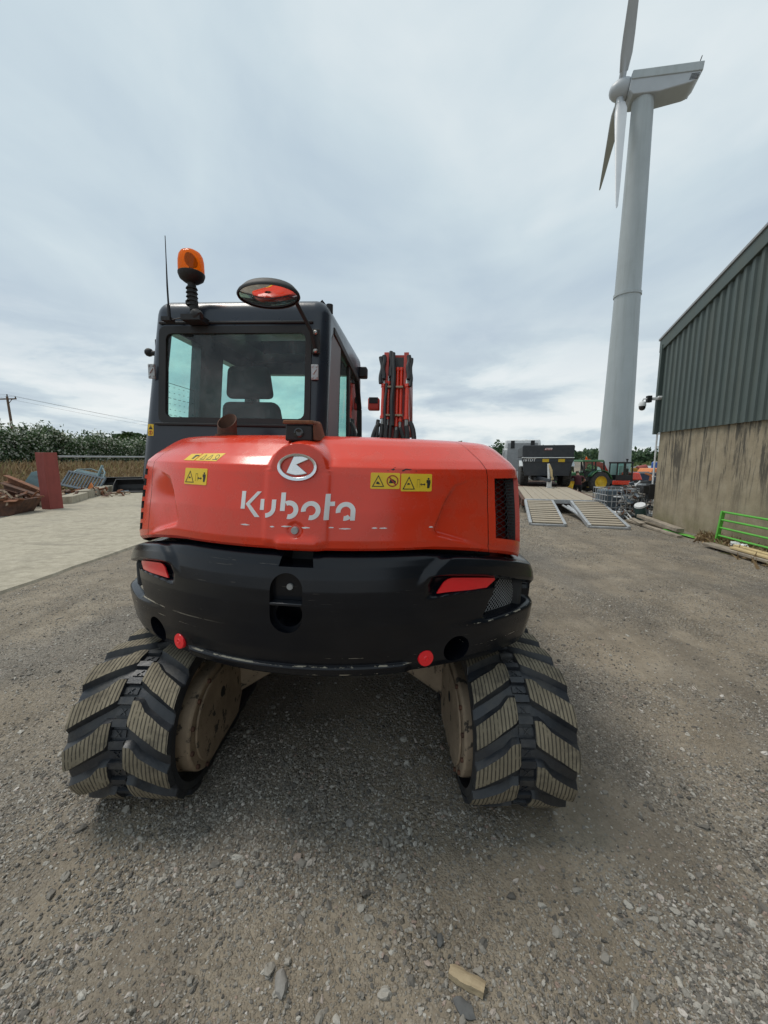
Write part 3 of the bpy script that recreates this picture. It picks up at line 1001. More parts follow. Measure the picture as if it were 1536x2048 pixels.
# ================================================================== PLANTS AND FAR THINGS
def hedge():
    rg = np.random.default_rng(11)
    # runs away from the camera along x = -21.5
    n = 84000
    y = 12 + rg.random(n) * 36
    bz = 1.0
    u = rg.random(n)
    hgt = 2.55 + 0.22 * np.sin(y * 1.3) + 0.18 * np.sin(y * 3.7 + 1) - 0.028 * (y - 20)
    ang = rg.random(n) * np.pi
    depth = 1.0 - np.abs(rg.normal(size=n)) * 0.14
    hx = np.cos(ang) * 1.05 * depth
    hz = np.clip(np.sin(ang), 0, 1) ** 0.35 * depth
    lump = 0.16 * np.sin(y * 2.3 + hz * 5) + 0.12 * np.sin(y * 6.1 + hz * 9)
    pts = np.stack([-22.2 + hx + lump * (hx > 0), y, bz + hz * hgt * (0.35 + 0.65 * (hz > 0))], 1)
    low = rg.random(n) < 0.5
    pts[low, 2] = bz + rg.random(low.sum()) * hgt[low] * 0.92
    pts[low, 0] = -22.2 + (1.02 + lump[low]) * (1 - 0.12 * (pts[low, 2] - bz) / 2.8) - np.abs(rg.normal(size=low.sum())) * 0.12
    sz = rg.uniform(0.08, 0.15, n)
    root = thing('hedge', 'long clipped hedge with pale blossom behind the scrap heap', 'hedge', (0, 0, 0))
    mesh_obj('foliage', leaves('foliage', pts, sz, HEDGE_M, 3, aspect=1.25), root, kind='stuff')
    # shoots standing out of the top
    k = 2600
    yy = 12 + rg.random(k) * 36
    hh = 2.55 + 0.22 * np.sin(yy * 1.3) + 0.18 * np.sin(yy * 3.7 + 1) - 0.028 * (yy - 20)
    sp = np.stack([-22.2 + rg.normal(size=k) * 0.6, yy, bz + hh + np.abs(rg.normal(size=k)) * 0.16], 1)
    mesh_obj('shoot', leaves('shoot', sp, rg.uniform(0.07, 0.15, k), HEDGE_M, 5, upright=0.2, aspect=1.8), root, kind='stuff')
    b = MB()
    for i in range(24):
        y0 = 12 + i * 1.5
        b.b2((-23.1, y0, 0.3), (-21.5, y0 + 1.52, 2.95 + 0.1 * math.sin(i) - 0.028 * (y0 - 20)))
    b.build('stem_core', DARK, root)  # solid dark boxes fill the hedge behind its leaves


hedge()


def tree(name, base, h, cr, cz, n, label, seed, lsz=0.35, material=None, group=None):
    rg = np.random.default_rng(seed)
    root = thing(name, label, 'tree', base, group=group)
    t = MB()
    t.tube([(0, 0, -0.3), (0.05, 0, h * 0.25), (0.0, 0.1, h * 0.5), (0.1, 0, h * 0.75)], [h * 0.035, h * 0.028, h * 0.02, h * 0.008], 8)
    for k in range(6):
        a = k * 1.05 + seed
        z0 = h * (0.28 + 0.07 * k)
        t.tube([(0, 0, z0), (math.cos(a) * cr * 0.4, math.sin(a) * cr * 0.4, z0 + h * 0.12), (math.cos(a) * cr * 0.75, math.sin(a) * cr * 0.75, z0 + h * 0.22)], [h * 0.014, h * 0.009, h * 0.004], 6)
    t.build('trunk', POLEW, root)
    P = []
    clumps = []
    for k in range(26):
        d = rg.normal(size=3)
        d /= np.linalg.norm(d)
        d[2] = abs(d[2]) * 0.9 - 0.25
        clumps.append((d * np.array([cr, cr, cz]) * rg.uniform(0.45, 0.85), rg.uniform(0.26, 0.45) * cr))
    for c, r in clumps:
        m = n // 26
        d = rg.normal(size=(m, 3))
        d /= np.linalg.norm(d, axis=1)[:, None]
        P.append(c + d * (r * rg.uniform(0.55, 1.05, m)[:, None]) * np.array([1, 1, 0.8]))
    P = np.concatenate(P) + np.array([0, 0, h - cz])
    mesh_obj('crown', leaves('crown', P, rg.uniform(0.6, 1.3, len(P)) * lsz, material or TREE_M, seed), root, kind='stuff')
    return root


tree('tree', (-29.6, 46, 0), 5.6, 2.3, 2.4, 9000, 'round dark green tree rising over the hedge beside the excavator cab', 21, 0.30)
tree('tree', (-41.5, 56, 0), 5.6, 1.5, 1.6, 4000, 'small distant tree just topping the far end of the hedge', 22, 0.30)
tree('tree', (-27.5, 48, 0), 4.0, 1.9, 1.6, 5000, 'low bushy tree filling the gap between hedge and excavator cab', 23, 0.28, SCRUB_M)


def woodland():
    rg = np.random.default_rng(31)
    P, S = [], []
    for k in range(420):
        x = rg.uniform(-190, 230)
        y = rg.uniform(112, 150)
        h = rg.uniform(5.0, 7.0) * (1 + 0.10 * math.sin(x * 0.05) + 0.12 * (rg.random() < 0.15)) + (y - 130) * 0.03
        if x > 95: h *= 0.95
        cr = rg.uniform(3.2, 5.0)
        m = 260 if -10 < x < 130 else 120
        d = rg.normal(size=(m, 3))
        d /= np.linalg.norm(d, axis=1)[:, None]
        r = rg.uniform(0.72, 1.05, m)[:, None]
        lump = 1 + 0.18 * np.sin(d[:, :1] * 5 + k) * np.sin(d[:, 2:] * 6 + k)
        q = d * r * lump * np.array([cr, cr * 0.8, h * 0.5]) + np.array([x, y, -1.2 + h * 0.5])
        P.append(q)
        S.append(rg.uniform(0.45, 1.1, m))
    mesh_obj('woodland', leaves('woodland', np.concatenate(P), np.concatenate(S), WOODS_M, 9), kind='stuff', label='distant dark green wood along the skyline beyond the yard', cat='wood')
    P, S = [], []
    for k in range(90):
        x = rg.uniform(26, 110)
        y = rg.uniform(88, 104)
        m = 110
        d = rg.normal(size=(m, 3))
        d /= np.linalg.norm(d, axis=1)[:, None]
        q = d * rg.uniform(0.6, 1.05, m)[:, None] * np.array([2.6, 1.5, rg.uniform(1.1, 1.9)]) + np.array([x, y, -0.3])
        P.append(q)
        S.append(rg.uniform(0.3, 0.7, m))
    mesh_obj('scrub', leaves('scrub', np.concatenate(P), np.concatenate(S), SCRUB_M, 10), kind='stuff', label='pale green scrub in front of the distant wood', cat='scrub')


woodland()


def dry_grass():
    rg = np.random.default_rng(41)
    n = 26000
    y = rg.uniform(11, 44, n)
    x = rg.uniform(-21.4, -16.2, n) + 0.4 * np.sin(y)
    P = np.array([(a, b, gz(a, b) + rg.uniform(0.02, 0.26)) for a, b in zip(x, y)])
    mesh_obj('dry_grass', leaves('dry_grass', P, rg.uniform(0.18, 0.42, n), DRY_M, 12, upright=0.5, aspect=2.8), kind='stuff', label='dry brown grass bank at the foot of the hedge', cat='grass')
    # litter of straw and weeds along the foot of the shed wall
    n = 4200
    P = []
    for i in range(n):
        s = rg.random()
        yy = 8.3 - s * 4.0
        wx = 7.42 - math.tan(R(7)) * (10.62 - yy) * 1.0
        xx = wx - abs(rg.normal()) * 0.22 * (0.6 + s) - 0.02
        P.append((xx, yy, gz(xx, yy) + rg.uniform(0.005, 0.06)))
    mesh_obj('straw_litter', leaves('straw_litter', np.array(P), rg.uniform(0.05, 0.16, n), DRY_M, 14, aspect=2.8), kind='stuff', label='brown straw and dead weeds along the shed wall foot', cat='grass')


dry_grass()


def pole_and_wires():
    top = at(14, 793, 46)
    bx, by = top.x, top.y
    root = thing('utility_pole', 'wooden power line pole with crossarm standing behind the hedge', 'utility pole', (bx, by, 0))
    MB().cyl((0.35, 0, -0.3), (0, 0, top.z), 0.16, 0.11, 10).build('pole', POLEW, root)
    c = MB()
    c.beam((-1.15, 0.12, top.z - 0.28), (1.15, -0.12, top.z - 0.28), 0.11, 0.13)
    c.beam((0.05, 0, top.z - 0.85), (0.55, 0, top.z - 0.3), 0.05, 0.05)
    c.build('crossarm', POLEW, root)
    tips = [Vector((-1.05, 0.1, top.z - 0.05)), Vector((0.02, 0, top.z + 0.22)), Vector((1.05, -0.1, top.z - 0.05))]
    for t in tips:
        MB().lathe([(0.03, -0.2), (0.07, -0.12), (0.05, -0.06), (0.07, 0.0), (0.02, 0.05)], t, n=8).build('insulator', DARK, root)
    far = [(-18, 175), (-15, 174), (-12, 173)]
    near = [(-57, 22), (-55.5, 21.8), (-54, 21.6)]
    names = ['power line on the outer end of the crossarm', 'power line over the pole top', 'power line on the crossarm end nearer the excavator']
    for k, t in enumerate(tips):
        b = MB()
        p = Vector((bx, by, 0)) + t
        for q, zq, sag in ((far[k], 7.6, 2.2), (near[k], top.z - 0.2, 0.4)):
            e = Vector((q[0], q[1], zq))
            pts = []
            for i in range(15):
                s = i / 14
                v = p.lerp(e, s)
                v.z -= sag * 4 * s * (1 - s)
                pts.append(v)
            b.tube(pts, 0.010, 4)
        b.build('power_line', DARK, None, label='thin dark ' + names[k], cat='power line', group='power lines')


pole_and_wires()

# ================================================================== THE EXCAVATOR
EX = thing('excavator', 'large red and black tracked excavator seen from behind with amber beacon on its cab', 'excavator', (-0.27, 2.79, 0.0))
YAW, ROLL = R(5), R(1.4)
_rz = Matrix.Rotation(-YAW, 4, 'Z')
EX.matrix_world = Matrix.Translation((-0.27, 2.79, 0.0)) @ _rz @ Matrix.Rotation(ROLL, 4, 'Y') @ _rz.inverted()
UP = (0, 0, -YAW)          # upper works are slewed a little


def lin(tab, z):
    if z <= tab[0][0]: return tab[0][1]
    for (a, p), (b, q) in zip(tab, tab[1:]):
        if z <= b:
            return p + (q - p) * (z - a) / (b - a)
    return tab[-1][1]


class Plan:
    """rounded tail outline: big arc, corner fillet, straight flank"""
    def __init__(s, rt, wt, rc, yf):
        s.rt, s.wt, s.rc, s.yf = rt, wt, rc, yf

    def par(s, z):
        Rr, W = lin(s.rt, z), lin(s.wt, z)
        rc = min(s.rc, W * 0.9)
        cx = W - rc
        cy = -math.sqrt(max(1e-6, (Rr - rc) ** 2 - cx * cx))
        th = math.atan2(cx, -cy)
        return Rr, W, rc, cx, cy, th

    def at(s, u, z, off=0.0):
        """u: 0..1 arc, 1..2 fillet, 2..3 flank (sign = side)"""
        Rr, W, rc, cx, cy, th = s.par(z)
        sg = 1 if u >= 0 else -1
        a = abs(u)
        if a <= 1:
            t = th * a
            x, y, nx, ny = Rr * math.sin(t), -Rr * math.cos(t), math.sin(t), -math.cos(t)
        elif a <= 2:
            t = th + (math.pi / 2 - th) * (a - 1)
            nx, ny = math.sin(t), -math.cos(t)
            x, y = cx + rc * nx, cy + rc * ny
        else:
            x, y, nx, ny = W, cy + (s.yf - cy) * (a - 2), 1.0, 0.0
        return (sg * (x + nx * off), y + ny * off, z)

    def on(s, x, z, off=0.0):
        """point of the surface at a given sideways position"""
        Rr, W, rc, cx, cy, th = s.par(z)
        a = abs(x)
        xt = Rr * math.sin(th)
        if a <= xt:
            u = math.asin(a / Rr) / th
        else:
            u = 1 + (math.asin(min(1, (a - cx) / rc)) - th) / (math.pi / 2 - th)
        return s.at(u if x >= 0 else -u, z, off)


HOOD = Plan([(1.300, 1.306), (1.312, 1.318), (1.34, 1.320), (1.45, 1.303), (1.60, 1.270), (1.626, 1.262), (1.634, 1.254), (1.66, 1.225), (1.72, 1.140), (1.742, 1.100), (1.754, 1.06), (1.760, 1.00)],
            [(1.300, 1.00), (1.34, 1.003), (1.45, 0.995), (1.60, 0.975), (1.626, 0.97), (1.66, 0.945), (1.72, 0.880), (1.742, 0.850), (1.754, 0.82), (1.760, 0.77)], 0.27, 0.55)
CX = -0.0


def seg_d(px, pz, a, b):
    ax, az = a
    bx, bz = b
    t = ((px - ax) * (bx - ax) + (pz - az) * (bz - az)) / ((bx - ax) ** 2 + (bz - az) ** 2)
    t = min(1, max(0, t))
    return math.hypot(px - ax - t * (bx - ax), pz - az - t * (bz - az))


def hood_disp(x, z):
    d = 0.0
    # raised centre panel that grows into the emblem dome above the crease
    k = sm(0.142, 0.112, abs(x - 0.004)) * sm(1.312, 1.33, z)
    arch = sm(0.013, -0.013, math.hypot((x - 0.004) * 0.95, max(0, z - 1.615)) - 0.112) if z > 1.615 else 1.0
    if z > 1.60:
        tgt = 1.276 - 0.10 * (z - 1.60)
        base = lin(HOOD.rt, z)
        d += max(0, tgt - base) * arch * k if z < 1.75 else 0
    else:
        d += 0.007 * k
    # pressed recesses on both sides
    for sgn in (1, -1):
        a = x * sgn
        off = 0.0 if sgn > 0 else 0.012
        a -= off
        # inner edge runs from the lower inner corner up and outwards, then bends out to nothing
        if a > 0.44:
            xe = lin([(1.33, 0.552), (1.385, 0.545), (1.50, 0.588), (1.56, 0.622), (1.585, 0.70), (1.60, 0.80)], z)
            wi = 0.024
            s1 = sm(xe - 0.004, xe + wi, a)
            zl = 1.383 - (a - 0.545) * 0.21
            s2 = sm(zl - 0.030, zl + 0.002, z)
            fade = sm(0.95, 0.56, a) * sm(1.60, 1.46, z)
            d -= 0.032 * s1 * s2 * fade
    # lock dish and the flared lip over the bumper pocket
    r = math.hypot(x - 0.005, z - 1.379)
    d -= 0.006 * sm(0.034, 0.026, r)
    lip = sm(1.368, 1.318, z) * sm(0.095, 0.055, abs(x - 0.015) - (1.36 - z) * 0.25)
    d += 0.015 * lip
    return d


def corner_drop(y):
    return 0.12 * min(1.0, max(0.0, (y + 1.20) / 0.42)) ** 1.2


def hdrop(p, z):
    return (p[0], p[1], p[2] - corner_drop(p[1]) * (1 - sm(1.30, 1.60, z)))


def hood_pt(u, z, off=0.0):
    x = HOOD.at(u, z)[0]
    return hdrop(HOOD.at(u, z, off + hood_disp(x, z)), z)


def frange(a, b, n):
    return [a + (b - a) * i / n for i in range(n + 1)]


HZ = frange(1.300, 1.312, 2)[:-1] + frange(1.312, 1.62, 66)[:-1] + frange(1.62, 1.64, 8)[:-1] + frange(1.64, 1.752, 26)[:-1] + [1.752, 1.757, 1.760]


def hood_piece(name, us, parent, close_top=True, skip=None, label=None):
    rows = [[hood_pt(u, z) for u in us] for z in HZ]
    b = MB().grid(rows, skip=skip)
    # roof strip running forward from the last ring
    top = rows[-1]
    b.grid([top, [(p[0] * 0.97, max(p[1], -0.2) if abs(p[0]) < 0.75 else max(p[1], -0.2), 1.768) for p in top]])
    return b.build(name, RED, parent, rot=UP, smooth=32, label=label)


US = 0.845
hood = hood_piece('hood', frange(-0.872, US, 300), EX)
GU0, GU1, GZ0, GZ1 = 0.892, 1.72, 1.362, 1.588
ru = frange(US + 0.004, GU0, 10)[:-1] + frange(GU0, GU1, 30)[:-1] + frange(GU1, 2.0, 8)[:-1] + frange(2.0, 3.0, 6)
HZ_keep = HZ
# make ring heights fall on the grille edges
HZ = sorted(set(HZ + [GZ0, GZ1]))
sp = hood_piece('side_panel', ru, EX, skip=lambda i, j: GU0 - 1e-6 <= ru[j] < GU1 - 1e-6 and GZ0 - 1e-6 <= HZ[i] < GZ1 - 1e-6, label='red corner panel with meshed air intake')
# grille frame lip, mesh and the pipes behind
fr = MB()
def rim(u0, u1, z0, z1, depth, base=hood_pt, n=14):
    out, inn = [], []
    loop = [(u, z0) for u in frange(u0, u1, n)[:-1]] + [(u1, z) for z in frange(z0, z1, n)[:-1]] + [(u, z1) for u in frange(u1, u0, n)[:-1]] + [(u0, z) for z in frange(z1, z0, n)[:-1]]
    for u, z in loop:
        out.append(base(u, z, 0.001))
    for u, z in loop:
        inn.append(base(u, z, -depth))
    return out, inn
o_, i_ = rim(GU0, GU1, GZ0, GZ1, 0.030)
fr.grid([o_, i_], close=True)
fr.build('intake_frame', RED, sp, smooth=30)
gm = MB()
def gpt(a, b):   # a,b in 0..1 over the opening
    return hood_pt(GU0 + (GU1 - GU0) * a, GZ0 + (GZ1 - GZ0) * b, -0.022)
nx_, nz_ = 13, 13
W_, H_ = 0.21, 0.243
stp = 0.0165
for sgn in (1, -1):
    k = -int(H_ / stp) - 2
    while k * stp < W_ + H_:
        # line x = k*stp + sgn*z
        pts = []
        for i in range(25):
            z = H_ * i / 24
            x = k * stp + (z * 0.72 if sgn > 0 else (H_ - z) * 0.72)
            if -1e-6 <= x <= W_ + 1e-6:
                pts.append(gpt(x / W_, z / H_))
        if len(pts) > 1:
            gm.tube(pts, 0.0016, 4, caps=False)
        k += 1
gm.build('grille', DARK, sp, smooth=None)
hs = MB()
for x0, y0, r in ((0.86, -0.74, 0.030), (0.815, -0.80, 0.022)):
    pts, rr = [], []
    for i in range(60):
        z = 1.31 + i * 0.005
        pts.append((x0 - 0.02 * math.sin((z - 1.3) * 9), y0, z))
        rr.append(r * (1.0 + (0.14 if i % 2 else -0.06)))
    hs.tube(pts, rr, 10)
hs.build('intake_hose', HOSE, sp)
# left corner panel: a column of six slots
VZ = [(1.342 + i * 0.0435, 1.342 + i * 0.0435 + 0.027) for i in range(6)]
VU0, VU1 = -1.30, -0.965
lu = [-x for x in reversed(frange(2.0, 3.0, 6))] + frange(-2.0, VU0, 10)[1:] + frange(VU0, VU1, 12)[1:] + frange(VU1, -0.876, 6)[1:]
HZ = sorted(set(HZ_keep + [z for p in VZ for z in p]))
def vskip(i, j):
    return VU0 - 1e-6 <= lu[j] < VU1 - 1e-6 and any(a - 1e-6 <= HZ[i] < b - 1e-6 for a, b in VZ)
lp = hood_piece('side_panel', lu, EX, skip=vskip, label='red corner panel with a column of six slots')
vb = MB()
for a, b in VZ:
    o_, i_ = rim(VU0, VU1, a, b, 0.022, n=4)
    vb.grid([o_, i_], close=True)
    um = (VU0 + VU1) / 2
    vb.hexa([hood_pt(um - 0.03, a, -0.02), hood_pt(um + 0.03, a, -0.02), hood_pt(um + 0.03, a, -0.004), hood_pt(um - 0.03, a, -0.004), hood_pt(um - 0.03, b, -0.02), hood_pt(um + 0.03, b, -0.02), hood_pt(um + 0.03, b, -0.004), hood_pt(um - 0.03, b, -0.004)])
vb.build('vent_slot', DARK, lp, smooth=30)  # slot walls and ribs coloured dark in place of shade
bk_ = MB()
bk_.grid([[hdrop(HOOD.at(u, z, -0.026), z) for u in frange(-1.75, -0.90, 16)] for z in frange(1.31, 1.62, 6)])
bk_.build('vent_shade_sheet', DARK, lp, smooth=30)  # added dark sheet, stands in for shade inside the slots
bk_ = MB()
bk_.grid([[hdrop(HOOD.at(u, z, -0.20), z) for u in frange(0.55, 2.0, 24)] for z in frange(1.31, 1.64, 6)])
bk_.build('intake_shade_sheet', DARK, sp, smooth=30)  # added dark sheet, stands in for shade behind the grille
# body behind the panels
eb = MB()
prof = [HOOD.at(u, 1.45, -0.06 - 0.14 * max(0, 1 - abs(abs(u) - 1.35) / 0.6))[:2] for u in frange(-2.6, 2.6, 60)]
n = len(prof)
eb.add([(x * 0.93, y * 0.97, 1.05) for x, y in prof] + [(x * 0.93, y * 0.97, 1.56) for x, y in prof] + [(x * 0.72, max(y, -0.92), 1.70) for x, y in prof],
       [(i, (i + 1) % n, n + (i + 1) % n, n + i) for i in range(n)] + [(n + i, n + (i + 1) % n, 2 * n + (i + 1) % n, 2 * n + i) for i in range(n)] + [tuple(range(2 * n, 3 * n)), tuple(range(n - 1, -1, -1))])
eb.build('engine_bay', DARK, EX, rot=UP, smooth=30)

# ---- lettering, painted as separate vinyl pieces lying on the bonnet
def lz(zx, zy):
    px, py = 440 + zx / 4.8, 860 + zy / 4.8
    return (-0.226 + (px - 482) * 0.002017, 1.520 - (py - 983) * 0.00194 + (px - 482) * 0.0000673)


def arc(cx, cy, ro, ri, a0, a1, n=14):
    o = [(cx + ro * math.cos(R(a)), cy - ro * math.sin(R(a))) for a in frange(a0, a1, n)]
    i = [(cx + ri * math.cos(R(a)), cy - ri * math.sin(R(a))) for a in frange(a1, a0, n)]
    return o + i


def on_hood(x, z, off):
    return hdrop(HOOD.on(x, z, off + hood_disp(x, z)), z)


def hood_sheet(b, polys, off, mi=0, th=0.0012, conv=None, surf=on_hood):
    """flat outline laid on the curved bonnet, cut into narrow strips so it follows the curve"""
    for poly in polys:
        bm = bmesh.new()
        vs = [bm.verts.new((*(conv(*p) if conv else p), 0)) for p in poly]
        f = bm.faces.new(vs)
        bmesh.ops.triangulate(bm, faces=[f])
        xs_ = [v.co.x for v in bm.verts]
        lo, hi = min(xs_), max(xs_)
        k = int((hi - lo) / 0.012)
        for i in range(1, k + 1):
            geom = bm.verts[:] + bm.edges[:] + bm.faces[:]
            bmesh.ops.bisect_plane(bm, geom=geom, plane_co=(lo + (hi - lo) * i / (k + 1), 0, 0), plane_no=(1, 0, 0))
        zs_ = [v.co.y for v in bm.verts]
        lo, hi = min(zs_), max(zs_)
        k = int((hi - lo) / 0.015)
        for i in range(1, k + 1):
            geom = bm.verts[:] + bm.edges[:] + bm.faces[:]
            bmesh.ops.bisect_plane(bm, geom=geom, plane_co=(0, lo + (hi - lo) * i / (k + 1), 0), plane_no=(0, 1, 0))
        bm.verts.index_update()
        n0 = len(b.v)
        b.v += [tuple(surf(v.co.x, v.co.y, off + th)) for v in bm.verts]
        for fc in bm.faces:
            ids = [v.index for v in fc.verts]
            if fc.normal.z < 0: ids.reverse()
            b.f.append(tuple(n0 + i for i in ids))
            b.m.append(mi)
        # skirt
        for e in bm.edges:
            if len(e.link_faces) == 1:
                a_, c_ = e.verts
                q = len(b.v)
                b.v += [tuple(surf(a_.co.x, a_.co.y, off + th)), tuple(surf(c_.co.x, c_.co.y, off + th)), tuple(surf(c_.co.x, c_.co.y, off - 0.001)), tuple(surf(a_.co.x, a_.co.y, off - 0.001))]
                b.f.append((q, q + 1, q + 2, q + 3))
                b.m.append(mi)
        bm.free()


LETTERS = [
    [[(203, 587), (244, 587), (240, 758), (198, 758)], [(362, 590), (405, 590), (292, 712), (397, 836), (348, 836), (248, 710)]],
    [[(402, 662), (442, 662), (440, 766), (398, 766)], [(522, 665), (563, 665), (561, 745)] + [(460 + 100 * math.cos(R(a)), 745 + 93 * math.sin(R(a))) for a in frange(0, 88, 10)] + [(460, 797)] + [(462 + 58 * math.cos(R(a)), 745 + 51 * math.sin(R(a))) for a in frange(88, 0, 10)]],
    [[(610, 597), (653, 597), (652, 690), (649, 772), (604, 772)], arc(690, 761, 88, 43, 118, -102, 22)],
    [arc(893, 769, 90, 46, 188, -102, 26)],
    [[(1024, 613), (1068, 613), (1060, 860), (1013, 860)], [(1066, 688), (1110, 688), (1109, 729), (1064, 729)]],
    [arc(1210, 783, 90, 46, 190, 0, 22) , [(1255, 780), (1300, 780), (1297, 871), (1254, 871)], arc(1200, 783, 88, 44, -96, -46, 8)],
]
for polys in LETTERS:
    b = MB()
    hood_sheet(b, polys, 0.0005, conv=lz)
    b.build('letter', WHITE, hood, smooth=30)

# ---- oval emblem
em = MB()
EC = (0.004, 1.6225)
def emb(a, b, h):
    x, z = EC[0] + a, EC[1] + b
    return (x, -1.2755 + 0.10 * (z - 1.60) * 1.0 + 0.004 - h - 0.004, z)
ring_o = [(0.0795 * math.cos(R(a)), 0.0535 * math.sin(R(a))) for a in range(0, 360, 6)]
ring_i = [(0.0655 * math.cos(R(a)), 0.0410 * math.sin(R(a)) + 0.002) for a in range(0, 360, 6)]
em.grid([[emb(a, b, 0.0) for a, b in ring_o], [emb(a, b, 0.011) for a, b in ring_o], [emb(a * 0.9 + c * 0.1, b * 0.9 + d * 0.1, 0.0135) for (a, b), (c, d) in zip(ring_o, ring_i)],
         [emb(a * 0.2 + c * 0.8, b * 0.2 + d * 0.8, 0.0125) for (a, b), (c, d) in zip(ring_o, ring_i)], [emb(a, b, 0.010) for a, b in ring_i], [emb(a, b, 0.0) for a, b in ring_i]], close=True)
em.build('emblem', CHROME, hood, smooth=50)
ke = MB()
def ec(zx, zy):
    return ((zx - 757) / 184 * 0.0795, -(zy - 352) / 132 * 0.0535)
kp = [ec(*p) for p in [(722, 248), (820, 244), (868, 272), (752, 328), (850, 410), (800, 424), (745, 430), (700, 422), (656, 408)]]
ke.prism(kp, emb, 0.0, 0.010)
ke.build('emblem', CHROME, hood, bevel=0.0025, smooth=30, label='chrome letter shape inside the oval')
ei = MB()
ei.prism([(a * 0.99, b * 0.99) for a, b in ring_i], emb, -0.004, 0.001)
ei.build('emblem', RED, hood, smooth=30, label='red oval ground of the emblem')
lk = MB()
p0 = Vector(on_hood(0.005, 1.379, 0))
lk.cyl(p0, p0 + Vector((0, -0.012, 0)), 0.0155, 0.0135, 20)
lk.cyl(p0 + Vector((0, -0.0122, 0)), p0 + Vector((0, -0.0128, 0)), 0.009, 0.009, 12)
lk.build('lock', ZINC, hood, smooth=40)

# ---- warning labels (outline in metres: x, z)
def rrect(x0, z0, x1, z1, r=0.005):
    out = []
    for cx, cz, a0 in ((x1 - r, z1 - r, 0), (x0 + r, z1 - r, 90), (x0 + r, z0 + r, 180), (x1 - r, z0 + r, 270)):
        out += [(cx + r * math.cos(R(a0 + a)), cz + r * math.sin(R(a0 + a))) for a in (0, 30, 60, 90)]
    return out


def tri_frame(cx, cz, w, h, t):
    o = [(cx - w / 2, cz - h / 2), (cx + w / 2, cz - h / 2), (cx, cz + h / 2)]
    i = [(cx - w / 2 + t * 1.7, cz - h / 2 + t), (cx + w / 2 - t * 1.7, cz - h / 2 + t), (cx, cz + h / 2 - t * 2.1)]
    return [[o[k], o[(k + 1) % 3], i[(k + 1) % 3], i[k]] for k in range(3)]


def ring_poly(cx, cz, ro, ri, n=20):
    out = []
    for k in range(n):
        a, b = 2 * math.pi * k / n, 2 * math.pi * (k + 1) / n
        out.append([(cx + ro * math.cos(a), cz + ro * math.sin(a)), (cx + ro * math.cos(b), cz + ro * math.sin(b)), (cx + ri * math.cos(b), cz + ri * math.sin(b)), (cx + ri * math.cos(a), cz + ri * math.sin(a))])
    return out


def figure(cx, cz, h):
    """standing man pictogram"""
    w = h * 0.16
    hr = h * 0.1
    P = [[(cx + hr * math.cos(a), cz + h * 0.42 + hr * math.sin(a)) for a in np.linspace(0, 2 * math.pi, 9)[:-1]]]
    P.append([(cx - w * 1.3, cz + h * 0.02), (cx - w * 0.75, cz + h * 0.02), (cx - w * 0.7, cz - h * 0.5), (cx + w * 0.7, cz - h * 0.5), (cx + w * 0.75, cz + h * 0.02), (cx + w * 1.3, cz + h * 0.02), (cx + w * 1.2, cz + h * 0.30), (cx - w * 1.2, cz + h * 0.30)])
    return P


def arrows(cx, cz, w):
    h = w * 0.28
    return [[(cx - w / 2, cz), (cx - w / 4, cz + h), (cx - w / 4, cz + h * 0.3), (cx + w / 4, cz + h * 0.3), (cx + w / 4, cz + h), (cx + w / 2, cz), (cx + w / 4, cz - h), (cx + w / 4, cz - h * 0.3), (cx - w / 4, cz - h * 0.3), (cx - w / 4, cz - h)]]


def keep_clear(x0, z0, x1, z1):
    w, h = x1 - x0, z1 - z0
    ic = tri_frame(x0 + w * 0.25, z0 + h * 0.48, w * 0.40, h * 0.74, h * 0.045)
    ic += [[(x0 + w * 0.20, z0 + h * 0.36), (x0 + w * 0.30, z0 + h * 0.40), (x0 + w * 0.27, z0 + h * 0.46), (x0 + w * 0.21, z0 + h * 0.48)]]
    ic += arrows(x0 + w * 0.70, z0 + h * 0.40, w * 0.17) + figure(x0 + w * 0.885, z0 + h * 0.48, h * 0.58)
    ic += [[(x0 + w * 0.515, z0 + h * 0.22), (x0 + w * 0.52, z0 + h * 0.22), (x0 + w * 0.52, z0 + h * 0.68), (x0 + w * 0.515, z0 + h * 0.68)], [(x0 + w * 0.60, z0 + h * 0.22), (x0 + w * 0.605, z0 + h * 0.22), (x0 + w * 0.605, z0 + h * 0.68), (x0 + w * 0.60, z0 + h * 0.68)],
           [(x0 + w * 0.52, z0 + h * 0.66), (x0 + w * 0.60, z0 + h * 0.66), (x0 + w * 0.60, z0 + h * 0.68), (x0 + w * 0.52, z0 + h * 0.68)]]
    return ic


def label_on(parent, plate, icons, red=(), surf=on_hood, name='warning_label', extra=None, rot=(0, 0, 0)):
    b = MB()
    hood_sheet(b, plate, 0.0005, 0, surf=surf)
    hood_sheet(b, icons, 0.0018, 1, th=0.0005, surf=surf)
    hood_sheet(b, red, 0.0018, 2, th=0.0006, surf=surf)
    return b.build(name, [YEL, INK, INKR], parent, rot=rot, smooth=30, label=extra)


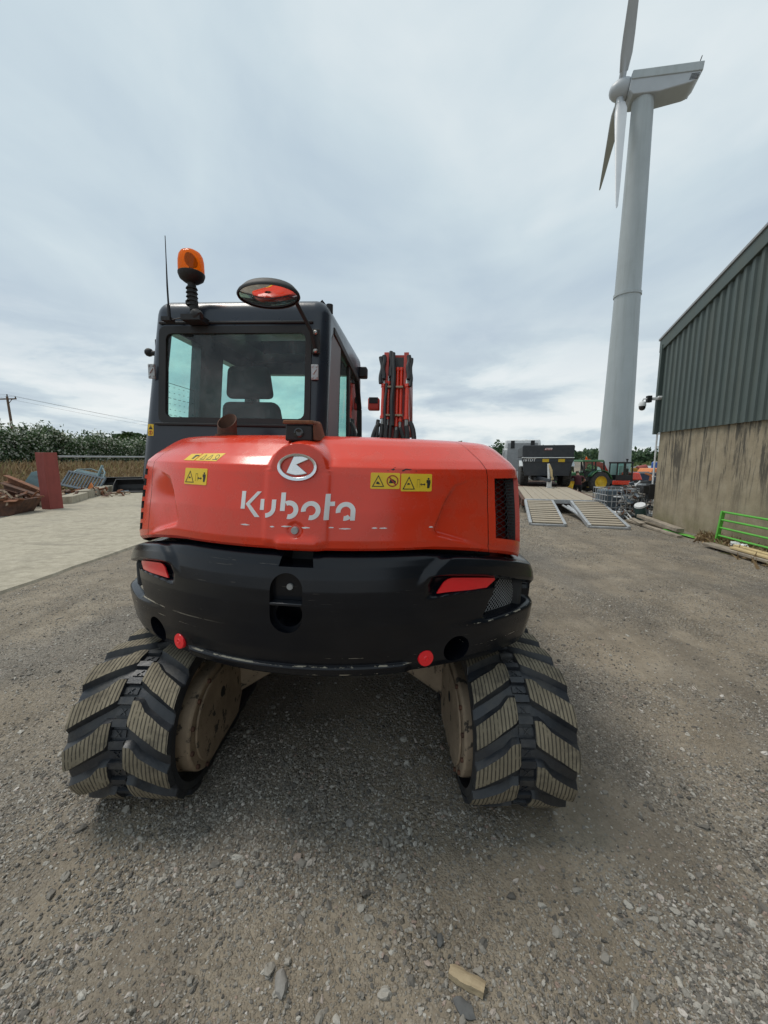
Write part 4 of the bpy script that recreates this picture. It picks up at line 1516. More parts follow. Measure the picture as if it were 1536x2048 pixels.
label_on(hood, [rrect(-0.532, 1.536, -0.404, 1.604)], keep_clear(-0.532, 1.536, -0.404, 1.604), extra='yellow keep clear label by the bonnet edge')
label_on(hood, [rrect(0.407, 1.536, 0.531, 1.606)], keep_clear(0.407, 1.536, 0.531, 1.606), extra='yellow keep clear label nearer the air intake')
x0, z0, x1, z1 = 0.288, 1.545, 0.402, 1.608
w_, h_ = x1 - x0, z1 - z0
ic = tri_frame(x0 + w_ * 0.26, z0 + h_ * 0.5, w_ * 0.42, h_ * 0.74, h_ * 0.05) + [[(x0 + w_ * 0.19, z0 + h_ * 0.3), (x0 + w_ * 0.24, z0 + h_ * 0.3), (x0 + w_ * 0.34, z0 + h_ * 0.28), (x0 + w_ * 0.27, z0 + h_ * 0.44), (x0 + w_ * 0.21, z0 + h_ * 0.46)]]
ic += [[(x0 + w_ * 0.62, z0 + h_ * 0.36), (x0 + w_ * 0.86, z0 + h_ * 0.36), (x0 + w_ * 0.86, z0 + h_ * 0.50), (x0 + w_ * 0.74, z0 + h_ * 0.62), (x0 + w_ * 0.66, z0 + h_ * 0.58)]]
rd = ring_poly(x0 + w_ * 0.745, z0 + h_ * 0.5, h_ * 0.37, h_ * 0.30) + [[(x0 + w_ * 0.60, z0 + h_ * 0.74), (x0 + w_ * 0.63, z0 + h_ * 0.80), (x0 + w_ * 0.89, z0 + h_ * 0.26), (x0 + w_ * 0.86, z0 + h_ * 0.20)]]
label_on(hood, [rrect(x0, z0, x1, z1)], ic, rd, extra='yellow label with crossed out machine symbol')
# slanted pair above the crease
sl_p = lambda a, b: (-0.560 + a, 1.6365 + b)
label_on(hood, [[sl_p(0, 0), sl_p(0.065, 0.0), sl_p(0.090, 0.030), sl_p(0.024, 0.028)]], [[sl_p(0.045, 0.006), sl_p(0.055, 0.006), sl_p(0.066, 0.018), sl_p(0.078, 0.019), sl_p(0.080, 0.024), sl_p(0.056, 0.024)]], extra='faded slanted yellow label')
tf = []
for cx_ in (0.108, 0.143):
    tf += [[sl_p(cx_ - 0.014, 0.005), sl_p(cx_ + 0.012, 0.005), sl_p(cx_ + 0.010, 0.0075), sl_p(cx_ - 0.010, 0.0075)], [sl_p(cx_ - 0.014, 0.005), sl_p(cx_ - 0.0105, 0.005), sl_p(cx_ + 0.012, 0.026), sl_p(cx_ + 0.009, 0.026)], [sl_p(cx_ + 0.012, 0.005), sl_p(cx_ + 0.0145, 0.026), sl_p(cx_ + 0.0115, 0.026), sl_p(cx_ + 0.009, 0.005)]]
tf += ring_poly(*sl_p(0.185, 0.018), 0.010, 0.0075, 12) + [[sl_p(0.165, 0.005), sl_p(0.19, 0.005), sl_p(0.19, 0.008), sl_p(0.166, 0.008)]]
label_on(hood, [[sl_p(0.071, 0), sl_p(0.190, 0.0), sl_p(0.216, 0.034), sl_p(0.097, 0.031)]], tf, extra='slanted yellow label with three symbols')
# paint chips
rg_ = random.Random(3)
for x, w in ((-0.225, 0.040), (-0.095, 0.018), (-0.05, 0.040), (0.03, 0.034), (0.135, 0.02), (0.175, 0.046), (0.30, 0.022), (0.33, 0.03), (0.525, 0.018)):
    z = 1.392 + rg_.uniform(-0.003, 0.003)
    P = [(x + w * i / 6, z + 0.002 * math.sin(math.pi * i / 6) * rg_.uniform(0.6, 1.5) + 0.0006) for i in range(7)] + [(x + w * i / 6, z - 0.002 * math.sin(math.pi * i / 6) * rg_.uniform(0.5, 1.4) - 0.0006) for i in range(6, -1, -1)]
    ch = MB()
    hood_sheet(ch, [P], 0.0004, th=0.0005)
    ch.build('paint_chip', WHITE, hood, smooth=30)

for P in ([(0.365, 1.622), (0.372, 1.624), (0.378, 1.630), (0.384, 1.631), (0.380, 1.622), (0.374, 1.618)], [(0.408, 1.618), (0.424, 1.626), (0.446, 1.624), (0.447, 1.621), (0.425, 1.621), (0.412, 1.614)], [(0.350, 1.617), (0.356, 1.618), (0.356, 1.615)], [(0.462, 1.617), (0.468, 1.619), (0.467, 1.615)]):
    mk = MB()
    hood_sheet(mk, [P], 0.0003, th=0.0004)
    mk.build('scuff_mark', INK, hood, smooth=30)

# ---- counterweight
CW = Plan([(0.765, 1.275), (0.772, 1.300), (0.785, 1.318), (0.815, 1.330), (0.90, 1.343), (1.0, 1.351), (1.08, 1.352), (1.14, 1.348), (1.19, 1.339), (1.235, 1.326), (1.262, 1.314), (1.275, 1.302), (1.284, 1.284), (1.292, 1.24), (1.295, 1.18)],
          [(0.765, 0.985), (0.772, 1.005), (0.785, 1.02), (0.815, 1.035), (0.90, 1.055), (1.0, 1.065), (1.18, 1.07), (1.235, 1.065), (1.262, 1.055), (1.275, 1.045), (1.284, 1.03), (1.292, 0.99), (1.295, 0.95)], 0.19, -0.30)
CWX = -0.022


def cw_disp(x, z, uabs):
    a = abs(x - CWX * (1 if uabs < 1.2 else 0))
    d = 0.0
    # upper wings standing proud
    xi = lin([(1.10, 0.46), (1.15, 0.49), (1.22, 0.53), (1.26, 0.58), (1.28, 0.64)], z)
    wing = sm(xi, xi + 0.06, a)
    d += 0.020 * wing * sm(1.14, 1.20, z) * sm(1.29, 1.262, z)
    # lamp recess under the wing
    zt = 1.196 - 0.02 * sm(0.8, 1.0, a)
    rec = sm(zt + 0.004, zt - 0.014, z) * sm(1.098 + (a - 0.55) * 0.10, 1.118 + (a - 0.55) * 0.10, z) * sm(0.535 + (1.20 - z) * 0.0, 0.60, a) * sm(0.93, 0.88, a)
    d -= 0.030 * rec
    # slanting hollow for the lower grille, open to the corner
    ga = 0.80 + (z - 0.985) * 0.40
    hol = sm(ga, ga + 0.035, a) * sm(0.965, 1.0, z) * sm(zt + 0.004, zt - 0.014, z)
    back = 1 - sm(1.45, 1.75, uabs)
    d -= 0.10 * hol * back
    # lower flare
    fl = sm(0.60, 0.86, a)
    d += 0.022 * fl * sm(0.990, 0.955, z)
    # bottom ledge across the middle
    led = sm(0.50, 0.46, a)
    d += 0.012 * led * sm(0.828, 0.820, z) - 0.006 * led * sm(0.90, 0.835, z) * sm(0.815, 0.83, z)
    return d


def cdrop(p, z):
    return (p[0], p[1], p[2] - corner_drop(p[1]) * sm(0.97, 1.20, z))


def cw_pt(u, z, off=0.0):
    x = CW.at(u, z)[0]
    return cdrop(CW.at(u, z, off + cw_disp(x, z, abs(u))), z)


def cw_on(x, z, off=0.0):
    Rr, W, rc, cx, cy, th = CW.par(z)
    ua = 0.5 if abs(x) < Rr * math.sin(th) else 1.2
    return cdrop(CW.on(x, z, off + cw_disp(x, z, ua)), z)


cu = frange(-3, -2, 4)[:-1] + frange(-2, -1, 36)[:-1] + frange(-1, 1, 380)[:-1] + frange(1, 2, 36)[:-1] + frange(2, 3, 4)
CZ = [0.765, 0.768, 0.772, 0.778, 0.785] + frange(0.79, 0.815, 4)[:-1] + frange(0.815, 0.835, 6)[:-1] + frange(0.835, 0.94, 14)[:-1] + frange(0.94, 1.27, 66) + [1.275, 1.280, 1.284, 1.288, 1.292, 1.294, 1.295]
rows = [[cw_pt(u, z) for u in cu] for z in CZ]
b = MB().grid(rows, close=True)
nc = len(cu)
b.f.append(tuple(range(nc - 1, -1, -1)))
b.m.append(0)
b.f.append(tuple(range((len(CZ) - 1) * nc, len(CZ) * nc)))
b.m.append(0)
cw = b.build('counterweight', WORNCW, EX, rot=UP, smooth=38)
cw.matrix_parent_inverse.identity()


def cutter(bld):
    o = bld.build('cutter', WORNCW, EX, rot=UP, smooth=None)
    return o


def cap_outline(cx, z0, z1, r, n=12):
    return [(cx + r * math.cos(R(a)), z1 + r * math.sin(R(a))) for a in frange(0, 180, n)] + [(cx + r * math.cos(R(a)), z0 + r * math.sin(R(a))) for a in frange(180, 360, n)]


yb = lambda a, b_, h: (a, -1.36 + h, b_)
cuts = []
c1 = MB().prism(cap_outline(-0.024, 1.036, 1.145, 0.066), yb, 0.050, -0.1)
cuts.append(cutter(c1))
c2 = MB().prism([(-0.024 + 0.054 * math.cos(R(a)), 1.034 + 0.054 * math.sin(R(a))) for a in range(0, 360, 12)], yb, 0.22, -0.1)
cuts.append(cutter(c2))
for x, z in ((-0.715, 0.845), (0.664, 0.858)):
    th = math.atan2(x, 1.18)
    d = Vector((math.sin(th), -math.cos(th), 0.0))
    p = Vector(CW.on(x, z)) + d * 0.06
    cc = MB().cyl(p, p - d * 0.22, 0.063, 0.056, 28)
    cuts.append(cutter(cc))
pk = MB()
pk.hexa([(-0.075, -1.45, 1.232), (0.095, -1.45, 1.232), (0.065, -1.20, 1.236), (-0.045, -1.20, 1.236), (-0.06, -1.45, 1.32), (0.08, -1.45, 1.32), (0.055, -1.20, 1.32), (-0.035, -1.20, 1.32)])
cuts.append(cutter(pk))
for x, y in ((-0.86, -0.93), (0.82, -0.97)):
    cuts.append(cutter(MB().cyl((x, y, 1.286), (x, y, 1.35), 0.03, n=16)))
bake(cw, cuts)
cw.data.polygons.foreach_set('use_smooth', [True] * len(cw.data.polygons))
cw.data.set_sharp_from_angle(angle=R(38))

# shelf across the capsule, bolts
t = MB()
t.b2((-0.089, -1.352, 1.082), (0.041, -1.31, 1.094))
t.build('shelf', PLAST, cw, bevel=0.003)
def bolt(p, d, r, h, parent, m=ZINC):
    p, d = Vector(p), Vector(d)
    x = MB()
    x.cyl(p, p + d * h * 0.25, r * 1.35, r * 1.35, 18)
    x.cyl(p + d * h * 0.2, p + d * h, r, r * 0.94, 6 if m is STEEL else 18)
    x.cyl(p + d * (h - 0.001), p + d * (h + 0.0005), r * 0.55, r * 0.55, 6)
    return x.build('bolt', m, parent, smooth=30)
bolt((-0.018, -1.305, 1.150), (0, -1, 0), 0.0135, 0.014, cw)
bolt((-0.005, -1.175, 1.052), (0, -1, 0.15), 0.020, 0.02, cw)
bolt((0.665, -1.065, 0.895), (0.45, -0.9, 0), 0.020, 0.018, cw)
# round reflectors
for x, z in ((-0.556, 0.836), (0.532, 0.839)):
    th = math.atan2(x, 1.2)
    d = Vector((math.sin(th), -math.cos(th), 0.05)).normalized()
    p = Vector(cw_on(x, z))
    rf = MB().lathe([(0.0345, -0.012), (0.0345, 0.006), (0.0325, 0.010), (0.012, 0.0105), (0.010, 0.0125), (0.007, 0.0125), (0.006, 0.010), (0.0005, 0.010)], p, d, n=32)
    rf.build('reflector', REFL, cw, smooth=35, label='round red reflector')
# wide tail reflectors set in the recesses
for sg in (1, -1):
    o = CWX
    P = [(0.595, 1.118), (0.600, 1.128), (0.622, 1.162), (0.640, 1.175), (0.660, 1.180), (0.862, 1.181), (0.864, 1.172), (0.822, 1.132), (0.810, 1.126)]
    P = [(sg * a + o, z) for a, z in P]
    if sg < 0: P.reverse()
    bb = MB()
    hood_sheet(bb, [P], 0.0, th=0.005, surf=lambda x, z, off: cdrop(CW.on(x, z, off - 0.013), z))
    bb.build('reflector', REFL, cw, smooth=30, label='wide red reflector under the bumper wing')
# lower corner grille
for sg in (1, -1):
    bb = MB()
    def gp(a, z):
        return cdrop(CW.on(sg * a, z, -0.040), z)
    zs0, zs1 = 0.972, 1.178
    for s2 in (1, -1):
        k = -20
        while k < 45:
            pts = []
            for i in range(22):
                z = zs0 + (zs1 - zs0) * i / 21
                a = 0.76 + k * 0.0155 + (s2 * (z - zs0)) * 0.62 + (0.13 if s2 < 0 else 0)
                if 0.82 + (z - 0.985) * 0.36 <= a <= 1.0:
                    pts.append(gp(a, z))
            if len(pts) > 1:
                bb.tube(pts, 0.0012, 4, caps=False)
            k += 1
    bb.build('grille', ZINC, cw, smooth=None)

# ---- cab
cab_mats = [CAB, DARK]
def tapered(z0, z1, lo0, hi0, lo1, hi1):
    return [(lo0[0], lo0[1], z0), (hi0[0], lo0[1], z0), (hi0[0], hi0[1], z0), (lo0[0], hi0[1], z0), (lo1[0], lo1[1], z1), (hi1[0], lo1[1], z1), (hi1[0], hi1[1], z1), (lo1[0], hi1[1], z1)]


CT = 2.555
cb = MB().hexa(tapered(1.45, CT, (-1.205, -0.60), (-0.068, 0.95), (-1.092, -0.505), (-0.056, 0.78)))
cabo = cb.build('cab', CAB, EX, rot=UP, bevel=0.085, seg=6, smooth=None)
ci = []
inn = MB().hexa(tapered(1.50, CT - 0.06, (-1.115, -0.535), (-0.118, 0.88), (-1.03, -0.445), (-0.108, 0.72)))
ci.append(inn.build('cutter', DARK, EX, rot=UP))
def win(y0, y1, pts):      # rear or front opening, outline in x,z
    w = MB().prism(pts, lambda a, b_, h: (a, h, b_), y1, y0)
    return w.build('cutter', CAB, EX, rot=UP)
def winx(x0, x1, pts):     # side opening, outline in y,z
    w = MB().prism(pts, lambda a, b_, h: (h, a, b_), x0, x1)
    return w.build('cutter', CAB, EX, rot=UP)
ci.append(win(-0.8, -0.3, rrect(-1.036, 1.848, -0.156, 2.385, 0.03)))
ci.append(win(0.55, 1.2, [(-1.06, 1.60), (-0.16, 1.60), (-0.18, 2.39), (-1.01, 2.39)]))
ci.append(winx(-1.3, -0.9, [(-0.50, 1.60), (-0.10, 1.60), (-0.10, 2.40), (-0.42, 2.40)]))
ci.append(winx(-1.3, -0.9, [(0.20, 1.58), (0.80, 1.58), (0.74, 2.385), (0.20, 2.385)]))
ci.append(winx(-0.2, 0.1, [(-0.50, 1.62), (0.86, 1.62), (0.80, 2.10), (0.62, 2.33), (-0.36, 2.415), (-0.42, 2.36)]))
ci.append(MB().b2((-0.82, 0.1, 2.3), (-0.34, 0.45, 2.7)).build('cutter', CAB, EX, rot=UP))
bake(cabo, ci)
cabo.data.polygons.foreach_set('use_smooth', [True] * len(cabo.data.polygons))
cabo.data.set_sharp_from_angle(angle=R(30))
# rear window: black surround, glass, gasket
def rear_y(z): return -0.60 + (z - 1.45) * 0.0939
wf = MB()
of = rrect(-1.048, 1.842, -0.146, 2.392, 0.035)
nf = rrect(-1.006, 1.875, -0.180, 2.352, 0.035)
for lo_, hi_, oy in ((of, nf, 0.0),):
    a0 = [(x, rear_y(z) - 0.016, z) for x, z in of]
    a1 = [(x, rear_y(z) + 0.02, z) for x, z in of]
    b0 = [(x, rear_y(z) - 0.016, z) for x, z in nf]
    b1 = [(x, rear_y(z) + 0.004, z) for x, z in nf]
    wf.grid([a1, a0, b0, b1], close=True)
wf.build('rear_window_frame', BLACK, cabo, smooth=30)
rw = MB()
rw.add([(x, rear_y(z) - 0.004, z) for x, z in nf], [tuple(range(len(nf)))])
rw.build('rear_window', GLF, cabo, smooth=None)
sg_ = MB()
sg_.beam((-1.07, rear_y(1.835) - 0.012, 1.835), (-0.12, rear_y(1.835) - 0.012, 1.835), 0.02, 0.015)
sg_.build('gasket', BLACK, cabo, bevel=0.004)
sg_ = MB()
sg_.beam((-1.05, rear_y(2.41) - 0.008, 2.412), (-0.14, rear_y(2.41) - 0.008, 2.412), 0.02, 0.014)
sg_.build('gasket', BLACK, cabo, bevel=0.004)
# hinges / catch plates either side of the window
for x, sg in ((-1.088, -1), (-0.122, 1)):
    hb = MB()
    z = 2.135
    y = rear_y(z) - 0.018
    hb.box((x, y, z), (0.040, 0.012, 0.082))
    for dx, dz in ((-0.012, 0.03), (0.012, 0.03), (-0.012, -0.03), (0.012, -0.03)):
        hb.cyl((x + dx, y - 0.006, z + dz), (x + dx, y - 0.011, z + dz), 0.0055, n=8)
    hb.beam((x - 0.008, y - 0.008, z - 0.012), (x + 0.010, y - 0.008, z + 0.016), 0.008, 0.006)
    hb.build('hinge_plate', ZINC, cabo, bevel=0.002)
# side glazing facing the boom
def rx(z): return -0.068 + (z - 1.45) * 0.0075
gsd = MB()
gsd.add([(rx(1.7) + 0.002, -0.50, 1.60), (rx(1.7) + 0.002, -0.22, 1.60), (rx(2.4) + 0.002, -0.14, 2.40), (rx(2.4) + 0.002, -0.36, 2.42), (rx(2.3) + 0.002, -0.44, 2.30)], [(0, 1, 2, 3, 4)])
gsd.build('side_window', GREYP, cabo, smooth=None, label='plain grey rear side pane')
sp1 = MB().add([(-0.082, -0.22, 1.62), (-0.082, 0.25, 1.62), (-0.078, 0.25, 2.36), (-0.078, -0.14, 2.40)], [(0, 1, 2, 3)])
sp1.build('side_window', GL, cabo, smooth=None)
sp2 = MB().add([(-0.074, 0.22, 1.62), (-0.074, 0.86, 1.62), (-0.074, 0.80, 2.10), (-0.074, 0.62, 2.33), (-0.072, 0.22, 2.37)], [(0, 1, 2, 3, 4)])
sp2.build('side_window', GL, cabo, smooth=None)
br = MB()
br.beam((-0.076, 0.235, 1.62), (-0.076, 0.235, 2.37), 0.022, 0.055)
br.beam((-0.070, -0.20, 1.62), (-0.068, -0.13, 2.40), 0.015, 0.018)
br.beam((-0.066, -0.36, 2.415), (-0.070, 0.62, 2.33), 0.03, 0.045)
br.beam((-0.070, 0.62, 2.33), (-0.070, 0.80, 2.10), 0.03, 0.045)
br.beam((-0.070, 0.80, 2.10), (-0.070, 0.86, 1.62), 0.03, 0.045)
br.build('window_frame', BLACK, cabo, bevel=0.005)
lw = MB().add([(-1.135, -0.50, 1.59), (-1.135, -0.09, 1.59), (-1.085, -0.09, 2.40), (-1.085, -0.43, 2.40)], [(0, 1, 2, 3)])
lw.build('door_window', GL, cabo, smooth=None, label='narrow rear pane in the door side')
lw = MB().add([(-1.135, 0.19, 1.57), (-1.135, 0.81, 1.57), (-1.085, 0.75, 2.39), (-1.085, 0.19, 2.39)], [(0, 1, 2, 3)])
lw.build('door_window', GL, cabo, smooth=None)
dr = MB()
dr.beam((-1.14, 0.17, 1.58), (-1.09, 0.17, 2.385), 0.05, 0.05)
dr.beam((-1.13, 0.17, 1.60), (-1.13, 0.8, 1.60), 0.05, 0.06)
dr.build('door_frame', BLACK, cabo, bevel=0.005)
ws = MB().add([(-1.07, 0.915, 1.59), (-0.15, 0.915, 1.59), (-0.17, 0.795, 2.40), (-1.02, 0.795, 2.40)], [(0, 1, 2, 3)])
ws.build('windscreen', GL, cabo, smooth=None)
rh = MB().add([(-0.82, 0.1, CT - 0.02), (-0.34, 0.1, CT - 0.02), (-0.34, 0.45, CT - 0.02), (-0.82, 0.45, CT - 0.02)], [(0, 1, 2, 3)])
rh.build('roof_hatch', GLF, cabo, smooth=None)
# dotted load chart on the door glass
lc = MB()
for i in range(9):
    for j in range(7):
        y, z = -0.44 + j * 0.05, 1.80 + i * 0.035
        lc.box((-1.095, y, z), (0.001, 0.012 if i % 3 else 0.03, 0.003))
for z in (1.78, 2.10):
    lc.box((-1.095, -0.29, z), (0.001, 0.36, 0.003))
for y in (-0.46, -0.12):
    lc.box((-1.095, y, 1.94), (0.001, 0.003, 0.32))
lc.build('load_chart', DARK, cabo, smooth=None)
# seat
st_ = MB()
st_.hexa(tapered(1.72, 2.05, (-1.00, 0.02), (-0.51, 0.16), (-0.96, -0.02), (-0.55, 0.10)))
st_.hexa([(-1.00, 0.05, 1.60), (-0.50, 0.05, 1.60), (-0.50, 0.55, 1.60), (-1.00, 0.55, 1.60), (-1.00, 0.05, 1.74), (-0.50, 0.05, 1.74), (-0.50, 0.55, 1.76), (-1.00, 0.55, 1.76)])
st_.build('seat', SEATF, cabo, bevel=0.05, seg=4)
hd = MB()
hd.hexa(tapered(2.07, 2.295, (-0.93, -0.02), (-0.58, 0.07), (-0.905, -0.03), (-0.605, 0.05)))
hd.build('headrest', SEATF, cabo, bevel=0.045, seg=4)
for x in (-1.02, -0.30):
    cn = MB()
    cn.hexa(tapered(1.52, 1.82, (x - 0.08, 0.15), (x + 0.08, 0.65), (x - 0.06, 0.2), (x + 0.06, 0.6)))
    cn.cyl((x, 0.55, 1.8), (x, 0.58, 1.98), 0.022, n=8)
    cn.build('console', DARK, cabo, bevel=0.02)
# lower skirt of the cab
sk = MB()
sk.hexa(tapered(1.18, 1.47, (-1.06, -0.56), (-0.07, 0.95), (-1.19, -0.575), (-0.07, 0.95)))
sk.build('cab_skirt', DARK, EX, rot=UP, bevel=0.02)
# roof-corner details
wa = MB()
wa.tube([(-0.125, -0.44, 2.47), (-0.128, -0.45, 2.53), (-0.11, -0.44, 2.555), (-0.09, -0.43, 2.53), (-0.085, -0.43, 2.49)], 0.006, 6)
wa.cyl((-0.075, -0.40, 2.50), (-0.075, -0.40, 2.548), 0.020, n=12)
wa.build('roof_bracket', BLACK, EX, rot=UP)
wl = MB()
wl.box((-0.03, 0.70, 2.40), (0.07, 0.09, 0.09))
wl.build('work_lamp', BLACK, EX, rot=UP, bevel=0.012)
ll = MB()
ll.cyl((-1.11, -0.42, 2.27), (-1.19, -0.42, 2.27), 0.016, n=8)
ll.box((-1.115, -0.42, 2.285), (0.04, 0.06, 0.12))
ll.blob((-1.195, -0.42, 2.275), 0.026, sub=2, jit=0.02)
ll.build('side_lamp', BLACK, EX, rot=UP, bevel=0.006)
def cab_surf(x, z, off):
    return (x, rear_y(z) - 0.002 - off, z)
lb = tri_frame(-1.1035, 1.815, 0.026, 0.024, 0.003) + [[(-1.11, 1.806), (-1.098, 1.806), (-1.098, 1.812), (-1.106, 1.816)]]
label_on(cabo, [rrect(-1.121, 1.765, -1.086, 1.833, 0.003)], lb, ring_poly(-1.1035, 1.783, 0.0125, 0.0095, 14) + [[(-1.1065, 1.775), (-1.1005, 1.775), (-1.1005, 1.792), (-1.1065, 1.792)]], surf=cab_surf)

# ---- beacon, aerial, mirror, exhaust, camera
bx, by = -0.885 + 0.062, -0.42 - 0.12
BZ = -0.064
bk = MB()
bk.box((bx + 0.02, by - 0.03, (2.475 + BZ)), (0.11, 0.10, 0.03))  # bracket block and lump also stand in for the beacon's roof shadow
bk.blob((bx + 0.05, by - 0.06, (2.49 + BZ)), (0.035, 0.03, 0.03), sub=2, jit=0.15)
bk.cyl((bx, by, (2.47 + BZ)), (bx, by, (2.515 + BZ)), 0.018, n=10)
bk.cyl((bx, by, (2.535 + BZ)), (bx - 0.01, by, (2.69 + BZ)), 0.024, 0.022, n=14)
for k in range(5):
    bk.cyl((bx - 0.01, by, (2.56 + BZ) + k * 0.022), (bx - 0.01, by, (2.57 + BZ) + k * 0.022), 0.032, 0.027, n=14)
bk.beam((bx - 0.045, by, (2.575 + BZ)), (bx + 0.02, by, (2.575 + BZ)), 0.02, 0.022)
bea = bk.build('beacon', BLACK, EX, rot=UP)
MB().cyl((bx, by, (2.512 + BZ)), (bx, by, (2.54 + BZ)), 0.020, 0.016, n=10).build('stem_core', STEEL, bea)
MB().lathe([(0.02, 2.680 + BZ), (0.040, 2.684 + BZ), (0.062, 2.700 + BZ), (0.0705, 2.722 + BZ), (0.0705, 2.730 + BZ), (0.067, 2.732 + BZ), (0.001, 2.732 + BZ)], (bx - 0.008, by, 0), n=28).build('base', BLACK, bea)
dm = MB().lathe([(0.068, 2.732 + BZ), (0.068, 2.760 + BZ), (0.067, 2.792 + BZ), (0.062, 2.818 + BZ), (0.051, 2.836 + BZ), (0.033, 2.846 + BZ), (0.015, 2.850 + BZ), (0.001, 2.851 + BZ)], (bx - 0.008, by, 0), n=32)
dm.build('dome', AMBER, bea, smooth=60)
rf = MB()
rf.lathe([(0.002, 0.0), (0.030, 0.018), (0.040, 0.040)], (bx - 0.03, by - 0.004, (2.785 + BZ)), (0.85, -0.35, 0.15), n=14)
rf.cyl((bx - 0.008, by, (2.71 + BZ)), (bx - 0.008, by, (2.80 + BZ)), 0.012, n=8)
rf.box((bx + 0.012, by, (2.785 + BZ)), (0.015, 0.02, 0.03))
rf.build('rotor', CHROME if False else RUSTD, bea)
an = MB()
an.tube([(-1.015, -0.47, 2.44), (-1.015, -0.475, 2.62), (-1.012, -0.478, 2.74), (-1.010, -0.48, 2.87)], [0.006, 0.005, 0.003, 0.0022], 6)
an.cyl((-1.015, -0.47, 2.44), (-1.015, -0.472, 2.52), 0.011, 0.008, n=8)
an.box((-1.010, -0.49, 2.435), (0.05, 0.05, 0.02))
an.tube([(-0.99, -0.5, 2.43), (-0.93, -0.49, 2.445), (-0.87, -0.47, 2.47)], 0.003, 5)
an.v = [(x + 0.07, y - 0.115, z - 0.035) for x, y, z in an.v]
an.build('antenna', BLACK, EX, rot=UP)
# convex mirror: shallow dish tilted down at the tail
mc = Vector((-0.310, -0.74, 2.468))
axis = Vector((0.0, -0.27, -0.96)).normalized()
ma, mb_, md_ = frame_from(axis)
ex = Vector((1, 0, 0)) - axis * axis.x
ex.normalize()
ez = axis.cross(ex).normalized()
if ez.z < 0: ez = -ez
def mp(r, t, h):
    return mc + ex * (0.158 * r * math.cos(t)) + ez * (0.092 * r * math.sin(t)) + axis * h
tt = [2 * math.pi * i / 40 for i in range(40)]
shell = MB().grid([[mp(r, t, h) for t in tt] for r, h in ((0.02, -0.055), (0.5, -0.052), (0.85, -0.035), (1.0, -0.008), (1.03, 0.004), (1.0, 0.012), (0.955, 0.010))], close=True)
mi = shell.build('mirror', BLACK, EX, rot=UP, smooth=50)
face = MB().grid([[mp(r, t, 0.034 - 0.028 * (r / 0.96) ** 2) for t in tt] for r in (0.001, 0.12, 0.25, 0.4, 0.55, 0.7, 0.83, 0.96)], close=True)
face.build('mirror_face', MIRR, mi, smooth=70)
ar = MB()
ar.tube([mc - axis * 0.04 + Vector((0.02, 0, 0)), Vector((-0.20, -0.70, 2.49)), Vector((-0.185, -0.66, 2.45)), Vector((-0.135, -0.585, 2.345)), Vector((-0.120, -0.56, 2.26))], 0.0115, 8)
ar.box((-0.118, -0.545, 2.30), (0.045, 0.02, 0.13))
ar.build('arm', BLACK, mi, bevel=0.003)
for z in (2.345, 2.25):
    MB().lathe([(0.012, 0), (0.012, 0.006), (0.007, 0.012), (0.001, 0.013)], (-0.118, -0.556, z), (0, -1, 0), n=12).build('bolt', STEEL, mi)
# exhaust stub, obliquely cut
ep = MB()
c0, n_ = Vector((-0.487, -0.86, 1.70)), 24
rowsx = []
for r, dz in ((0.046, 0), (0.046, 1), (0.041, 1), (0.041, 0.4)):
    ring = []
    for i in range(n_):
        t = 2 * math.pi * i / n_
        zc_ = 1.832 + 0.040 * math.sin(t) if dz == 1 else (1.70 if dz == 0 else 1.78)
        ring.append((c0.x + r * math.cos(t) - 0.01 * (zc_ - 1.7), c0.y + r * math.sin(t), zc_))
    rowsx.append(ring)
ep.grid(rowsx, close=True)
ep.cyl((c0.x, c0.y, 1.72), (c0.x, c0.y, 1.765), 0.058, n=20)
ep.build('exhaust_pipe', RUSTD, EX, rot=UP, smooth=40)
# rear-view camera under a rusty hood
rc = MB()
rc.hexa([(-0.085, -1.165, 1.727), (0.035, -1.165, 1.727), (0.045, -1.06, 1.735), (-0.090, -1.06, 1.735), (-0.082, -1.165, 1.795), (0.032, -1.165, 1.795), (0.030, -1.06, 1.800), (-0.082, -1.06, 1.800)])
cam_b = rc.build('rear_camera', BLACK, EX, rot=UP, bevel=0.008)
cvr = MB()
cvr.hexa([(-0.093, -1.172, 1.797), (0.040, -1.172, 1.797), (0.040, -1.045, 1.806), (-0.093, -1.045, 1.806), (-0.089, -1.172, 1.812), (0.036, -1.172, 1.812), (0.036, -1.045, 1.818), (-0.089, -1.045, 1.818)])
cvr.hexa([(0.037, -1.168, 1.732), (0.060, -1.100, 1.732), (0.062, -1.035, 1.732), (0.046, -1.04, 1.732), (0.034, -1.168, 1.808), (0.041, -1.100, 1.810), (0.041, -1.045, 1.812), (0.034, -1.045, 1.81)])
cvr.build('hood', RUST, cam_b, bevel=0.004)
MB().lathe([(0.020, 0), (0.020, 0.006), (0.014, 0.008), (0.013, 0.004), (0.0005, 0.003)], (-0.024, -1.165, 1.762), (0, -1, 0), n=20).build('lens', LENS, cam_b)
ped = MB()
ped.hexa([(-0.065, -1.19, 1.700), (0.030, -1.19, 1.700), (0.03, -1.0, 1.74), (-0.065, -1.0, 1.74), (-0.06, -1.15, 1.730), (0.025, -1.15, 1.730), (0.025, -1.02, 1.75), (-0.06, -1.02, 1.75)])
ped.build('mount', BLACK, cam_b, bevel=0.006)

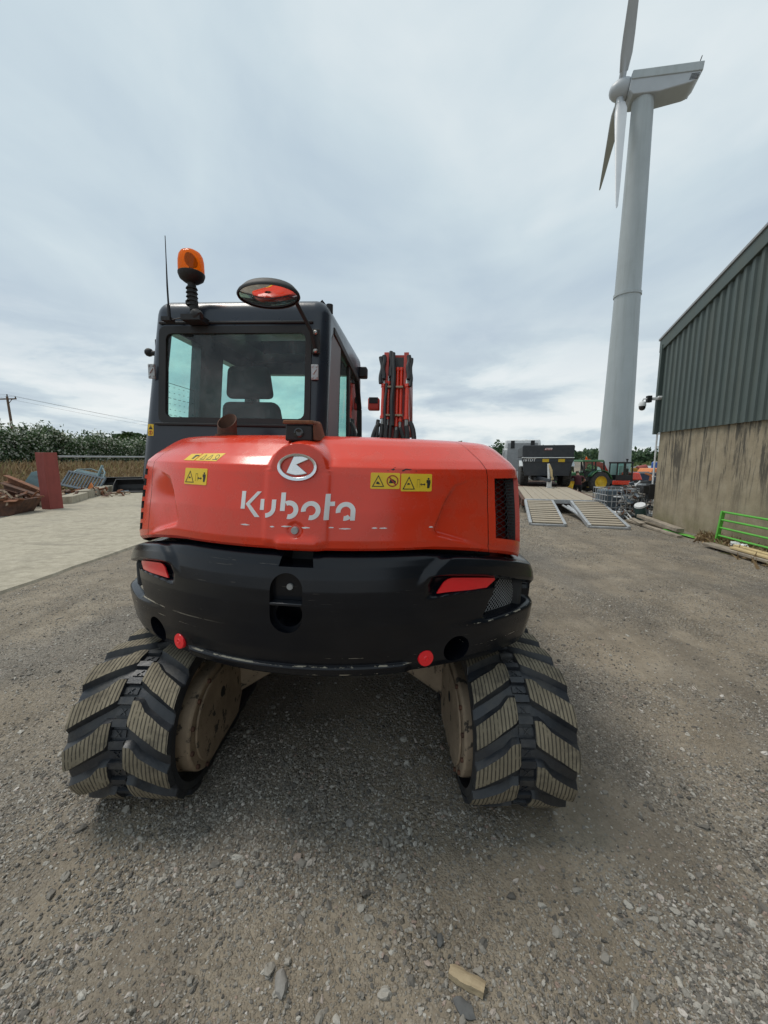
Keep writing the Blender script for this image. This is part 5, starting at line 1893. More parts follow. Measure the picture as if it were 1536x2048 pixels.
# ---- boom, rising ahead of the cab
bm_ = MB()
Bx = 0.235
def bpl(s):   # along the visible rising part: s = 0 bottom, 1 top
    return Vector((Bx - 0.02 * s, 1.02 + 0.42 * s, 1.25 + 1.455 * s))
wdt = 0.29
pts = [bpl(-0.1), bpl(0.5), bpl(1.0), Vector((Bx - 0.02, 1.95, 2.84)), Vector((Bx - 0.02, 2.9, 2.72)), Vector((Bx - 0.02, 3.9, 2.25))]
hh_ = [0.30, 0.36, 0.40, 0.42, 0.36, 0.24]
rws = []
for i, p in enumerate(pts):
    d = (pts[min(i + 1, 5)] - pts[max(i - 1, 0)]).normalized()
    n = Vector((0, -d.z, d.y))
    back, front = p, p - n * hh_[i]
    rws.append([back + Vector((-wdt / 2, 0, 0)), back + Vector((wdt / 2, 0, 0)), front + Vector((wdt / 2, 0, 0)), front + Vector((-wdt / 2, 0, 0))])
bm_.grid(rws, close=True)
bm_.f.append((0, 1, 2, 3)); bm_.m.append(0)
bm_.f.append(tuple(len(bm_.v) - 4 + i for i in (3, 2, 1, 0))); bm_.m.append(0)
boom = bm_.build('boom', BOOMR, EX, rot=UP, bevel=0.008, smooth=30)
def off(s, x, o=0.03):
    p = bpl(s)
    return (Bx - 0.02 * s + x, p.y - 0.966 * o, p.z + 0.256 * o)
# hard pipes along the back
for x, s0, s1, r in ((-0.128, 0.555, 0.80, 0.019), (-0.075, 0.55, 0.82, 0.014), (0.015, 0.50, 0.92, 0.016), (0.052, 0.535, 0.92, 0.016), (0.115, 0.55, 0.80, 0.022)):
    tb = MB()
    tb.tube([off(s, x * (1 + 0.0 * s)) for s in frange(s0, s1, 8)], r, 10)
    for s in (s0, s1):
        a, c = Vector(off(s, x)), Vector(off(s + (0.02 if s == s0 else -0.02), x))
        tb.cyl(a, c, r * 1.35, n=10)
    tb.build('hydraulic_pipe', RED, boom)
    for s, dz in ((s0, -0.045), (s1, 0.04)):
        if s1 > 0.9 and dz > 0: continue
        MB().cyl(off(s, x), off(s + dz, x), r * 0.95, r * 0.8, n=8).build('fitting', STEEL, boom)
for s in (0.575, 0.775):
    for xa, xb in ((-0.095, -0.045), (0.0, 0.075)):
        c = MB()
        c.beam(off(s, xa, 0.05), off(s, xb, 0.05), 0.03, 0.02, up=(0, 0.26, 0.97))
        cl = c.build('clamp', MUD, boom, bevel=0.003)
rgb = random.Random(9)
for x, s0, s1, ex_, r in ((-0.128, 0.51, 0.26, -0.01, 0.021), (-0.15, 0.52, 0.30, -0.065, 0.024), (-0.16, 0.54, 0.28, -0.02, 0.020), (-0.078, 0.505, 0.27, 0.0, 0.020), (0.016, 0.47, 0.26, 0.0, 0.026), (0.052, 0.49, 0.26, 0.05, 0.019), (0.118, 0.50, 0.26, 0.01, 0.023), (0.148, 0.53, 0.28, 0.055, 0.025),
                          (-0.10, 0.80, 0.37, -0.0, 0.014), (-0.03, 1.02, 0.5, 0.0, 0.022), (-0.045, 1.0, 0.22, 0.01, 0.016), (-0.13, 1.0, 0.83, 0.0, 0.023), (-0.16, 0.99, 0.80, 0.01, 0.020), (0.125, 1.0, 0.83, 0.0, 0.023), (0.150, 0.98, 0.78, 0.0, 0.018), (-0.055, 1.03, 0.85, 0.0, 0.02)):
    tb = MB()
    P = []
    for i in range(11):
        f = i / 10
        s = s0 + (s1 - s0) * f
        bow = ex_ * math.sin(math.pi * min(1, f * 1.1)) + 0.006 * math.sin(f * 9 + x * 50)
        P.append(off(s, x + bow, 0.035 + (0.02 if s1 > 0.2 else 0.02 * math.sin(math.pi * f))))
    tb.tube(P, r, 8)
    tb.build('hose', HOSE, boom)
ck = MB()
ck.beam(off(1.01, -0.115, 0.01), off(1.01, 0.115, 0.01), 0.02, 0.03)
for x in (-0.105, 0.10):
    ck.beam(off(0.80, x, 0.02), off(1.03, x, 0.035), 0.026, 0.05, up=(1, 0, 0))
ck.build('gusset', RED2, boom, bevel=0.003)
MB().beam(off(0.90, 0.0, 0.012), off(1.0, 0.0, 0.012), 0.19, 0.02, up=(0, 1, 0)).build('cover_plate', BLACK, boom)
lamp = MB()
lamp.box(off(0.67, -0.225, -0.02), (0.115, 0.10, 0.12))
lamp.build('boom_lamp', RED2, boom, bevel=0.012)
lg = MB()
lg.box(Vector(off(0.685, -0.225, -0.02)) + Vector((0, -0.053, 0.012)), (0.095, 0.012, 0.065))
lg.build('boom_lamp', BLACK, boom, bevel=0.01, label='black lamp glass in the boom bracket')
stk = MB()
stk.beam((Bx - 0.02, 3.85, 2.50), (Bx - 0.02, 3.45, 0.55), 0.22, 0.34, w1=0.2, h1=0.22)
stk.build('stick', RED2, EX, rot=UP, bevel=0.01)
bu = MB()
bprof = [(3.2, 0.50), (3.65, 0.55), (3.95, 0.35), (3.9, 0.1), (3.55, 0.02), (3.15, 0.08), (3.12, 0.12), (3.5, 0.10), (3.75, 0.2), (3.7, 0.36), (3.5, 0.42)]
bu.prism(bprof, lambda a, c, h: (Bx - 0.02 + h, a, c), 0.38, -0.38)
bu.build('bucket', RUSTD, EX, rot=UP, bevel=0.01)
bs = MB()
bs.b2((0.02, 0.75, 0.75), (0.46, 1.15, 1.45))
bs.b2((-1.0, -0.9, 0.78), (1.0, 1.0, 1.10))
bs.build('upper_frame', DARK, EX, rot=UP, bevel=0.02)
fb = MB()
fb.hexa(tapered(1.1, 1.72, (0.48, -0.6), (1.0, 0.95), (0.52, -0.5), (0.96, 0.75)))
fb.build('tank_cover', RED, EX, rot=UP, bevel=0.05, seg=3)

# ---- undercarriage
RC, ZC, LT = 0.328, 0.338, 2.06
Y0 = 1.83 - 2.79
Y1 = Y0 + LT
PER = 2 * LT + 2 * math.pi * RC


def path(s, h=0.0):
    """s measured from the start of the tail curve at the top; h above belt surface"""
    s = s % PER
    a = math.pi * RC
    if s < a:
        t = s / RC
        n = (-math.sin(t), math.cos(t))
        return Y0 + n[0] * (RC + h), ZC + n[1] * (RC + h), n
    s -= a
    if s < LT:
        return Y0 + s, ZC - RC - h, (0, -1)
    s -= LT
    if s < a:
        t = s / RC
        n = (math.sin(t), -math.cos(t))
        return Y1 + n[0] * (RC + h), ZC + n[1] * (RC + h), n
    s -= a
    return Y1 - s, ZC + RC + h, (0, 1)


LINK = PER / 74
PITCH_L = LINK * 2
TOPF = [(0.0, 0.0), (0.16, 0.015), (0.24, 0.09), (0.36, 0.24), (1.0, 0.66)]
BOTF = [(0.0, 0.48), (0.05, 0.56), (1.0, 1.18)]


def lug_mesh(side, s0):
    """side: +1/-1 across the belt; mesh in the frame of the lug's own centre"""
    A = [0.0, 0.05, 0.16, 0.24, 0.36, 0.55, 0.78, 1.0]
    NS = 5
    H = 0.028
    rl = random.Random(int(s0 * 1000) + (7 if side > 0 else 0))
    sc = s0 + 0.56 * PITCH_L
    yc, zc, _ = path(sc, H)
    ctr = Vector((side * 0.13, yc, zc))
    top, bot = [], []
    for a in A:
        lat = side * (0.034 + a * 0.188)
        rt, rb = [], []
        for k in range(NS + 1):
            f = k / NS
            s = s0 + PITCH_L * (lin(TOPF, a) + (lin(BOTF, a) - lin(TOPF, a)) * f)
            y, z, n = path(s, H - (0.004 if a in (0.0, 1.0) else 0))
            rt.append(Vector((lat + rl.uniform(-.0012, .0012), y + rl.uniform(-.0015, .0015), z + rl.uniform(-.0015, .0015))) - ctr)
            # foot, spread by the draft angle
            ds = 0.021 * (2 * f - 1)
            dl = -0.006 if a == 0 else (0.004 if a == 1 else 0)
            y, z, n = path(s + ds, -0.004)
            rb.append(Vector((lat + side * dl, y, z)) - ctr)
        top.append(rt)
        bot.append(rb)
    m = MB()
    m.grid(top if side < 0 else [list(r) for r in top], 0)
    # walls
    loop_t = [r[0] for r in top] + top[-1][1:] + [r[-1] for r in reversed(top[:-1])] + list(reversed(top[0][1:-1]))
    loop_b = [r[0] for r in bot] + bot[-1][1:] + [r[-1] for r in reversed(bot[:-1])] + list(reversed(bot[0][1:-1]))
    m.grid([loop_b, loop_t], 1, close=True)
    return m, ctr


def track(xc, ph, label):
    stn = 148
    cs = [(-0.225, -0.040), (-0.225, -0.006), (-0.215, 0.0), (-0.04, 0.0), (0.04, 0.0), (0.215, 0.0), (0.225, -0.006), (0.225, -0.040), (0.06, -0.046), (-0.06, -0.046)]
    rws = []
    for i in range(stn):
        s = PER * i / stn
        ring = []
        for x, h in cs:
            y, z, n = path(s, h)
            ring.append((x, y, z))
        rws.append(ring)
    rws.append(rws[0])
    b = MB().grid(rws, close=True)
    tr = b.build('track', RUBBER, EX, loc=(xc, 0, 0), smooth=40, label=label)
    for side in (1, -1):
        for k in range(37):
            s0 = ph + k * PITCH_L + (0.5 * PITCH_L if side < 0 else 0)
            m, ctr = lug_mesh(side, s0)
            o = m.build('tread_block', [LUG, RUBBER], tr, loc=ctr, smooth=40, bevel=0.004, seg=1)
    # centre links with their cross-ribs
    c = MB()
    for k in range(74):
        for ds, w, hh in ((0.0, 0.030, 0.018), (0.042, 0.030, 0.006)):
            y0, z0, n0 = path(ph + k * LINK + ds, 0.0)
            n = Vector((0, n0[0], n0[1]))
            tdir = Vector((0, -n.z, n.y))
            p = Vector((0, y0, z0))
            r = Matrix((Vector((1, 0, 0)), tdir, n)).transposed()
            c.box(p + n * hh / 2, (0.064, w, hh), 0, r)
            if ds > 0:
                for ang in (45, -45):
                    c.box(p + n * (hh + 0.002), (0.004, 0.034, 0.006), 0, r @ Matrix.Rotation(R(ang), 3, 'Z'))
    c.build('link', RUBBER, tr, smooth=None, kind='stuff')
    return tr


TX_ = 0.886
track(-TX_, 0.10, 'rubber track on the cab side')
track(TX_ - 0.007, 0.14, 'rubber track on the boom side')
for sg in (1, -1):
    f = MB()
    xi, xo = sg * 0.630, sg * 0.72
    # motor guard: round-ended plate
    pr = [(Y0 + 0.232 * math.cos(R(a)), ZC - 0.02 + 0.232 * math.sin(R(a))) for a in frange(90, 270, 20)] + [(Y0 + 0.36, ZC - 0.252), (Y0 + 0.45, ZC - 0.13), (Y0 + 0.45, ZC + 0.22), (Y0 + 0.36, ZC + 0.225)]
    f.prism(pr if sg < 0 else pr, lambda a, c, h: (h, a, c), xi, xo)
    mg = f.build('motor_guard', MUD, EX, bevel=0.012, smooth=30)
    inr = [(Y0 + 0.02 + (a - Y0) * 0.86, ZC - 0.02 + (c - ZC + 0.02) * 0.86) for a, c in pr]
    MB().prism(inr, lambda a, c, h: (h, a, c), xi - sg * 0.001, xi - sg * 0.012).build('cover', MUD, mg, bevel=0.004, smooth=30)
    for a in range(0, 12):
        y_, z_ = Y0 + 0.215 * math.cos(R(95 + a * 15.5)), ZC - 0.02 + 0.215 * math.sin(R(95 + a * 15.5))
        if a % 2 == 0:
            MB().cyl((xi, y_, z_), (xi - sg * 0.012, y_, z_), 0.011, n=6).build('bolt', RUSTD, mg, smooth=None)
    for y_, z_, r_ in ((Y0 + 0.30, ZC + 0.14, 0.020), (Y0 + 0.36, ZC + 0.06, 0.014), (Y0 + 0.12, ZC + 0.05, 0.028)):
        MB().cyl((xi - sg * 0.0125, y_, z_), (xi - sg * 0.0135, y_, z_), r_, n=14).build('hole_shade', BLACK, mg, smooth=None)  # flat black disc in place of a shaded opening
    f = MB()
    f.b2((sg * 0.72, Y0 + 0.1, ZC - 0.16), (sg * 1.02, Y1 - 0.1, ZC + 0.17))
    f.cyl((sg * 0.70, Y0, ZC), (sg * 1.03, Y0, ZC), 0.25, n=28)
    f.cyl((sg * 0.72, Y1, ZC), (sg * 1.05, Y1, ZC), 0.26, n=28)
    for k in range(5):
        y = Y0 + 0.4 + k * 0.33
        f.cyl((sg * 0.74, y, ZC - 0.19), (sg * 1.03, y, ZC - 0.19), 0.08, n=14)
    f.build('track_frame', MUD, EX, bevel=0.01, smooth=30)
    f = MB()
    for yy, y2 in ((Y0 + 0.50, -0.25), (Y1 - 0.45, 0.35)):
        f.beam((sg * 0.72, yy, ZC - 0.02), (sg * 0.2, y2, 0.58), 0.30, 0.22, w1=0.36, h1=0.20)
    f.build('leg', MUD, EX, bevel=0.012, smooth=30)
ct = MB()
ct.box((0, 0.05, 0.56), (0.9, 0.95, 0.18))
ct.cyl((0, 0, 0.63), (0, 0, 0.79), 0.48, n=36)
ct.build('slew_ring', DARK, EX, bevel=0.01, smooth=30)
bl = MB()
bl.beam((-1.1, Y1 + 0.75, 0.25), (1.1, Y1 + 0.75, 0.25), 0.12, 0.42)
for x in (-0.35, 0.35):
    bl.beam((x, Y1 + 0.7, 0.25), (x, 0.5, 0.45), 0.12, 0.14)
bl.build('dozer_blade', RED2, EX, bevel=0.01)

# ================================================================== THE LOW-LOADER AND WHAT STANDS ON IT
H_ = R(16.5)
TL = Matrix.Translation((4.97, 9.72, 0)) @ Matrix.Rotation(-H_, 4, 'Z')
def tl(x, y, z=0.0):
    return TL @ Vector((x, y, z))


BED = 0.35
def trailer():
    root = thing('low_loader_trailer', 'low loader trailer with timber deck and two lowered ramps', 'trailer', (4.97, 9.72, 0), -H_)
    rg = random.Random(4)
    for sg, x0, x1 in ((-1, -1.12, -0.30), (1, 0.26, 1.12)):
        f = MB()
        for x in (x0, x1):
            f.beam((x * 1.02, -0.02, gz(5, 9.7) + 0.03), (x * 1.0, 2.75, BED - 0.04), 0.075, 0.11)
        f.beam((x0 * 1.02, 0.0, -0.035), (x1 * 1.02, 0.0, -0.035), 0.09, 0.05, up=(0, 0, 1))
        f.beam((x0, 2.75, BED - 0.04), (x1, 2.75, BED - 0.04), 0.08, 0.10)
        rmp = f.build('ramp', ZINC, root, bevel=0.006)
        for k in range(12):
            y = 0.14 + k * 0.215
            z = -0.035 + (BED + 0.01) * y / 2.75
            p = MB()
            p.box((0, 0, 0), (x1 - x0 - 0.08, 0.135, 0.045), 0, Matrix.Rotation(math.atan((BED) / 2.75), 3, 'X'))
            p.build('plank', DECKW, rmp, loc=((x0 + x1) / 2, y, z + 0.035 + rg.uniform(-.006, .006)), bevel=0.006)
    n = 9
    for k in range(n):
        x = -1.12 + (k + 0.5) * 2.24 / n
        p = MB().box((0, 0, 0), (2.24 / n - 0.014, 6.3 + rg.uniform(-.03, .03), 0.06))
        p.build('plank', DECKW, root, loc=(x, 2.82 + 3.15, BED + rg.uniform(-.006, .006)), bevel=0.006)
    f = MB()
    for x in (-1.18, 1.18):
        f.b2((x - 0.05, 2.7, BED - 0.20), (x + 0.05, 15.0, BED + 0.015))
    f.b2((-1.15, 9.2, BED - 0.16), (1.15, 15.0, BED + 0.01))
    for y in (3.0, 4.5, 6.0, 7.5):
        f.b2((-1.1, y, BED - 0.16), (1.1, y + 0.1, BED - 0.04))
    f.build('chassis', RUSTD, root, bevel=0.008)
    t = MB()
    t.b2((-1.13, 2.74, BED - 0.10), (1.13, 2.80, BED + 0.03))
    t.build('tail_beam', ZINC, root, bevel=0.008)
    hc = MB()
    hc.cyl((0.16, 2.6, 0.18), (-0.04 + 0.35, 0.85, 0.03), 0.055, n=12)
    hc.cyl((0.02, 2.7, 0.2), (0.22, 1.6, 0.1), 0.035, n=10)
    hc.build('ramp_cylinder', ZINC, root)
    for sg in (-1, 1):
        for k in range(3):
            y = 5.4 + k * 1.0
            gzz = gz(*tl(sg * 0.9, y).xy)
            w = MB()
            w.lathe([(0.02, -0.13), (0.17, -0.13), (0.22, -0.08), (0.22, 0.08), (0.17, 0.13), (0.02, 0.13)], (sg * 0.95, y, gzz + 0.22), (1, 0, 0), n=20)
            wh = w.build('wheel', TYRE, root, smooth=30)
    sd_ = MB()
    for k in range(7):
        y = 3.0 + k * 0.45
        sd_.beam((-1.26, y, BED + 0.02), (-1.30, y, BED - 0.34), 0.04, 0.02)
        sd_.beam((-1.26, y, BED - 0.04), (-1.30, y + 0.4, BED - 0.3), 0.03, 0.02)
    sd_.build('side_chain', RUSTD, root, kind='stuff')


trailer()


def flat_text(name, s, material, size, M, parent, depth=0.004, bold=0.0):
    cu = bpy.data.curves.new(name, 'FONT')
    cu.body = s
    cu.size = size
    cu.extrude = depth
    cu.offset = bold
    cu.align_x = 'CENTER'
    cu.align_y = 'CENTER'
    cu.shear = 0.15
    o = bpy.data.objects.new(name, cu)
    COL.objects.link(o)
    bpy.context.view_layer.update()
    me = bpy.data.meshes.new_from_object(o.evaluated_get(bpy.context.evaluated_depsgraph_get()))
    bpy.data.objects.remove(o)
    me.materials.clear()
    me.materials.append(material)
    n = bpy.data.objects.new(name, me)
    COL.objects.link(n)
    n.parent = parent
    n.matrix_local = M
    return n


def dumper():
    # drawbar end towards the camera
    o = tl(0.22, 8.75, BED + 0.03)
    root = thing('dump_trailer', 'dark grey tipping trailer with drawbar standing on the low loader deck', 'dump trailer', o, -H_)
    b = MB()
    b.hexa([(-1.0, 0.75, 0.50), (1.0, 0.75, 0.50), (1.0, 5.4, 0.60), (-1.0, 5.4, 0.60), (-1.14, 0.62, 1.30), (1.14, 0.62, 1.30), (1.14, 5.6, 1.30), (-1.14, 5.6, 1.30)])
    b.build('body', DUMP, root, bevel=0.02)
    u = MB()
    u.hexa([(-1.14, 0.58, 1.42), (1.14, 0.58, 1.42), (1.14, 5.6, 1.40), (-1.14, 5.6, 1.40), (-1.16, 0.50, 1.93), (1.16, 0.50, 1.93), (1.16, 5.7, 1.93), (-1.16, 5.7, 1.93)])
    u.build('greedy_board', DUMP, root, bevel=0.02)
    u = MB()
    u.b2((-1.17, 0.52, 1.36), (1.17, 0.62, 1.40))
    u.build('rail', WHITEP, root, bevel=0.008)
    u = MB()
    u.b2((-1.15, 0.60, 1.18), (1.15, 0.66, 1.36))
    u.b2((-1.13, 0.50, 1.90), (1.13, 0.56, 1.97))
    u.build('cross_member', DUMP, root, bevel=0.01)
    for x in (-0.08, 0.62):
        MB().box((x, 0.585, 1.245), (0.29, 0.02, 0.15)).build('reflector', JDY, root, bevel=0.006, label='yellow plate on the cross member')
    RXm = Matrix.Rotation(R(90), 4, 'X')
    flat_text('lettering', '16TDT', WHITE, 0.20, Matrix.Translation((-0.83, 0.590, 1.265)) @ RXm, root, bold=0.003)
    lg = MB()
    q = [(-0.18, 1.73), (0.16, 1.73), (0.21, 1.85), (-0.13, 1.85)]
    lg.prism(q, lambda a, c, h: (a, h, c), 0.535, 0.518)
    lgo = lg.build('badge', INKR, root)
    q = [(-0.15, 1.745), (0.15, 1.745), (0.185, 1.835), (-0.115, 1.835)]
    MB().prism(q, lambda a, c, h: (a, h, c), 0.520, 0.512).build('badge', WHITEP, root, label='pale inner panel of the badge')
    flat_text('lettering', 'blaney', INKR, 0.10, Matrix.Translation((0.018, 0.510, 1.792)) @ RXm, root, bold=0.002)
    c = MB()
    c.beam((0.0, -0.55, 0.34), (-0.45, 1.2, 0.42), 0.10, 0.14)
    c.beam((0.0, -0.55, 0.34), (0.45, 1.2, 0.42), 0.10, 0.14)
    c.cyl((0, -0.72, 0.34), (0, -0.5, 0.34), 0.05, n=10)
    c.b2((-0.55, 1.0, 0.25), (0.55, 5.0, 0.45))
    c.build('drawbar', DUMP, root, bevel=0.01)
    j = MB()
    j.cyl((0.02, -0.35, 0.12), (-0.04, -0.30, 1.10), 0.055, n=10)
    j.beam((0.02, -0.38, 0.02), (0.02, -0.38, 0.34), 0.20, 0.10, up=(0, 1, 0))
    j.beam((-0.12, -0.38, -0.01), (0.16, -0.38, -0.01), 0.12, 0.04)
    j.build('jack', WHITEP, root, bevel=0.01)
    st = MB()
    st.tube([(-0.02, -0.33, 1.05), (0.08, -0.42, 0.8), (0.10, -0.44, 0.55), (0.16, -0.44, 0.42), (0.02, -0.40, 0.35)], 0.05, 7)
    st.build('strap', WOODY, root)
    hs = MB()
    hs.tube([(0.05, -0.36, 0.9), (0.20, -0.42, 0.62), (0.22, -0.42, 0.48), (0.05, -0.42, 0.42)], 0.016, 6)
    hs.build('hose', HOSE, root)
    for sg in (-1, 1):
        for y in (1.55, 2.85):
            w = MB()
            w.lathe([(0.02, -0.21), (0.33, -0.21), (0.50, -0.19), (0.56, -0.13), (0.56, 0.13), (0.50, 0.19), (0.33, 0.21), (0.02, 0.21)], (sg * 0.98, y, 0.55), (1, 0, 0), n=30)
            for k in range(26):
                a = 2 * math.pi * k / 26
                for s2 in (-1, 1):
                    w.box((sg * 0.98 + s2 * 0.09, y + math.cos(a + s2 * 0.06) * 0.56, 0.55 + math.sin(a + s2 * 0.06) * 0.56), (0.15, 0.05, 0.05), 0, Matrix.Rotation(a, 3, 'X') @ Matrix.Rotation(s2 * 0.35, 3, 'X'))
            w.build('wheel', TYRE, root, smooth=30)
        m = MB()
        rw = []
        for a in frange(35, 145, 10):
            rw.append([(sg * 0.98 + e, 1.55 + math.cos(R(a)) * 0.68, 0.55 + math.sin(R(a)) * 0.68) for e in (-0.27, 0.27)])
        m.grid(rw)
        m.hexa([(sg * 0.98 - 0.27, 0.85, 0.98), (sg * 0.98 + 0.27, 0.85, 0.98), (sg * 0.98 + 0.27, 0.90, 0.98), (sg * 0.98 - 0.27, 0.90, 0.98), (sg * 0.98 - 0.27, 1.15, 1.22), (sg * 0.98 + 0.27, 1.15, 1.22), (sg * 0.98 + 0.27, 1.2, 1.22), (sg * 0.98 - 0.27, 1.2, 1.22)])
        m.build('mudguard', SILV, root, solid=0.01)


dumper()


def lorry():
    o = tl(-0.55, 16.6)
    o.z = gz(o.x, o.y)
    root = thing('lorry', 'white lorry cab with roof deflector behind the grey tipping trailer', 'lorry', o, -H_)
    b = MB()
    b.hexa([(-1.2, 0.0, 1.0), (1.2, 0.0, 1.0), (1.2, 2.0, 0.6), (-1.2, 2.0, 0.6), (-1.2, 0.0, 3.1), (1.2, 0.0, 3.1), (1.15, 1.75, 3.0), (-1.15, 1.75, 3.0)])
    b.build('cab', WHITEP, root, bevel=0.1, seg=3)
    d = MB()
    d.hexa([(-1.18, 0.05, 3.05), (1.18, 0.05, 3.05), (1.15, 1.7, 3.0), (-1.15, 1.7, 3.0), (-1.12, 0.15, 3.72), (1.12, 0.15, 3.72), (1.0, 1.3, 3.3), (-1.0, 1.3, 3.3)])
    d.build('roof_deflector', WHITEP, root, bevel=0.12, seg=3)
    r = MB()
    r.b2((-0.95, -0.03, 1.6), (0.95, 0.0, 3.45))
    r.build('rear_panel', GREYR, root, bevel=0.02)
    for x in (-0.62, 0.62):
        MB().b2((x - 0.12, -0.06, 3.1), (x + 0.12, -0.02, 3.6)).build('bracket', DARK, root)
    for sg in (-1, 1):
        MB().hexa([(sg * 1.2, -0.5, 1.0), (sg * 1.24, -0.5, 1.0), (sg * 1.24, 0.1, 1.0), (sg * 1.2, 0.1, 1.0), (sg * 1.2, -0.45, 3.05), (sg * 1.24, -0.45, 3.05), (sg * 1.24, 0.1, 3.1), (sg * 1.2, 0.1, 3.1)]).build('side_fairing', WHITEP, root, bevel=0.01)
        w = MB()
        w.lathe([(0.02, -0.18), (0.3, -0.18), (0.5, -0.14), (0.52, 0), (0.5, 0.14), (0.3, 0.18), (0.02, 0.18)], (sg * 1.0, 1.0, 0.52), (1, 0, 0), n=24)
        w.build('wheel', TYRE, root, smooth=30)
        w = MB()
        w.lathe([(0.02, -0.28), (0.3, -0.28), (0.5, -0.24), (0.52, 0), (0.5, 0.24), (0.3, 0.28), (0.02, 0.28)], (sg * 0.92, -2.2, 0.52), (1, 0, 0), n=24)
        w.build('wheel', TYRE, root, smooth=30)
    c = MB()
    c.b2((-0.45, -3.4, 0.65), (-0.3, 1.0, 0.9))
    c.b2((0.3, -3.4, 0.65), (0.45, 1.0, 0.9))
    c.b2((-0.4, -3.3, 0.9), (0.4, -1.6, 1.0))
    c.build('chassis', DARK, root)


lorry()


# ================================================================== TRACTOR (side on, nose to the left of the lorry)
def wheel_lugs(m, c, r, w, n, mi=0, s=0.05):
    for k in range(n):
        a = 2 * math.pi * k / n
        for s2 in (-1, 1):
            m.box((c[0] + math.cos(a + s2 * 0.05) * r, c[1] + s2 * w * 0.25, c[2] + math.sin(a + s2 * 0.05) * r), (s, w * 0.48, s), mi, Matrix.Rotation(-a, 3, 'Y') @ Matrix.Rotation(s2 * 0.6, 3, 'X'))


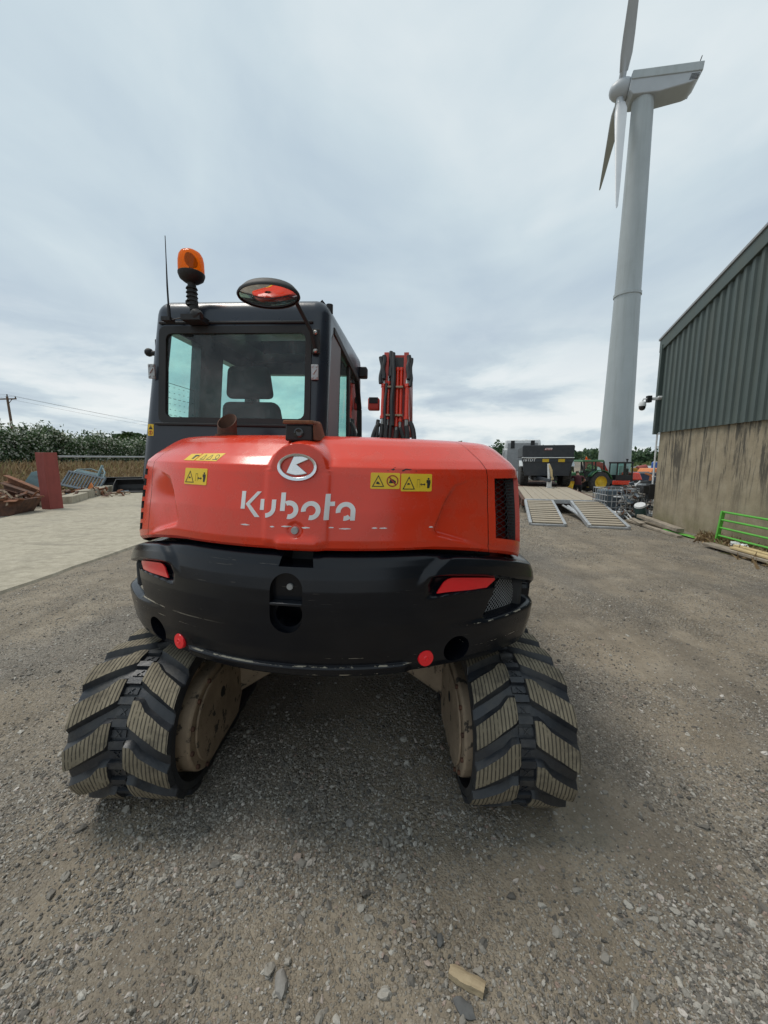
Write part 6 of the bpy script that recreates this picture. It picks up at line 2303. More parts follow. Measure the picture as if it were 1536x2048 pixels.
def tractor():
    c = at(1186, 963, 31.0)
    g0 = gz(c.x, c.y)
    root = thing('tractor', 'green tractor with yellow wheel rims parked beside the tipping trailer', 'tractor', (c.x, c.y, g0), R(6))
    rad = 0.83
    def wheel(x, y, r, w, nl):
        t = MB()
        t.lathe([(r * 0.60, -w / 2), (r * 0.85, -w / 2), (r * 0.97, -w * 0.40), (r * 0.97, w * 0.40), (r * 0.85, w / 2), (r * 0.60, w / 2)], (x, y, r), (0, 1, 0), n=36)
        wheel_lugs(t, (x, y, r), r * 0.97, w * 0.85, nl, s=0.06)
        o = t.build('wheel', TYRE, root, smooth=30)
        d = MB()
        d.lathe([(r * 0.62, -w * 0.48), (r * 0.60, -w * 0.30), (r * 0.5, -w * 0.18), (r * 0.28, -w * 0.10), (r * 0.25, -w * 0.22), (r * 0.12, -w * 0.24), (r * 0.11, -w * 0.3), (0.001, -w * 0.3)], (x, y, r), (0, 1, 0), n=36)
        d.lathe([(0.001, w * 0.1), (r * 0.5, w * 0.2), (r * 0.62, w * 0.48)], (x, y, r), (0, 1, 0), n=36)
        d.build('rim', JDY, o, smooth=30)
    for y in (-0.75, 0.75):
        wheel(0, y, rad, 0.46, 20)
        wheel(-2.35, y, 0.60, 0.38, 18)
    b = MB()
    b.hexa([(-3.05, -0.34, 0.75), (-1.2, -0.36, 0.75), (-1.2, 0.36, 0.75), (-3.05, 0.34, 0.75), (-3.0, -0.30, 1.45), (-1.2, -0.34, 1.62), (-1.2, 0.34, 1.62), (-3.0, 0.30, 1.45)])
    b.build('bonnet', JDG, root, bevel=0.06, seg=3)
    ch = MB()
    ch.b2((-2.9, -0.25, 0.45), (0.3, 0.25, 0.85))
    ch.b2((-0.05, -0.7, rad - 0.1), (0.05, 0.7, rad + 0.1))
    ch.b2((-2.4, -0.7, 0.55), (-2.3, 0.7, 0.65))
    ch.build('chassis', DARK, root, bevel=0.02)
    f = MB()
    for y in (-0.75, 0.75):
        rw = []
        for a in frange(15, 150, 12):
            rw.append([(math.cos(R(a)) * 0.97, y - 0.25, rad + math.sin(R(a)) * 0.97), (math.cos(R(a)) * 0.97, y + 0.25, rad + math.sin(R(a)) * 0.97)])
        m = MB().grid(rw)
        m.build('mudguard', JDG, root, solid=0.05)
    cab = MB()
    ps = [(-1.25, 1.0), (-1.42, 2.42), (0.25, 2.45), (0.38, 1.55)]
    for y in (-0.72, 0.72):
        cab.beam((-1.15, y, 0.95), (-1.38, y, 2.45), 0.08, 0.08)
        cab.beam((-0.35, y, 0.95), (-0.38, y, 2.45), 0.08, 0.08)
        cab.beam((0.40, y, 1.5), (0.30, y, 2.45), 0.09, 0.09)
        cab.beam((-1.15, y, 1.05), (0.40, y, 1.35), 0.06, 0.3)
    cab.build('cab', BLACK, root, bevel=0.01)
    rf = MB()
    rf.hexa([(-1.62, -0.82, 2.42), (0.34, -0.82, 2.42), (0.34, 0.82, 2.42), (-1.62, 0.82, 2.42), (-1.52, -0.76, 2.58), (0.26, -0.76, 2.58), (0.26, 0.76, 2.58), (-1.52, 0.76, 2.58)])
    rf.build('roof', JDG, root, bevel=0.05, seg=3)
    g = MB()
    for y in (-0.73, 0.73):
        g.add([(-1.17, y, 1.0), (-0.35, y, 1.0), (-0.38, y, 2.42), (-1.36, y, 2.42)], [(0, 1, 2, 3)])
        g.add([(-0.35, y, 1.3), (0.40, y, 1.5), (0.30, y, 2.42), (-0.38, y, 2.42)], [(0, 1, 2, 3)])
    g.add([(-1.17, -0.7, 1.0), (-1.17, 0.7, 1.0), (-1.38, 0.7, 2.42), (-1.38, -0.7, 2.42)], [(0, 1, 2, 3)])
    g.build('window', GL, root, smooth=None, kind='stuff')
    se = MB()
    se.b2((-0.45, -0.25, 1.1), (0.05, 0.25, 1.28))
    se.b2((-0.02, -0.25, 1.25), (0.12, 0.25, 1.85))
    se.build('seat', BLACK, root, bevel=0.04)
    bc = MB()
    bc.cyl((-1.1, -0.6, 2.6), (-1.1, -0.6, 2.66), 0.05, n=10)
    bc.lathe([(0.06, 0), (0.06, 0.1), (0.03, 0.16), (0.001, 0.17)], (-1.1, -0.6, 2.66), n=12)
    bc.build('beacon', AMBER, root)
    ml = MB()
    ml.beam((-1.45, -0.8, 2.2), (-1.62, -1.15, 2.15), 0.03, 0.03)
    ml.box((-1.62, -1.18, 2.0), (0.05, 0.2, 0.34))
    ml.build('mirror', BLACK, root, bevel=0.01)
    ex = MB()
    ex.cyl((-1.35, -0.42, 1.5), (-1.38, -0.42, 2.7), 0.05, n=10)
    ex.build('exhaust_pipe', DARK, root)


tractor()


# ================================================================== SECOND EXCAVATOR, small and red, facing left
def digger():
    c = at(1240, 970, 33.0)
    root = thing('small_excavator', 'small red excavator with black cab and raised arm behind the wire cages', 'excavator', (c.x, c.y, gz(c.x, c.y)), R(4))
    for y in (-0.75, 0.75):
        t = MB()
        pr = [(-1.05 + 0.28 * math.cos(R(a)), 0.29 + 0.28 * math.sin(R(a))) for a in frange(90, 270, 10)] + [(1.05 + 0.28 * math.cos(R(a)), 0.29 + 0.28 * math.sin(R(a))) for a in frange(-90, 90, 10)]
        t.prism(pr, lambda a, z, h: (a, h, z), y + 0.2, y - 0.2)
        t.build('track', RUBBER, root, smooth=30, bevel=0.02)
    u = MB()
    u.b2((-0.6, -0.6, 0.3), (0.6, 0.6, 0.62))
    u.hexa(tapered(0.62, 0.98, (-0.95, -0.85), (1.2, 0.85), (-0.95, -0.85), (1.3, 0.85)))
    u.build('upper_frame', BLACK, root, bevel=0.04)
    h = MB()
    h.hexa(tapered(0.95, 1.62, (0.35, -0.82), (1.42, 0.82), (0.42, -0.75), (1.15, 0.75)))
    h.build('hood', RED, root, bevel=0.12, seg=4)
    k = MB()
    k.hexa(tapered(0.45, 0.98, (0.55, -0.83), (1.48, 0.83), (0.5, -0.84), (1.5, 0.84)))
    k.build('counterweight', BLACK, root, bevel=0.08, seg=3)
    cb = MB()
    x0, x1 = -0.95, 0.42
    for y in (-0.82, 0.15):
        cb.beam((x0, y, 0.95), (x0 + 0.02, y, 2.38), 0.09, 0.09)
        cb.beam((x1, y, 0.95), (x1 - 0.06, y, 2.38), 0.10, 0.09)
        cb.beam((-0.22, y, 0.95), (-0.22, y, 2.38), 0.07, 0.07)
        cb.b2((x0, y - 0.03, 0.95), (x1, y + 0.03, 1.40))
    cb.b2((x0 - 0.06, -0.88, 2.36), (x1, 0.20, 2.50))
    cb.build('cab', BLACK, root, bevel=0.02)
    g = MB()
    for y in (-0.84, 0.16):
        g.add([(x0, y, 1.4), (x1, y, 1.4), (x1 - 0.06, y, 2.36), (x0 + 0.02, y, 2.36)], [(0, 1, 2, 3)])
    g.build('window', GL, root, smooth=None, kind='stuff')
    s = MB()
    s.b2((-0.15, -0.6, 1.2), (0.2, -0.1, 1.35))
    s.b2((0.1, -0.6, 1.3), (0.25, -0.1, 1.95))
    s.build('seat', BLACK, root, bevel=0.04)
    bcn = MB()
    bcn.cyl((0.25, -0.3, 2.5), (0.25, -0.3, 2.75), 0.05, n=8)
    bcn.cyl((0.25, -0.3, 2.62), (0.25, -0.3, 2.75), 0.09, n=10)
    bcn.build('beacon', BLACK, root)
    b = MB()
    P = [(-0.95, 0.45, 0.95), (-1.05, 0.45, 1.6), (-1.45, 0.45, 2.20), (-2.9, 0.45, 2.62)]
    w = [0.30, 0.36, 0.42, 0.30]
    for i in range(3):
        b.beam(P[i], P[i + 1], 0.24, w[i], up=(0, 0, 1), w1=0.24, h1=w[i + 1])
    b.build('boom', RED2, root, bevel=0.02)
    r_ = MB()
    r_.cyl((-1.1, 0.45, 0.75), (-1.45, 0.45, 1.9), 0.06, n=10)
    r_.build('boom_cylinder', BLACK, root)
    st = MB()
    st.beam((-2.8, 0.45, 2.72), (-3.3, 0.45, 0.9), 0.2, 0.3, w1=0.18, h1=0.2)
    st.build('stick', RED2, root, bevel=0.02)
    bl = MB()
    bl.b2((-1.75, -0.95, 0.05), (-1.62, 0.95, 0.55))
    bl.b2((-1.70, -0.5, 0.25), (-0.6, -0.35, 0.42))
    bl.b2((-1.70, 0.35, 0.25), (-0.6, 0.5, 0.42))
    bl.build('dozer_blade', RED, root, bevel=0.02)
    dc = MB()
    dc.b2((-1.3, -0.99, 0.62), (0.15, -0.86, 0.95))
    dc.build('step_panel', RED, root, bevel=0.02)


digger()


# ================================================================== MACHINES AND CONTAINERS FAR BEHIND
OCHRE = mat('faded ochre paint', (0.50, 0.30, 0.05), 0.6, var=0.2, dirt=(0.25, 0.18, 0.1), dirt_amt=0.5)


def far_stuff():
    # dark blue skip trailer
    c = at(1284, 957, 38)
    r = thing('tipping_trailer', 'dark blue open tipping trailer behind the small red excavator', 'trailer', (c.x, c.y, gz(c.x, c.y)), R(5))
    b = MB()
    b.hexa([(-1.6, -1.0, 0.75), (1.6, -1.0, 0.75), (1.6, 1.0, 0.75), (-1.6, 1.0, 0.75), (-1.75, -1.1, 1.55), (1.75, -1.1, 1.55), (1.75, 1.1, 1.55), (-1.75, 1.1, 1.55)])
    b.build('body', NAVY, r, bevel=0.03)
    b = MB()
    b.b2((-1.78, -1.14, 1.52), (1.78, -1.06, 1.62))
    b.b2((-1.78, 1.06, 1.52), (1.78, 1.14, 1.62))
    b.build('rail', GREYR, r)
    for x in (-0.4, 0.5):
        for y in (-0.9, 0.9):
            MB().lathe([(0.02, -0.12), (0.36, -0.12), (0.4, 0), (0.36, 0.12), (0.02, 0.12)], (x, y, 0.4), (0, 1, 0), n=18).build('wheel', TYRE, r, smooth=30)
    # green bin with orange hood
    c = at(1303, 955, 40)
    r = thing('green_trailer', 'green slatted trailer with pale orange hood near the shed corner', 'trailer', (c.x, c.y, gz(c.x, c.y)), R(5))
    b = MB()
    b.b2((-0.9, -0.9, 0.4), (1.6, 0.9, 1.5))
    for k in range(4):
        b.b2((-0.93, -0.93, 0.5 + k * 0.26), (1.63, -0.9, 0.62 + k * 0.26))
    b.build('body', GREEN2, r, bevel=0.02)
    b = MB()
    b.hexa([(-0.95, -1.0, 1.5), (1.7, -1.0, 1.5), (1.7, 1.0, 1.5), (-0.95, 1.0, 1.5), (-0.7, -0.9, 1.95), (1.7, -0.9, 1.95), (1.7, 0.9, 1.95), (-0.7, 0.9, 1.95)])
    b.build('hood', ORANGE, r, bevel=0.04)
    for x in (-0.3, 0.9):
        MB().lathe([(0.02, -0.12), (0.32, -0.12), (0.36, 0), (0.32, 0.12), (0.02, 0.12)], (x, -0.8, 0.36), (0, 1, 0), n=18).build('wheel', TYRE, r, smooth=30)
    # orange loader arm on a small loader
    c = at(1299, 962, 34)
    r = thing('orange_loader', 'small loader with orange lift arm beside the shed corner', 'loader', (c.x, c.y, gz(c.x, c.y)), 0)
    b = MB()
    b.beam((-0.45, 0, 1.55), (0.1, 0, 1.35), 0.14, 0.16)
    b.beam((0.1, 0, 1.4), (0.0, 0, 0.55), 0.14, 0.18)
    b.build('arm', ORANGE, r, bevel=0.02)
    b = MB()
    b.b2((-0.9, -0.4, 0.35), (0.2, 0.4, 0.9))
    b.build('body', DARK, r, bevel=0.06)
    for x in (-0.75, 0.1):
        for y in (-0.45, 0.45):
            MB().lathe([(0.02, -0.13), (0.28, -0.13), (0.33, 0), (0.28, 0.13), (0.02, 0.13)], (x, y, 0.33), (0, 1, 0), n=18).build('wheel', TYRE, r, smooth=30)
    # yellow hopper and red implement
    c = at(1267, 950, 42)
    r = thing('seed_hopper', 'yellow sloping hopper seen past the small excavator cab', 'hopper', (c.x, c.y, gz(c.x, c.y)), 0)
    r.scale = (0.75, 0.75, 0.75)
    b = MB()
    b.hexa([(-0.6, -0.6, 1.3), (1.0, -0.6, 1.3), (1.0, 0.6, 1.3), (-0.6, 0.6, 1.3), (-0.9, -0.8, 2.6), (-0.1, -0.8, 2.6), (-0.1, 0.8, 2.6), (-0.9, 0.8, 2.6)])
    b.build('bin', OCHRE, r, bevel=0.03)
    b = MB()
    for x in (-0.5, 0.8):
        for y in (-0.5, 0.5):
            b.beam((x, y, 0), (x, y, 1.3), 0.08, 0.08)
    b.build('stand', DARK, r)
    c = at(1280, 945, 46)
    r = thing('farm_implement', 'red rounded farm implement on a stand in front of the scrub', 'implement', (c.x, c.y, gz(c.x, c.y)), 0)
    r.scale = (0.8, 0.8, 0.85)
    b = MB()
    b.cyl((-0.7, -0.5, 1.9), (0.5, -0.5, 2.2), 0.55, 0.5, 16)
    b.build('drum', OXIDE, r, bevel=0.04)
    b = MB()
    for x in (-0.5, 0.4):
        b.beam((x, -0.5, 0), (x, -0.5, 1.6), 0.14, 0.14)
    b.beam((0.4, -0.5, 2.2), (1.9, -0.5, 1.2), 0.35, 0.3)
    b.build('stand', DARK, r, bevel=0.02)
    c = at(1311, 940, 60)
    r = thing('blue_tank', 'blue plastic tank on a frame showing past the shed corner', 'tank', (c.x, c.y, gz(c.x, c.y)), 0)
    r.scale = (0.8, 0.8, 1.0)
    b = MB()
    b.lathe([(0.6, 1.0), (0.75, 1.1), (0.75, 2.3), (0.6, 2.5), (0.2, 2.6), (0.001, 2.6)], n=20)
    b.build('vessel', BLUE, r)
    b = MB()
    for x in (-0.5, 0.5):
        for y in (-0.5, 0.5):
            b.beam((x, y, 0), (x, y, 1.05), 0.08, 0.08)
    b.b2((-0.6, -0.6, 0.98), (0.6, 0.6, 1.03))
    b.build('stand', DARK, r)
    c = at(1300, 940, 70)
    r = thing('low_building', 'long low grey roofed building in front of the distant scrub', 'building', (c.x + 3, c.y, gz(c.x, c.y)), 0)
    b = MB()
    b.b2((-4.5, -2, 0), (6, 4, 1.1))
    b.build('wall', GREYR, r)
    b = MB()
    b.prism([(-2.3, 1.1), (4.3, 1.1), (1.0, 1.75)], lambda a, z, h: (h, a, z), -4.7, 6.2)
    b.build('roof', GREYR, r)
    # quad-like machine
    c = at(1283, 973, 30)
    r = thing('quad_bike', 'grey quad bike parked at the tail of the small excavator', 'quad bike', (c.x, c.y, gz(c.x, c.y)), R(4))
    for x in (-0.5, 0.5):
        for y in (-0.4, 0.4):
            MB().lathe([(0.08, -0.1), (0.24, -0.1), (0.29, 0), (0.24, 0.1), (0.08, 0.1)], (x, y, 0.29), (0, 1, 0), n=18).build('wheel', TYRE, r, smooth=30)
    b = MB()
    b.hexa([(-0.7, -0.22, 0.4), (0.7, -0.22, 0.4), (0.7, 0.22, 0.4), (-0.7, 0.22, 0.4), (-0.6, -0.18, 0.75), (0.65, -0.18, 0.68), (0.65, 0.18, 0.68), (-0.6, 0.18, 0.75)])
    b.b2((-0.75, -0.45, 0.58), (-0.3, 0.45, 0.66))
    b.b2((0.25, -0.45, 0.58), (0.75, 0.45, 0.66))
    b.build('body', GREYR, r, bevel=0.04)
    b = MB()
    b.b2((-0.1, -0.16, 0.72), (0.5, 0.16, 0.84))
    b.build('seat', BLACK, r, bevel=0.04)
    b = MB()
    b.tube([(-0.2, -0.35, 1.0), (-0.3, 0, 0.95), (-0.2, 0.35, 1.0)], 0.02, 6)
    b.beam((-0.45, 0, 0.7), (-0.3, 0, 0.95), 0.06, 0.06)
    b.build('handlebar', BLACK, r)


far_stuff()


# ================================================================== WIRE CAGES WITH SCRAP
def cage(x0, base_y, w, d, h, label):
    z0 = gz(x0 + w / 2, base_y)
    root = thing('wire_cage', label, 'cage', (x0 + w / 2, base_y, z0), R(-4), 'wire cages by the shed corner')
    hw, hd = w / 2, d / 2
    for (a, b_) in (((-hw, -hd), (hw, -hd)), ((hw, -hd), (hw, hd)), ((hw, hd), (-hw, hd)), ((-hw, hd), (-hw, -hd))):
        m = MB()
        for k in range(7):
            t = k / 6
            x, y = a[0] + (b_[0] - a[0]) * t, a[1] + (b_[1] - a[1]) * t
            m.cyl((x, y, 0.10), (x, y, h), 0.012, n=6)
        for k in range(5):
            z = 0.12 + (h - 0.12) * k / 4
            m.cyl((a[0], a[1], z), (b_[0], b_[1], z), 0.014, n=6)
        m.build('wire_panel', ZINC, root, kind=None)
    p = MB()
    p.b2((-hw - 0.02, -hd - 0.02, 0.05), (hw + 0.02, hd + 0.02, 0.09))
    for x in (-hw, 0, hw):
        p.b2((x - 0.05, -hd, 0), (x + 0.05, hd, 0.05))
    p.build('base', ZINC, root)
    return root


cg1 = cage(6.63, 11.75, 0.80, 0.9, 0.86, 'wire cage holding a grey plastic liner at its back')
cg2 = cage(7.45, 11.65, 0.80, 0.9, 0.82, 'wire cage heaped with scrap against the shed corner')
def liner():
    r = MB()
    r.b2((6.70, 11.75, 0.12), (7.30, 12.15, 0.74))
    r.build('plastic_tank', SLATE, None, bevel=0.05, seg=3, label='grey plastic tank inside the first wire cage', cat='tank')


liner()


def scrap(name, cx, cy, rx_, ry_, z0, h, n, seed, mats, sizes, label, cat='scrap'):
    rg = random.Random(seed)
    m = MB()
    for i in range(n):
        x, y = rg.uniform(-1, 1), rg.uniform(-1, 1)
        top = h * (1 - 0.45 * abs(x) ** 2) * (1 - 0.35 * abs(y) ** 2)
        z = z0 + rg.random() ** 0.7 * top
        s = rg.uniform(*sizes)
        rot = Matrix.Rotation(rg.uniform(0, 6.3), 3, 'Z') @ Matrix.Rotation(rg.uniform(-1.2, 1.2), 3, 'X') @ Matrix.Rotation(rg.uniform(-1, 1), 3, 'Y')
        k = rg.random()
        p = (cx + x * rx_, cy + y * ry_, z)
        mi = rg.randrange(len(mats))
        if k < 0.45:
            m.box(p, (s * rg.uniform(1.2, 2.6), s * rg.uniform(0.3, 1), s * rg.uniform(0.05, 0.25)), mi, rot)
        elif k < 0.7:
            d = rot @ Vector((s * 1.6, 0, 0))
            m.cyl(Vector(p) - d, Vector(p) + d, s * 0.16, n=8, mi=mi)
        else:
            m.blob(p, (s * 0.6, s * 0.5, s * 0.4), mi, 1, 0.35, rg)
    return m.build(name, mats, None, smooth=30, kind='stuff', label=label, cat=cat)


scrap('scrap_metal', 7.50, 11.65, 0.36, 0.42, 0.08, 0.86, 190, 3, [SCRAPM, RUSTD, SCRAPM, SLATE, WHITEP], (0.06, 0.17), 'tangled scrap metal heaped in the wire cage by the shed corner')
scrap('scrap_metal', 7.05, 11.25, 0.55, 0.22, -0.05, 0.26, 110, 5, [SCRAPM, SCRAPM, RUSTD, WHITEP, SLATE], (0.05, 0.14), 'loose scrap spilled in front of the wire cages')
b = MB()
b.lathe([(0.15, 0), (0.17, 0.02), (0.17, 0.40), (0.15, 0.42), (0.12, 0.42)], (0, 0, 0), (-0.25, 0, 1), n=20)
r = thing('plastic_drum', 'dark green plastic drum with pale lid leaning at the shed corner', 'drum', (7.44, 10.98, gz(7.4, 10.98)))
r.scale = (0.85, 0.85, 0.95)
b.build('drum', DGREEN, r)
MB().lathe([(0.165, 0.0), (0.175, 0.02), (0.16, 0.07), (0.001, 0.08)], (-0.10, 0, 0.405), (-0.35, -0.25, 1), n=20).build('lid', WHITEP, r)

# ================================================================== ALONG THE SHED WALL
def wl_(s, off, z=0.0):
    """s metres from the corner towards the camera, off metres out from the wall"""
    M = Matrix.Translation((7.42, 10.62, 0)) @ Matrix.Rotation(R(-7.0), 4, 'Z')
    p = M @ Vector((-off, -s, 0))
    p.z = gz(p.x, p.y) + z
    return p


def gate():
    p = wl_(3.0, 0.30)
    q = wl_(6.4, 0.22)
    root = thing('metal_gate', 'bright green tubular gate leaning along the shed wall', 'gate', p, 0)
    d = (q - p)
    L = 3.3
    d.normalize()
    lean = Vector((0.10, 0, 1)).normalized()
    for k, z in enumerate((0.20, 0.36, 0.52, 0.68)):
        MB().cyl(lean * z, lean * z + d * L, 0.0205, n=10).build('rail', GREEN, root)
    for s in (0.0, L * 0.5, L):
        MB().beam(d * s + lean * 0.0, d * s + lean * 0.70, 0.075, 0.04, up=tuple(d)).build('post', GREEN, root, bevel=0.008)


gate()


def plank(name, s0, o0, s1, o1, z0, z1, w, t, m, label, cat='plank'):
    a, c = wl_(s0, o0, z0), wl_(s1, o1, z1)
    mid = (a + c) / 2
    L = (c - a).length
    bb = MB().box((0, 0, 0), (L, w, t))
    o = bb.build(name, m, None, loc=mid, bevel=0.008, label=label, cat=cat)
    o.rotation_euler = (c - a).to_track_quat('X', 'Z').to_euler()
    return o


plank('timber_beam', 0.05, 0.30, 2.05, 0.42, 0.17, 0.12, 0.16, 0.085, WOOD, 'thick grey weathered beam resting on boards by the wall', 'timber')
plank('timber_board', 0.1, 0.62, 2.35, 0.60, 0.05, 0.03, 0.11, 0.06, WOOD, 'pale weathered board lying outermost beside the shed wall', 'timber')
plank('timber_board', 0.05, 0.50, 0.95, 0.66, 0.10, 0.09, 0.14, 0.03, WOOD, 'short broken board on top of the timbers at the shed corner', 'timber')
plank('green_sheet', 1.5, 0.42, 2.45, 0.32, 0.05, 0.03, 0.16, 0.015, GREEN, 'strip of green sheeting under the beam by the wall', 'sheet')
plank('timber_board', 3.25, 0.62, 5.6, 0.55, 0.07, 0.09, 0.20, 0.05, WOOD, 'broad grey board lying under the green gate', 'timber')
plank('timber_board', 3.75, 0.48, 6.2, 0.42, 0.15, 0.15, 0.10, 0.04, WOODY, 'fresh yellow board nearer the wall under the gate', 'timber')
plank('timber_board', 3.85, 0.60, 6.2, 0.56, 0.13, 0.14, 0.10, 0.04, WOODY, 'fresh yellow board nearer the yard under the gate', 'timber')
plank('timber_strut', 2.45, 0.30, 2.95, 0.06, 0.02, 0.14, 0.04, 0.03, WOOD, 'thin stick propped between wall and gate post', 'timber')
rgl = random.Random(8)
for k, lab in enumerate(('white crumpled litter under the gate, larger piece', 'white crumpled litter under the gate, smaller piece')):
    MB().blob(wl_(3.55 + k * 0.22, 0.36, 0.14), (0.09 - 0.03 * k, 0.06, 0.045), 0, 2, 0.35, rgl).build('litter', WHITEP, None, smooth=20, label=lab, cat='litter')

# ================================================================== LEFT SIDE: POST, BARRIER, SCRAP
ZL = 0.10
def column():
    base = Vector((-10.66, 12.3, gz(-10.6, 12.3) + 0.02))
    root = thing('steel_column', 'thick red oxide steel column leaning at the edge of the concrete', 'column', base, R(74))
    root.rotation_euler = (R(0.4), R(-0.8), R(74))
    h = 1.80
    b = MB()
    w, d, t = 0.40, 0.36, 0.04
    b.b2((-w / 2, -d / 2, -0.1), (w / 2, -d / 2 + t, h))
    b.b2((-w / 2, d / 2 - t, -0.1), (w / 2, d / 2, h))
    b.b2((-w / 2 - 0.001, -d / 2 + 0.002, -0.098), (-w / 2 + t, d / 2 - 0.002, h - 0.004))
    b.b2((w / 2 - t, -d / 2 + 0.002, -0.098), (w / 2 + 0.001, d / 2 - 0.002, h - 0.004))
    b.build('box_section', OXIDE, root, bevel=0.006)
    c = MB()
    c.b2((-w / 2 + t, -d / 2 + t, h - 0.06), (w / 2 - t, d / 2 - t, h - 0.04))
    c.build('cap', RUST, root)


column()
p = at(116, 913, 12.5)
q = at(300, 914, 15.5)
b = MB().cyl(p, q, 0.032, n=10)
b.build('barrier_rail', GREYR, None, label='long grey barrier rail running from the red column', cat='rail')
b = MB()
q2 = Vector((q.x, q.y, 0))
r = thing('rail_post', 'grey post carrying the far end of the barrier rail behind the cab', 'post', (q.x, q.y, gz(q.x, q.y)))
MB().beam((0, 0.06, 0), (0, 0.06, q.z + 0.15 - gz(q.x, q.y)), 0.12, 0.12).build('post', GREYR, r, bevel=0.01)
# kerb blocks
for (pxa, pxb, yy, lab) in (((128, 1002), (160, 997), 13.0, 'smooth concrete kerb block next to the red column'), ((160, 998), (222, 983), 15.2, 'rough pitted concrete block farther along the slab edge')):
    pass
def block(x0, y0, x1, y1, h, w, label):
    a, c = Vector((x0, y0, gz(x0, y0))), Vector((x1, y1, gz(x1, y1)))
    mid = (a + c) / 2
    o = MB().box((0, 0, h / 2), ((c - a).length, w, h)).build('kerb_block', CONC, None, loc=mid, bevel=0.02, label=label, cat='block', group='kerb blocks on the slab edge')
    o.rotation_euler = (0, 0, math.atan2((c - a).y, (c - a).x))
block(-11.35, 13.6, -12.15, 15.4, 0.30, 0.45, 'smooth concrete kerb block beside the red column')
block(-12.2, 15.5, -13.5, 18.8, 0.36, 0.45, 'rough pitted concrete block farther along the slab edge')

def skip():
    b0 = at(-22, 1036, 10.9)
    z0 = gz(b0.x, b0.y) - 0.02
    root = thing('scrap_skip', 'rusty steel bucket full of scrap at the edge of the concrete', 'skip', (b0.x, b0.y + 0.3, z0), R(14))
    m = MB()
    pr = [(-0.75, 0.0), (0.55, 0.0), (0.85, 0.12), (0.95, 0.50), (-0.95, 0.50)]
    m.prism([(-0.70, 0.0), (0.60, 0.0), (0.90, 0.48), (-0.95, 0.48)], lambda a, z, h: (a, h, z), 0.45, -0.45)
    m.build('shell', RUSTD, root, bevel=0.015)
    m = MB()
    m.beam((-0.97, -0.47, 0.49), (0.92, -0.47, 0.49), 0.05, 0.05)
    m.beam((-0.97, 0.47, 0.49), (0.92, 0.47, 0.49), 0.05, 0.05)
    m.build('rim', RUST, root, bevel=0.01)
    m = MB()
    m.tube([(-0.15, -0.462, 0.04), (0.0, -0.47, 0.2), (0.15, -0.47, 0.33), (0.22, -0.46, 0.47)], 0.022, 6)
    m.build('rib', RUST, root)
    return root


sk = skip()
s0 = sk.location
scrap('scrap_iron', s0.x - 0.05, s0.y, 0.85, 0.40, s0.z + 0.40, 0.30, 85, 12, [RUST, RUSTD, RUST, RUSTD, MUD], (0.06, 0.19), 'rusty scrap iron heaped in the bucket')
# long rusty channel sections
for k, (a, c, lab, m) in enumerate(((at(16, 957, 14.2), at(96, 990, 13.4), 'upper rusty steel channel slanting behind the column', RUST), (at(8, 972, 13.9), at(86, 998, 13.1), 'lower rusty steel channel slanting behind the column', RUSTD))):
    mid = (a + c) / 2
    d = c - a
    L = d.length
    w = MB()
    w.box((0, 0, 0), (L, 0.03, 0.24))
    w.box((0, -0.07, 0.12), (L, 0.16, 0.025))
    w.box((0, -0.07, -0.12), (L, 0.16, 0.025))
    o = w.build('steel_channel', m, None, loc=mid, label=lab, cat='steel beam', group='steel channels on the scrap heap')
    o.rotation_euler = d.to_track_quat('X', 'Z').to_euler()
scrap('scrap_iron', at(45, 1000, 13.6).x, 13.9, 1.3, 0.7, 0.02, 0.5, 90, 15, [RUST, RUSTD, MUD, RUSTD], (0.10, 0.28), 'rusty scrap iron heaped behind the bucket and column')
scrap('scrap_iron', at(175, 985, 16.5).x, 16.8, 1.4, 0.8, 0.02, 0.45, 60, 16, [RUST, RUSTD, MUD, RUST, SLATE], (0.10, 0.26), 'rusty scrap iron lying behind the kerb blocks')
# teal plate
c = at(67, 965, 14.6)
m = MB()
m.prism([(-0.30, -0.42), (0.28, -0.46), (0.30, 0.20), (0.10, 0.44), (-0.06, 0.40), (-0.34, -0.1)], lambda a, z, h: (a, h, z), 0.05, 0.0)
m.cyl((0.08, -0.02, 0.26), (0.08, 0.07, 0.26), 0.05, n=12)
o = m.build('steel_plate', TEAL, None, loc=c, bevel=0.006, label='faded teal steel bracket plate standing behind the column', cat='plate')
o.rotation_euler = (R(-12), 0, R(20))


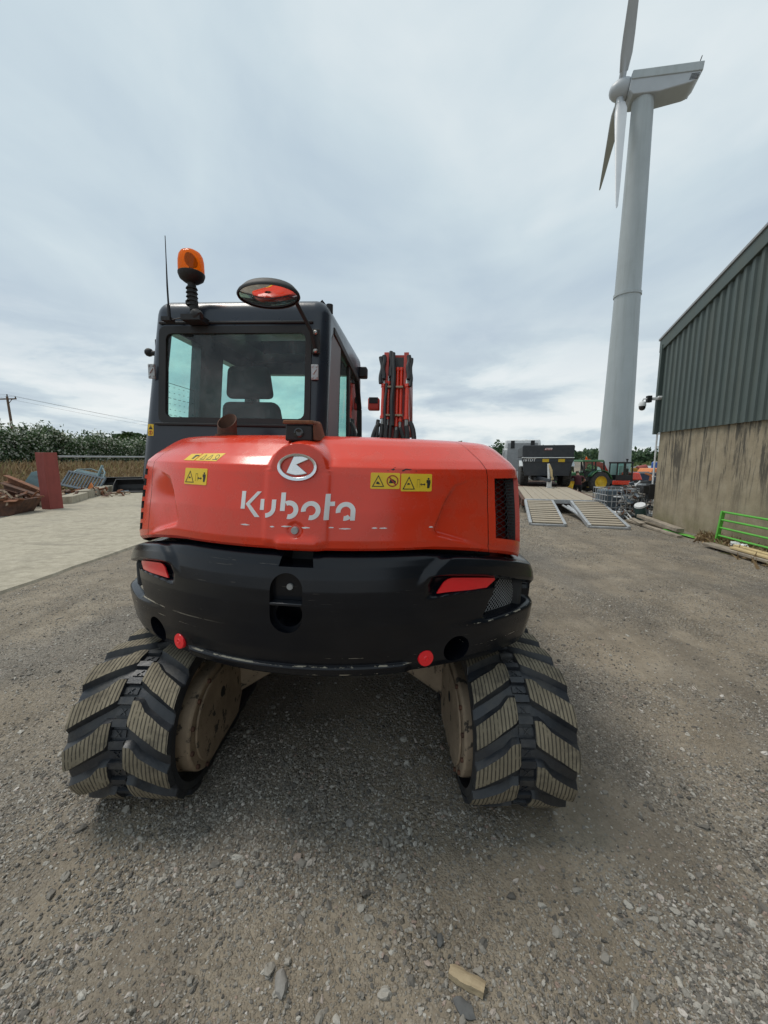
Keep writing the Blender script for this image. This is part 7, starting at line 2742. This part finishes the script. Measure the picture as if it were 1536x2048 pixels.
def grab():
    c = at(158, 978, 18.0)
    root = thing('bale_grab', 'grey slatted steel grab lying on the scrap heap', 'grab', (c.x, c.y, gz(c.x, c.y) + 0.25), R(-8))
    root.rotation_euler = (R(-32), R(10), R(-8))
    f = MB()
    f.beam((-0.95, 0, 0.75), (0.95, 0, 0.75), 0.08, 0.08)
    f.beam((-0.95, 0, 0.02), (0.95, 0, 0.02), 0.10, 0.10)
    f.beam((-0.95, 0, 0), (-0.95, 0, 0.78), 0.08, 0.08)
    f.beam((0.95, 0, 0), (0.95, 0, 0.78), 0.08, 0.08)
    f.build('frame', SLATE, root, bevel=0.01)
    for k in range(11):
        x = -0.8 + k * 0.16
        MB().beam((x, 0, 0.05), (x, -0.02, 0.72), 0.055, 0.04).build('slat', SLATE, root)
    u = MB()
    u.beam((-0.9, 0.3, 0.95), (0.55, 0.3, 0.95), 0.2, 0.14)
    u.beam((-0.9, 0.1, 0.7), (-0.9, 0.3, 1.0), 0.08, 0.10)
    u.tube([(-0.9, 0.25, 1.02), (-0.3, 0.3, 1.2), (0.4, 0.3, 1.12)], 0.03, 6)
    u.beam((0.45, 0.1, 0.70), (0.25, 0.2, 1.45), 0.09, 0.09)
    u.tube([(0.35, 0.2, 1.32), (0.62, 0.15, 1.1), (0.8, 0.05, 0.75)], 0.04, 6)
    u.build('arm', TEAL, root, bevel=0.01)


grab()


def bucket(px, py, Y, w, label, rz):
    c = at(px, py, Y)
    root = thing('digger_bucket', label, 'bucket', (c.x, c.y, gz(c.x, c.y)), rz, 'black buckets by the hedge')
    pr = [(-0.42, 0.0), (0.30, 0.0), (0.42, 0.06), (0.40, 0.10), (-0.1, 0.10), (-0.34, 0.20), (-0.40, 0.40), (-0.30, 0.60), (-0.22, 0.66), (-0.34, 0.68), (-0.50, 0.46), (-0.52, 0.18)]
    MB().prism(pr, lambda a, z, h: (h, -a, z), -w / 2, w / 2).build('shell', BLACK, root, bevel=0.01)
    side = [(-0.42, 0.0), (0.30, 0.0), (0.40, 0.08), (0.15, 0.45), (-0.22, 0.66), (-0.34, 0.68), (-0.50, 0.46), (-0.52, 0.18)]
    for s in (-1, 1):
        MB().prism(side, lambda a, z, h: (h, -a, z), s * w / 2 - 0.015, s * w / 2 + 0.015).build('side_plate', BLACK, root, bevel=0.006)


bucket(248, 985, 20.6, 1.75, 'black digger bucket lying farther from the camera, nearer the hedge', R(18))
bucket(266, 986, 18.6, 1.45, 'black digger bucket lying in front, partly behind the excavator', R(18))
c = at(222, 985, 17.6)
m = MB()
m.prism([(-0.2, 0.0), (0.22, 0.0), (0.05, 0.42)], lambda a, z, h: (a, h, z), 0.06, 0.0)
o = m.build('steel_plate', ORANGE, None, loc=at(181, 985, 16.4), label='small rusty orange triangle plate on the scrap heap', cat='plate')

# ================================================================== NEAR STONES AND OFFCUT
def stone(px, py, r, seed, m, label):
    u, v = (px - 768) / FPX, (py - 1024) / FPX
    f = math.cos(PITCH) - v * math.sin(PITCH)
    d = math.sin(PITCH) + v * math.cos(PITCH)
    Y = CAM_H / (d / f)
    for _ in range(3):
        Y = (CAM_H - gz(u / f * Y, Y)) / (d / f)
    x = u / f * Y
    rg = random.Random(seed)
    o = MB().blob((0, 0, 0), r, 0, 2, 0.14, rg).build('stone', m, None, loc=(x, Y, gz(x, Y) + micro(x, Y) + r[2] * 0.35), smooth=28, label=label, cat='stone')
    o.rotation_euler = (rg.uniform(-.2, .2), rg.uniform(-.2, .2), rg.uniform(0, 6))
    return o


STN = mat('grey stone', (0.24, 0.225, 0.205), 0.85, var=0.25, vscale=20, bump=0.002, bscale=90)
STD = mat('dark stone', (0.10, 0.10, 0.098), 0.8, var=0.25, vscale=20, bump=0.002, bscale=90)
o = stone(562, 1972, (0.022, 0.034, 0.018), 2, STN, 'largest pale grey stone in the gravel nearest the camera')
o.rotation_euler = (0, 0.1, 0.3)
stone(880, 1888, (0.012, 0.02, 0.012), 3, STD, 'small dark stone standing out between the tracks and camera')
stone(928, 2022, (0.020, 0.034, 0.010), 4, STD, 'flat dark stone half sunk in the dirt below the wood offcut')
stone(700, 1650, (0.018, 0.02, 0.014), 5, STN, 'pale stone on the dirt behind the machine between its tracks')
stone(480, 1770, (0.018, 0.016, 0.013), 6, STN, 'rounded grey stone among chippings below the cab side track')
p = Vector((at(933, 1965, 1.0).x, 0, 0))
u, v = (933 - 768) / FPX, (1965 - 1024) / FPX
f_ = math.cos(PITCH) - v * math.sin(PITCH)
d_ = math.sin(PITCH) + v * math.cos(PITCH)
Yw = CAM_H / (d_ / f_)
Xw = u / f_ * Yw
OFFC = mat('split wood', (0.40, 0.315, 0.20), 0.85, var=0.2, vscale=8, dirt=(0.20, 0.15, 0.095), dirt_amt=0.7, dirt_scale=7, streak=(1, 9, 9), bump=0.003, bscale=60)
m = MB()
rgw = random.Random(5)
sec = [(-0.018, -0.012), (0.016, -0.014), (0.020, 0.006), (0.006, 0.013), (-0.016, 0.010)]
rowsw = []
for i in range(9):
    t = i / 8
    k = (0.75 if i in (0,) else 1.0) * (1 - 0.12 * abs(t - 0.6))
    rowsw.append([(-0.056 + 0.112 * t + rgw.uniform(-.003, .003), y * k * (1 + rgw.uniform(-.12, .12)), z * k * (1 + rgw.uniform(-.12, .12))) for y, z in sec])
m.grid(rowsw, close=True)
m.f.append(tuple(range(4, -1, -1))); m.m.append(0)
m.f.append(tuple(len(m.v) - 5 + i for i in range(5))); m.m.append(0)
o = m.build('wood_offcut', OFFC, None, loc=(Xw, Yw, gz(Xw, Yw) + micro(Xw, Yw) + 0.013), smooth=35, label='split pale wood offcut lying on the dirt near the camera', cat='wood')
o.rotation_euler = (0, 0, R(-24))


# ================================================================== PERSON
def person(loc, rz):
    root_me = bpy.data.meshes.new('person')
    bm = bmesh.new()
    J = {}
    def v(n, p, r):
        J[n] = (bm.verts.new(p), r)
    # local: facing +y, bending forward with hands towards the machine
    v('pelvis', (0, -0.10, 0.88), 0.155)
    v('waist', (0, -0.08, 1.05), 0.150)
    v('chest', (0, 0.02, 1.27), 0.165)
    v('neckb', (0, 0.10, 1.44), 0.075)
    v('neck', (0, 0.14, 1.51), 0.058)
    v('head', (0, 0.18, 1.60), 0.092)
    v('crown', (0, 0.19, 1.70), 0.075)
    for s, k in ((-1, 'l'), (1, 'r')):
        v('sh' + k, (s * 0.20, 0.07, 1.39), 0.075)
        v('el' + k, (s * 0.33, 0.16, 1.14), 0.050)
        v('wr' + k, (s * 0.30, 0.40, 1.03), 0.034)
        v('pa' + k, (s * 0.29, 0.47, 1.01), 0.036)
        v('hip' + k, (s * 0.10, -0.08, 0.84), 0.105)
        v('kn' + k, (s * 0.13, 0.03, 0.48), 0.070)
        v('an' + k, (s * 0.14, -0.06, 0.09), 0.048)
        v('ft' + k, (s * 0.15, 0.08, 0.05), 0.045)
        for i, (dx, L) in enumerate(((-0.028, 0.065), (-0.009, 0.078), (0.010, 0.074), (0.028, 0.060))):
            v('f%d%s' % (i, k), (s * 0.29 + dx, 0.47 + L * 0.65, 1.0), 0.010)
            v('g%d%s' % (i, k), (s * 0.29 + dx, 0.47 + L, 0.97), 0.009)
        v('t0' + k, (s * 0.25, 0.455, 1.01), 0.012)
        v('t1' + k, (s * 0.235, 0.50, 0.99), 0.010)
    E = [('pelvis', 'waist'), ('waist', 'chest'), ('chest', 'neckb'), ('neckb', 'neck'), ('neck', 'head'), ('head', 'crown')]
    for k in 'lr':
        E += [('chest', 'sh' + k), ('sh' + k, 'el' + k), ('el' + k, 'wr' + k), ('wr' + k, 'pa' + k), ('pelvis', 'hip' + k), ('hip' + k, 'kn' + k), ('kn' + k, 'an' + k), ('an' + k, 'ft' + k), ('pa' + k, 't0' + k), ('t0' + k, 't1' + k)]
        for i in range(4):
            E += [('pa' + k, 'f%d%s' % (i, k)), ('f%d%s' % (i, k), 'g%d%s' % (i, k))]
    for a, c in E:
        bm.edges.new((J[a][0], J[c][0]))
    bm.verts.index_update()
    idx = {n: J[n][0].index for n in J}
    bm.to_mesh(root_me)
    bm.free()
    o = bpy.data.objects.new('person', root_me)
    COL.objects.link(o)
    md = o.modifiers.new('skin', 'SKIN')
    md.use_smooth_shade = True
    sk_ = root_me.skin_vertices[0].data
    for n in J:
        r = J[n][1]
        sk_[idx[n]].radius = (r, r * (0.72 if n in ('chest', 'waist', 'pelvis') else 1.0))
    sk_[idx['pelvis']].use_root = True
    ss = o.modifiers.new('sub', 'SUBSURF')
    ss.levels = ss.render_levels = 1
    bpy.context.view_layer.update()
    me = bpy.data.meshes.new_from_object(o.evaluated_get(bpy.context.evaluated_depsgraph_get()))
    bpy.data.objects.remove(o)
    me.name = 'person'
    me.materials.clear()
    for mm in (SKIN, SHIRT, TROUS, HAIR):
        me.materials.append(mm)
    for p in me.polygons:
        c = p.center
        k = 0
        if c.z < 0.93 and abs(c.x) < 0.24: k = 2
        elif c.z < 1.46 and (abs(c.x) < 0.27 or c.z > 1.22): k = 1
        elif c.z > 1.63 or (c.z > 1.56 and c.y < 0.15): k = 3
        if c.y > 0.3: k = 0
        p.material_index = k
        p.use_smooth = True
    o = bpy.data.objects.new('person', me)
    COL.objects.link(o)
    o.location = loc
    o.rotation_euler = (0, 0, rz)
    return put(o, 'person in a maroon shirt bending forward beside the tractor wheel', 'person')


pp = at(1154, 983, 19.6)
man = person((pp.x, pp.y, gz(pp.x, pp.y)), R(-14))
man.scale = (1.10, 1.0, 0.89)
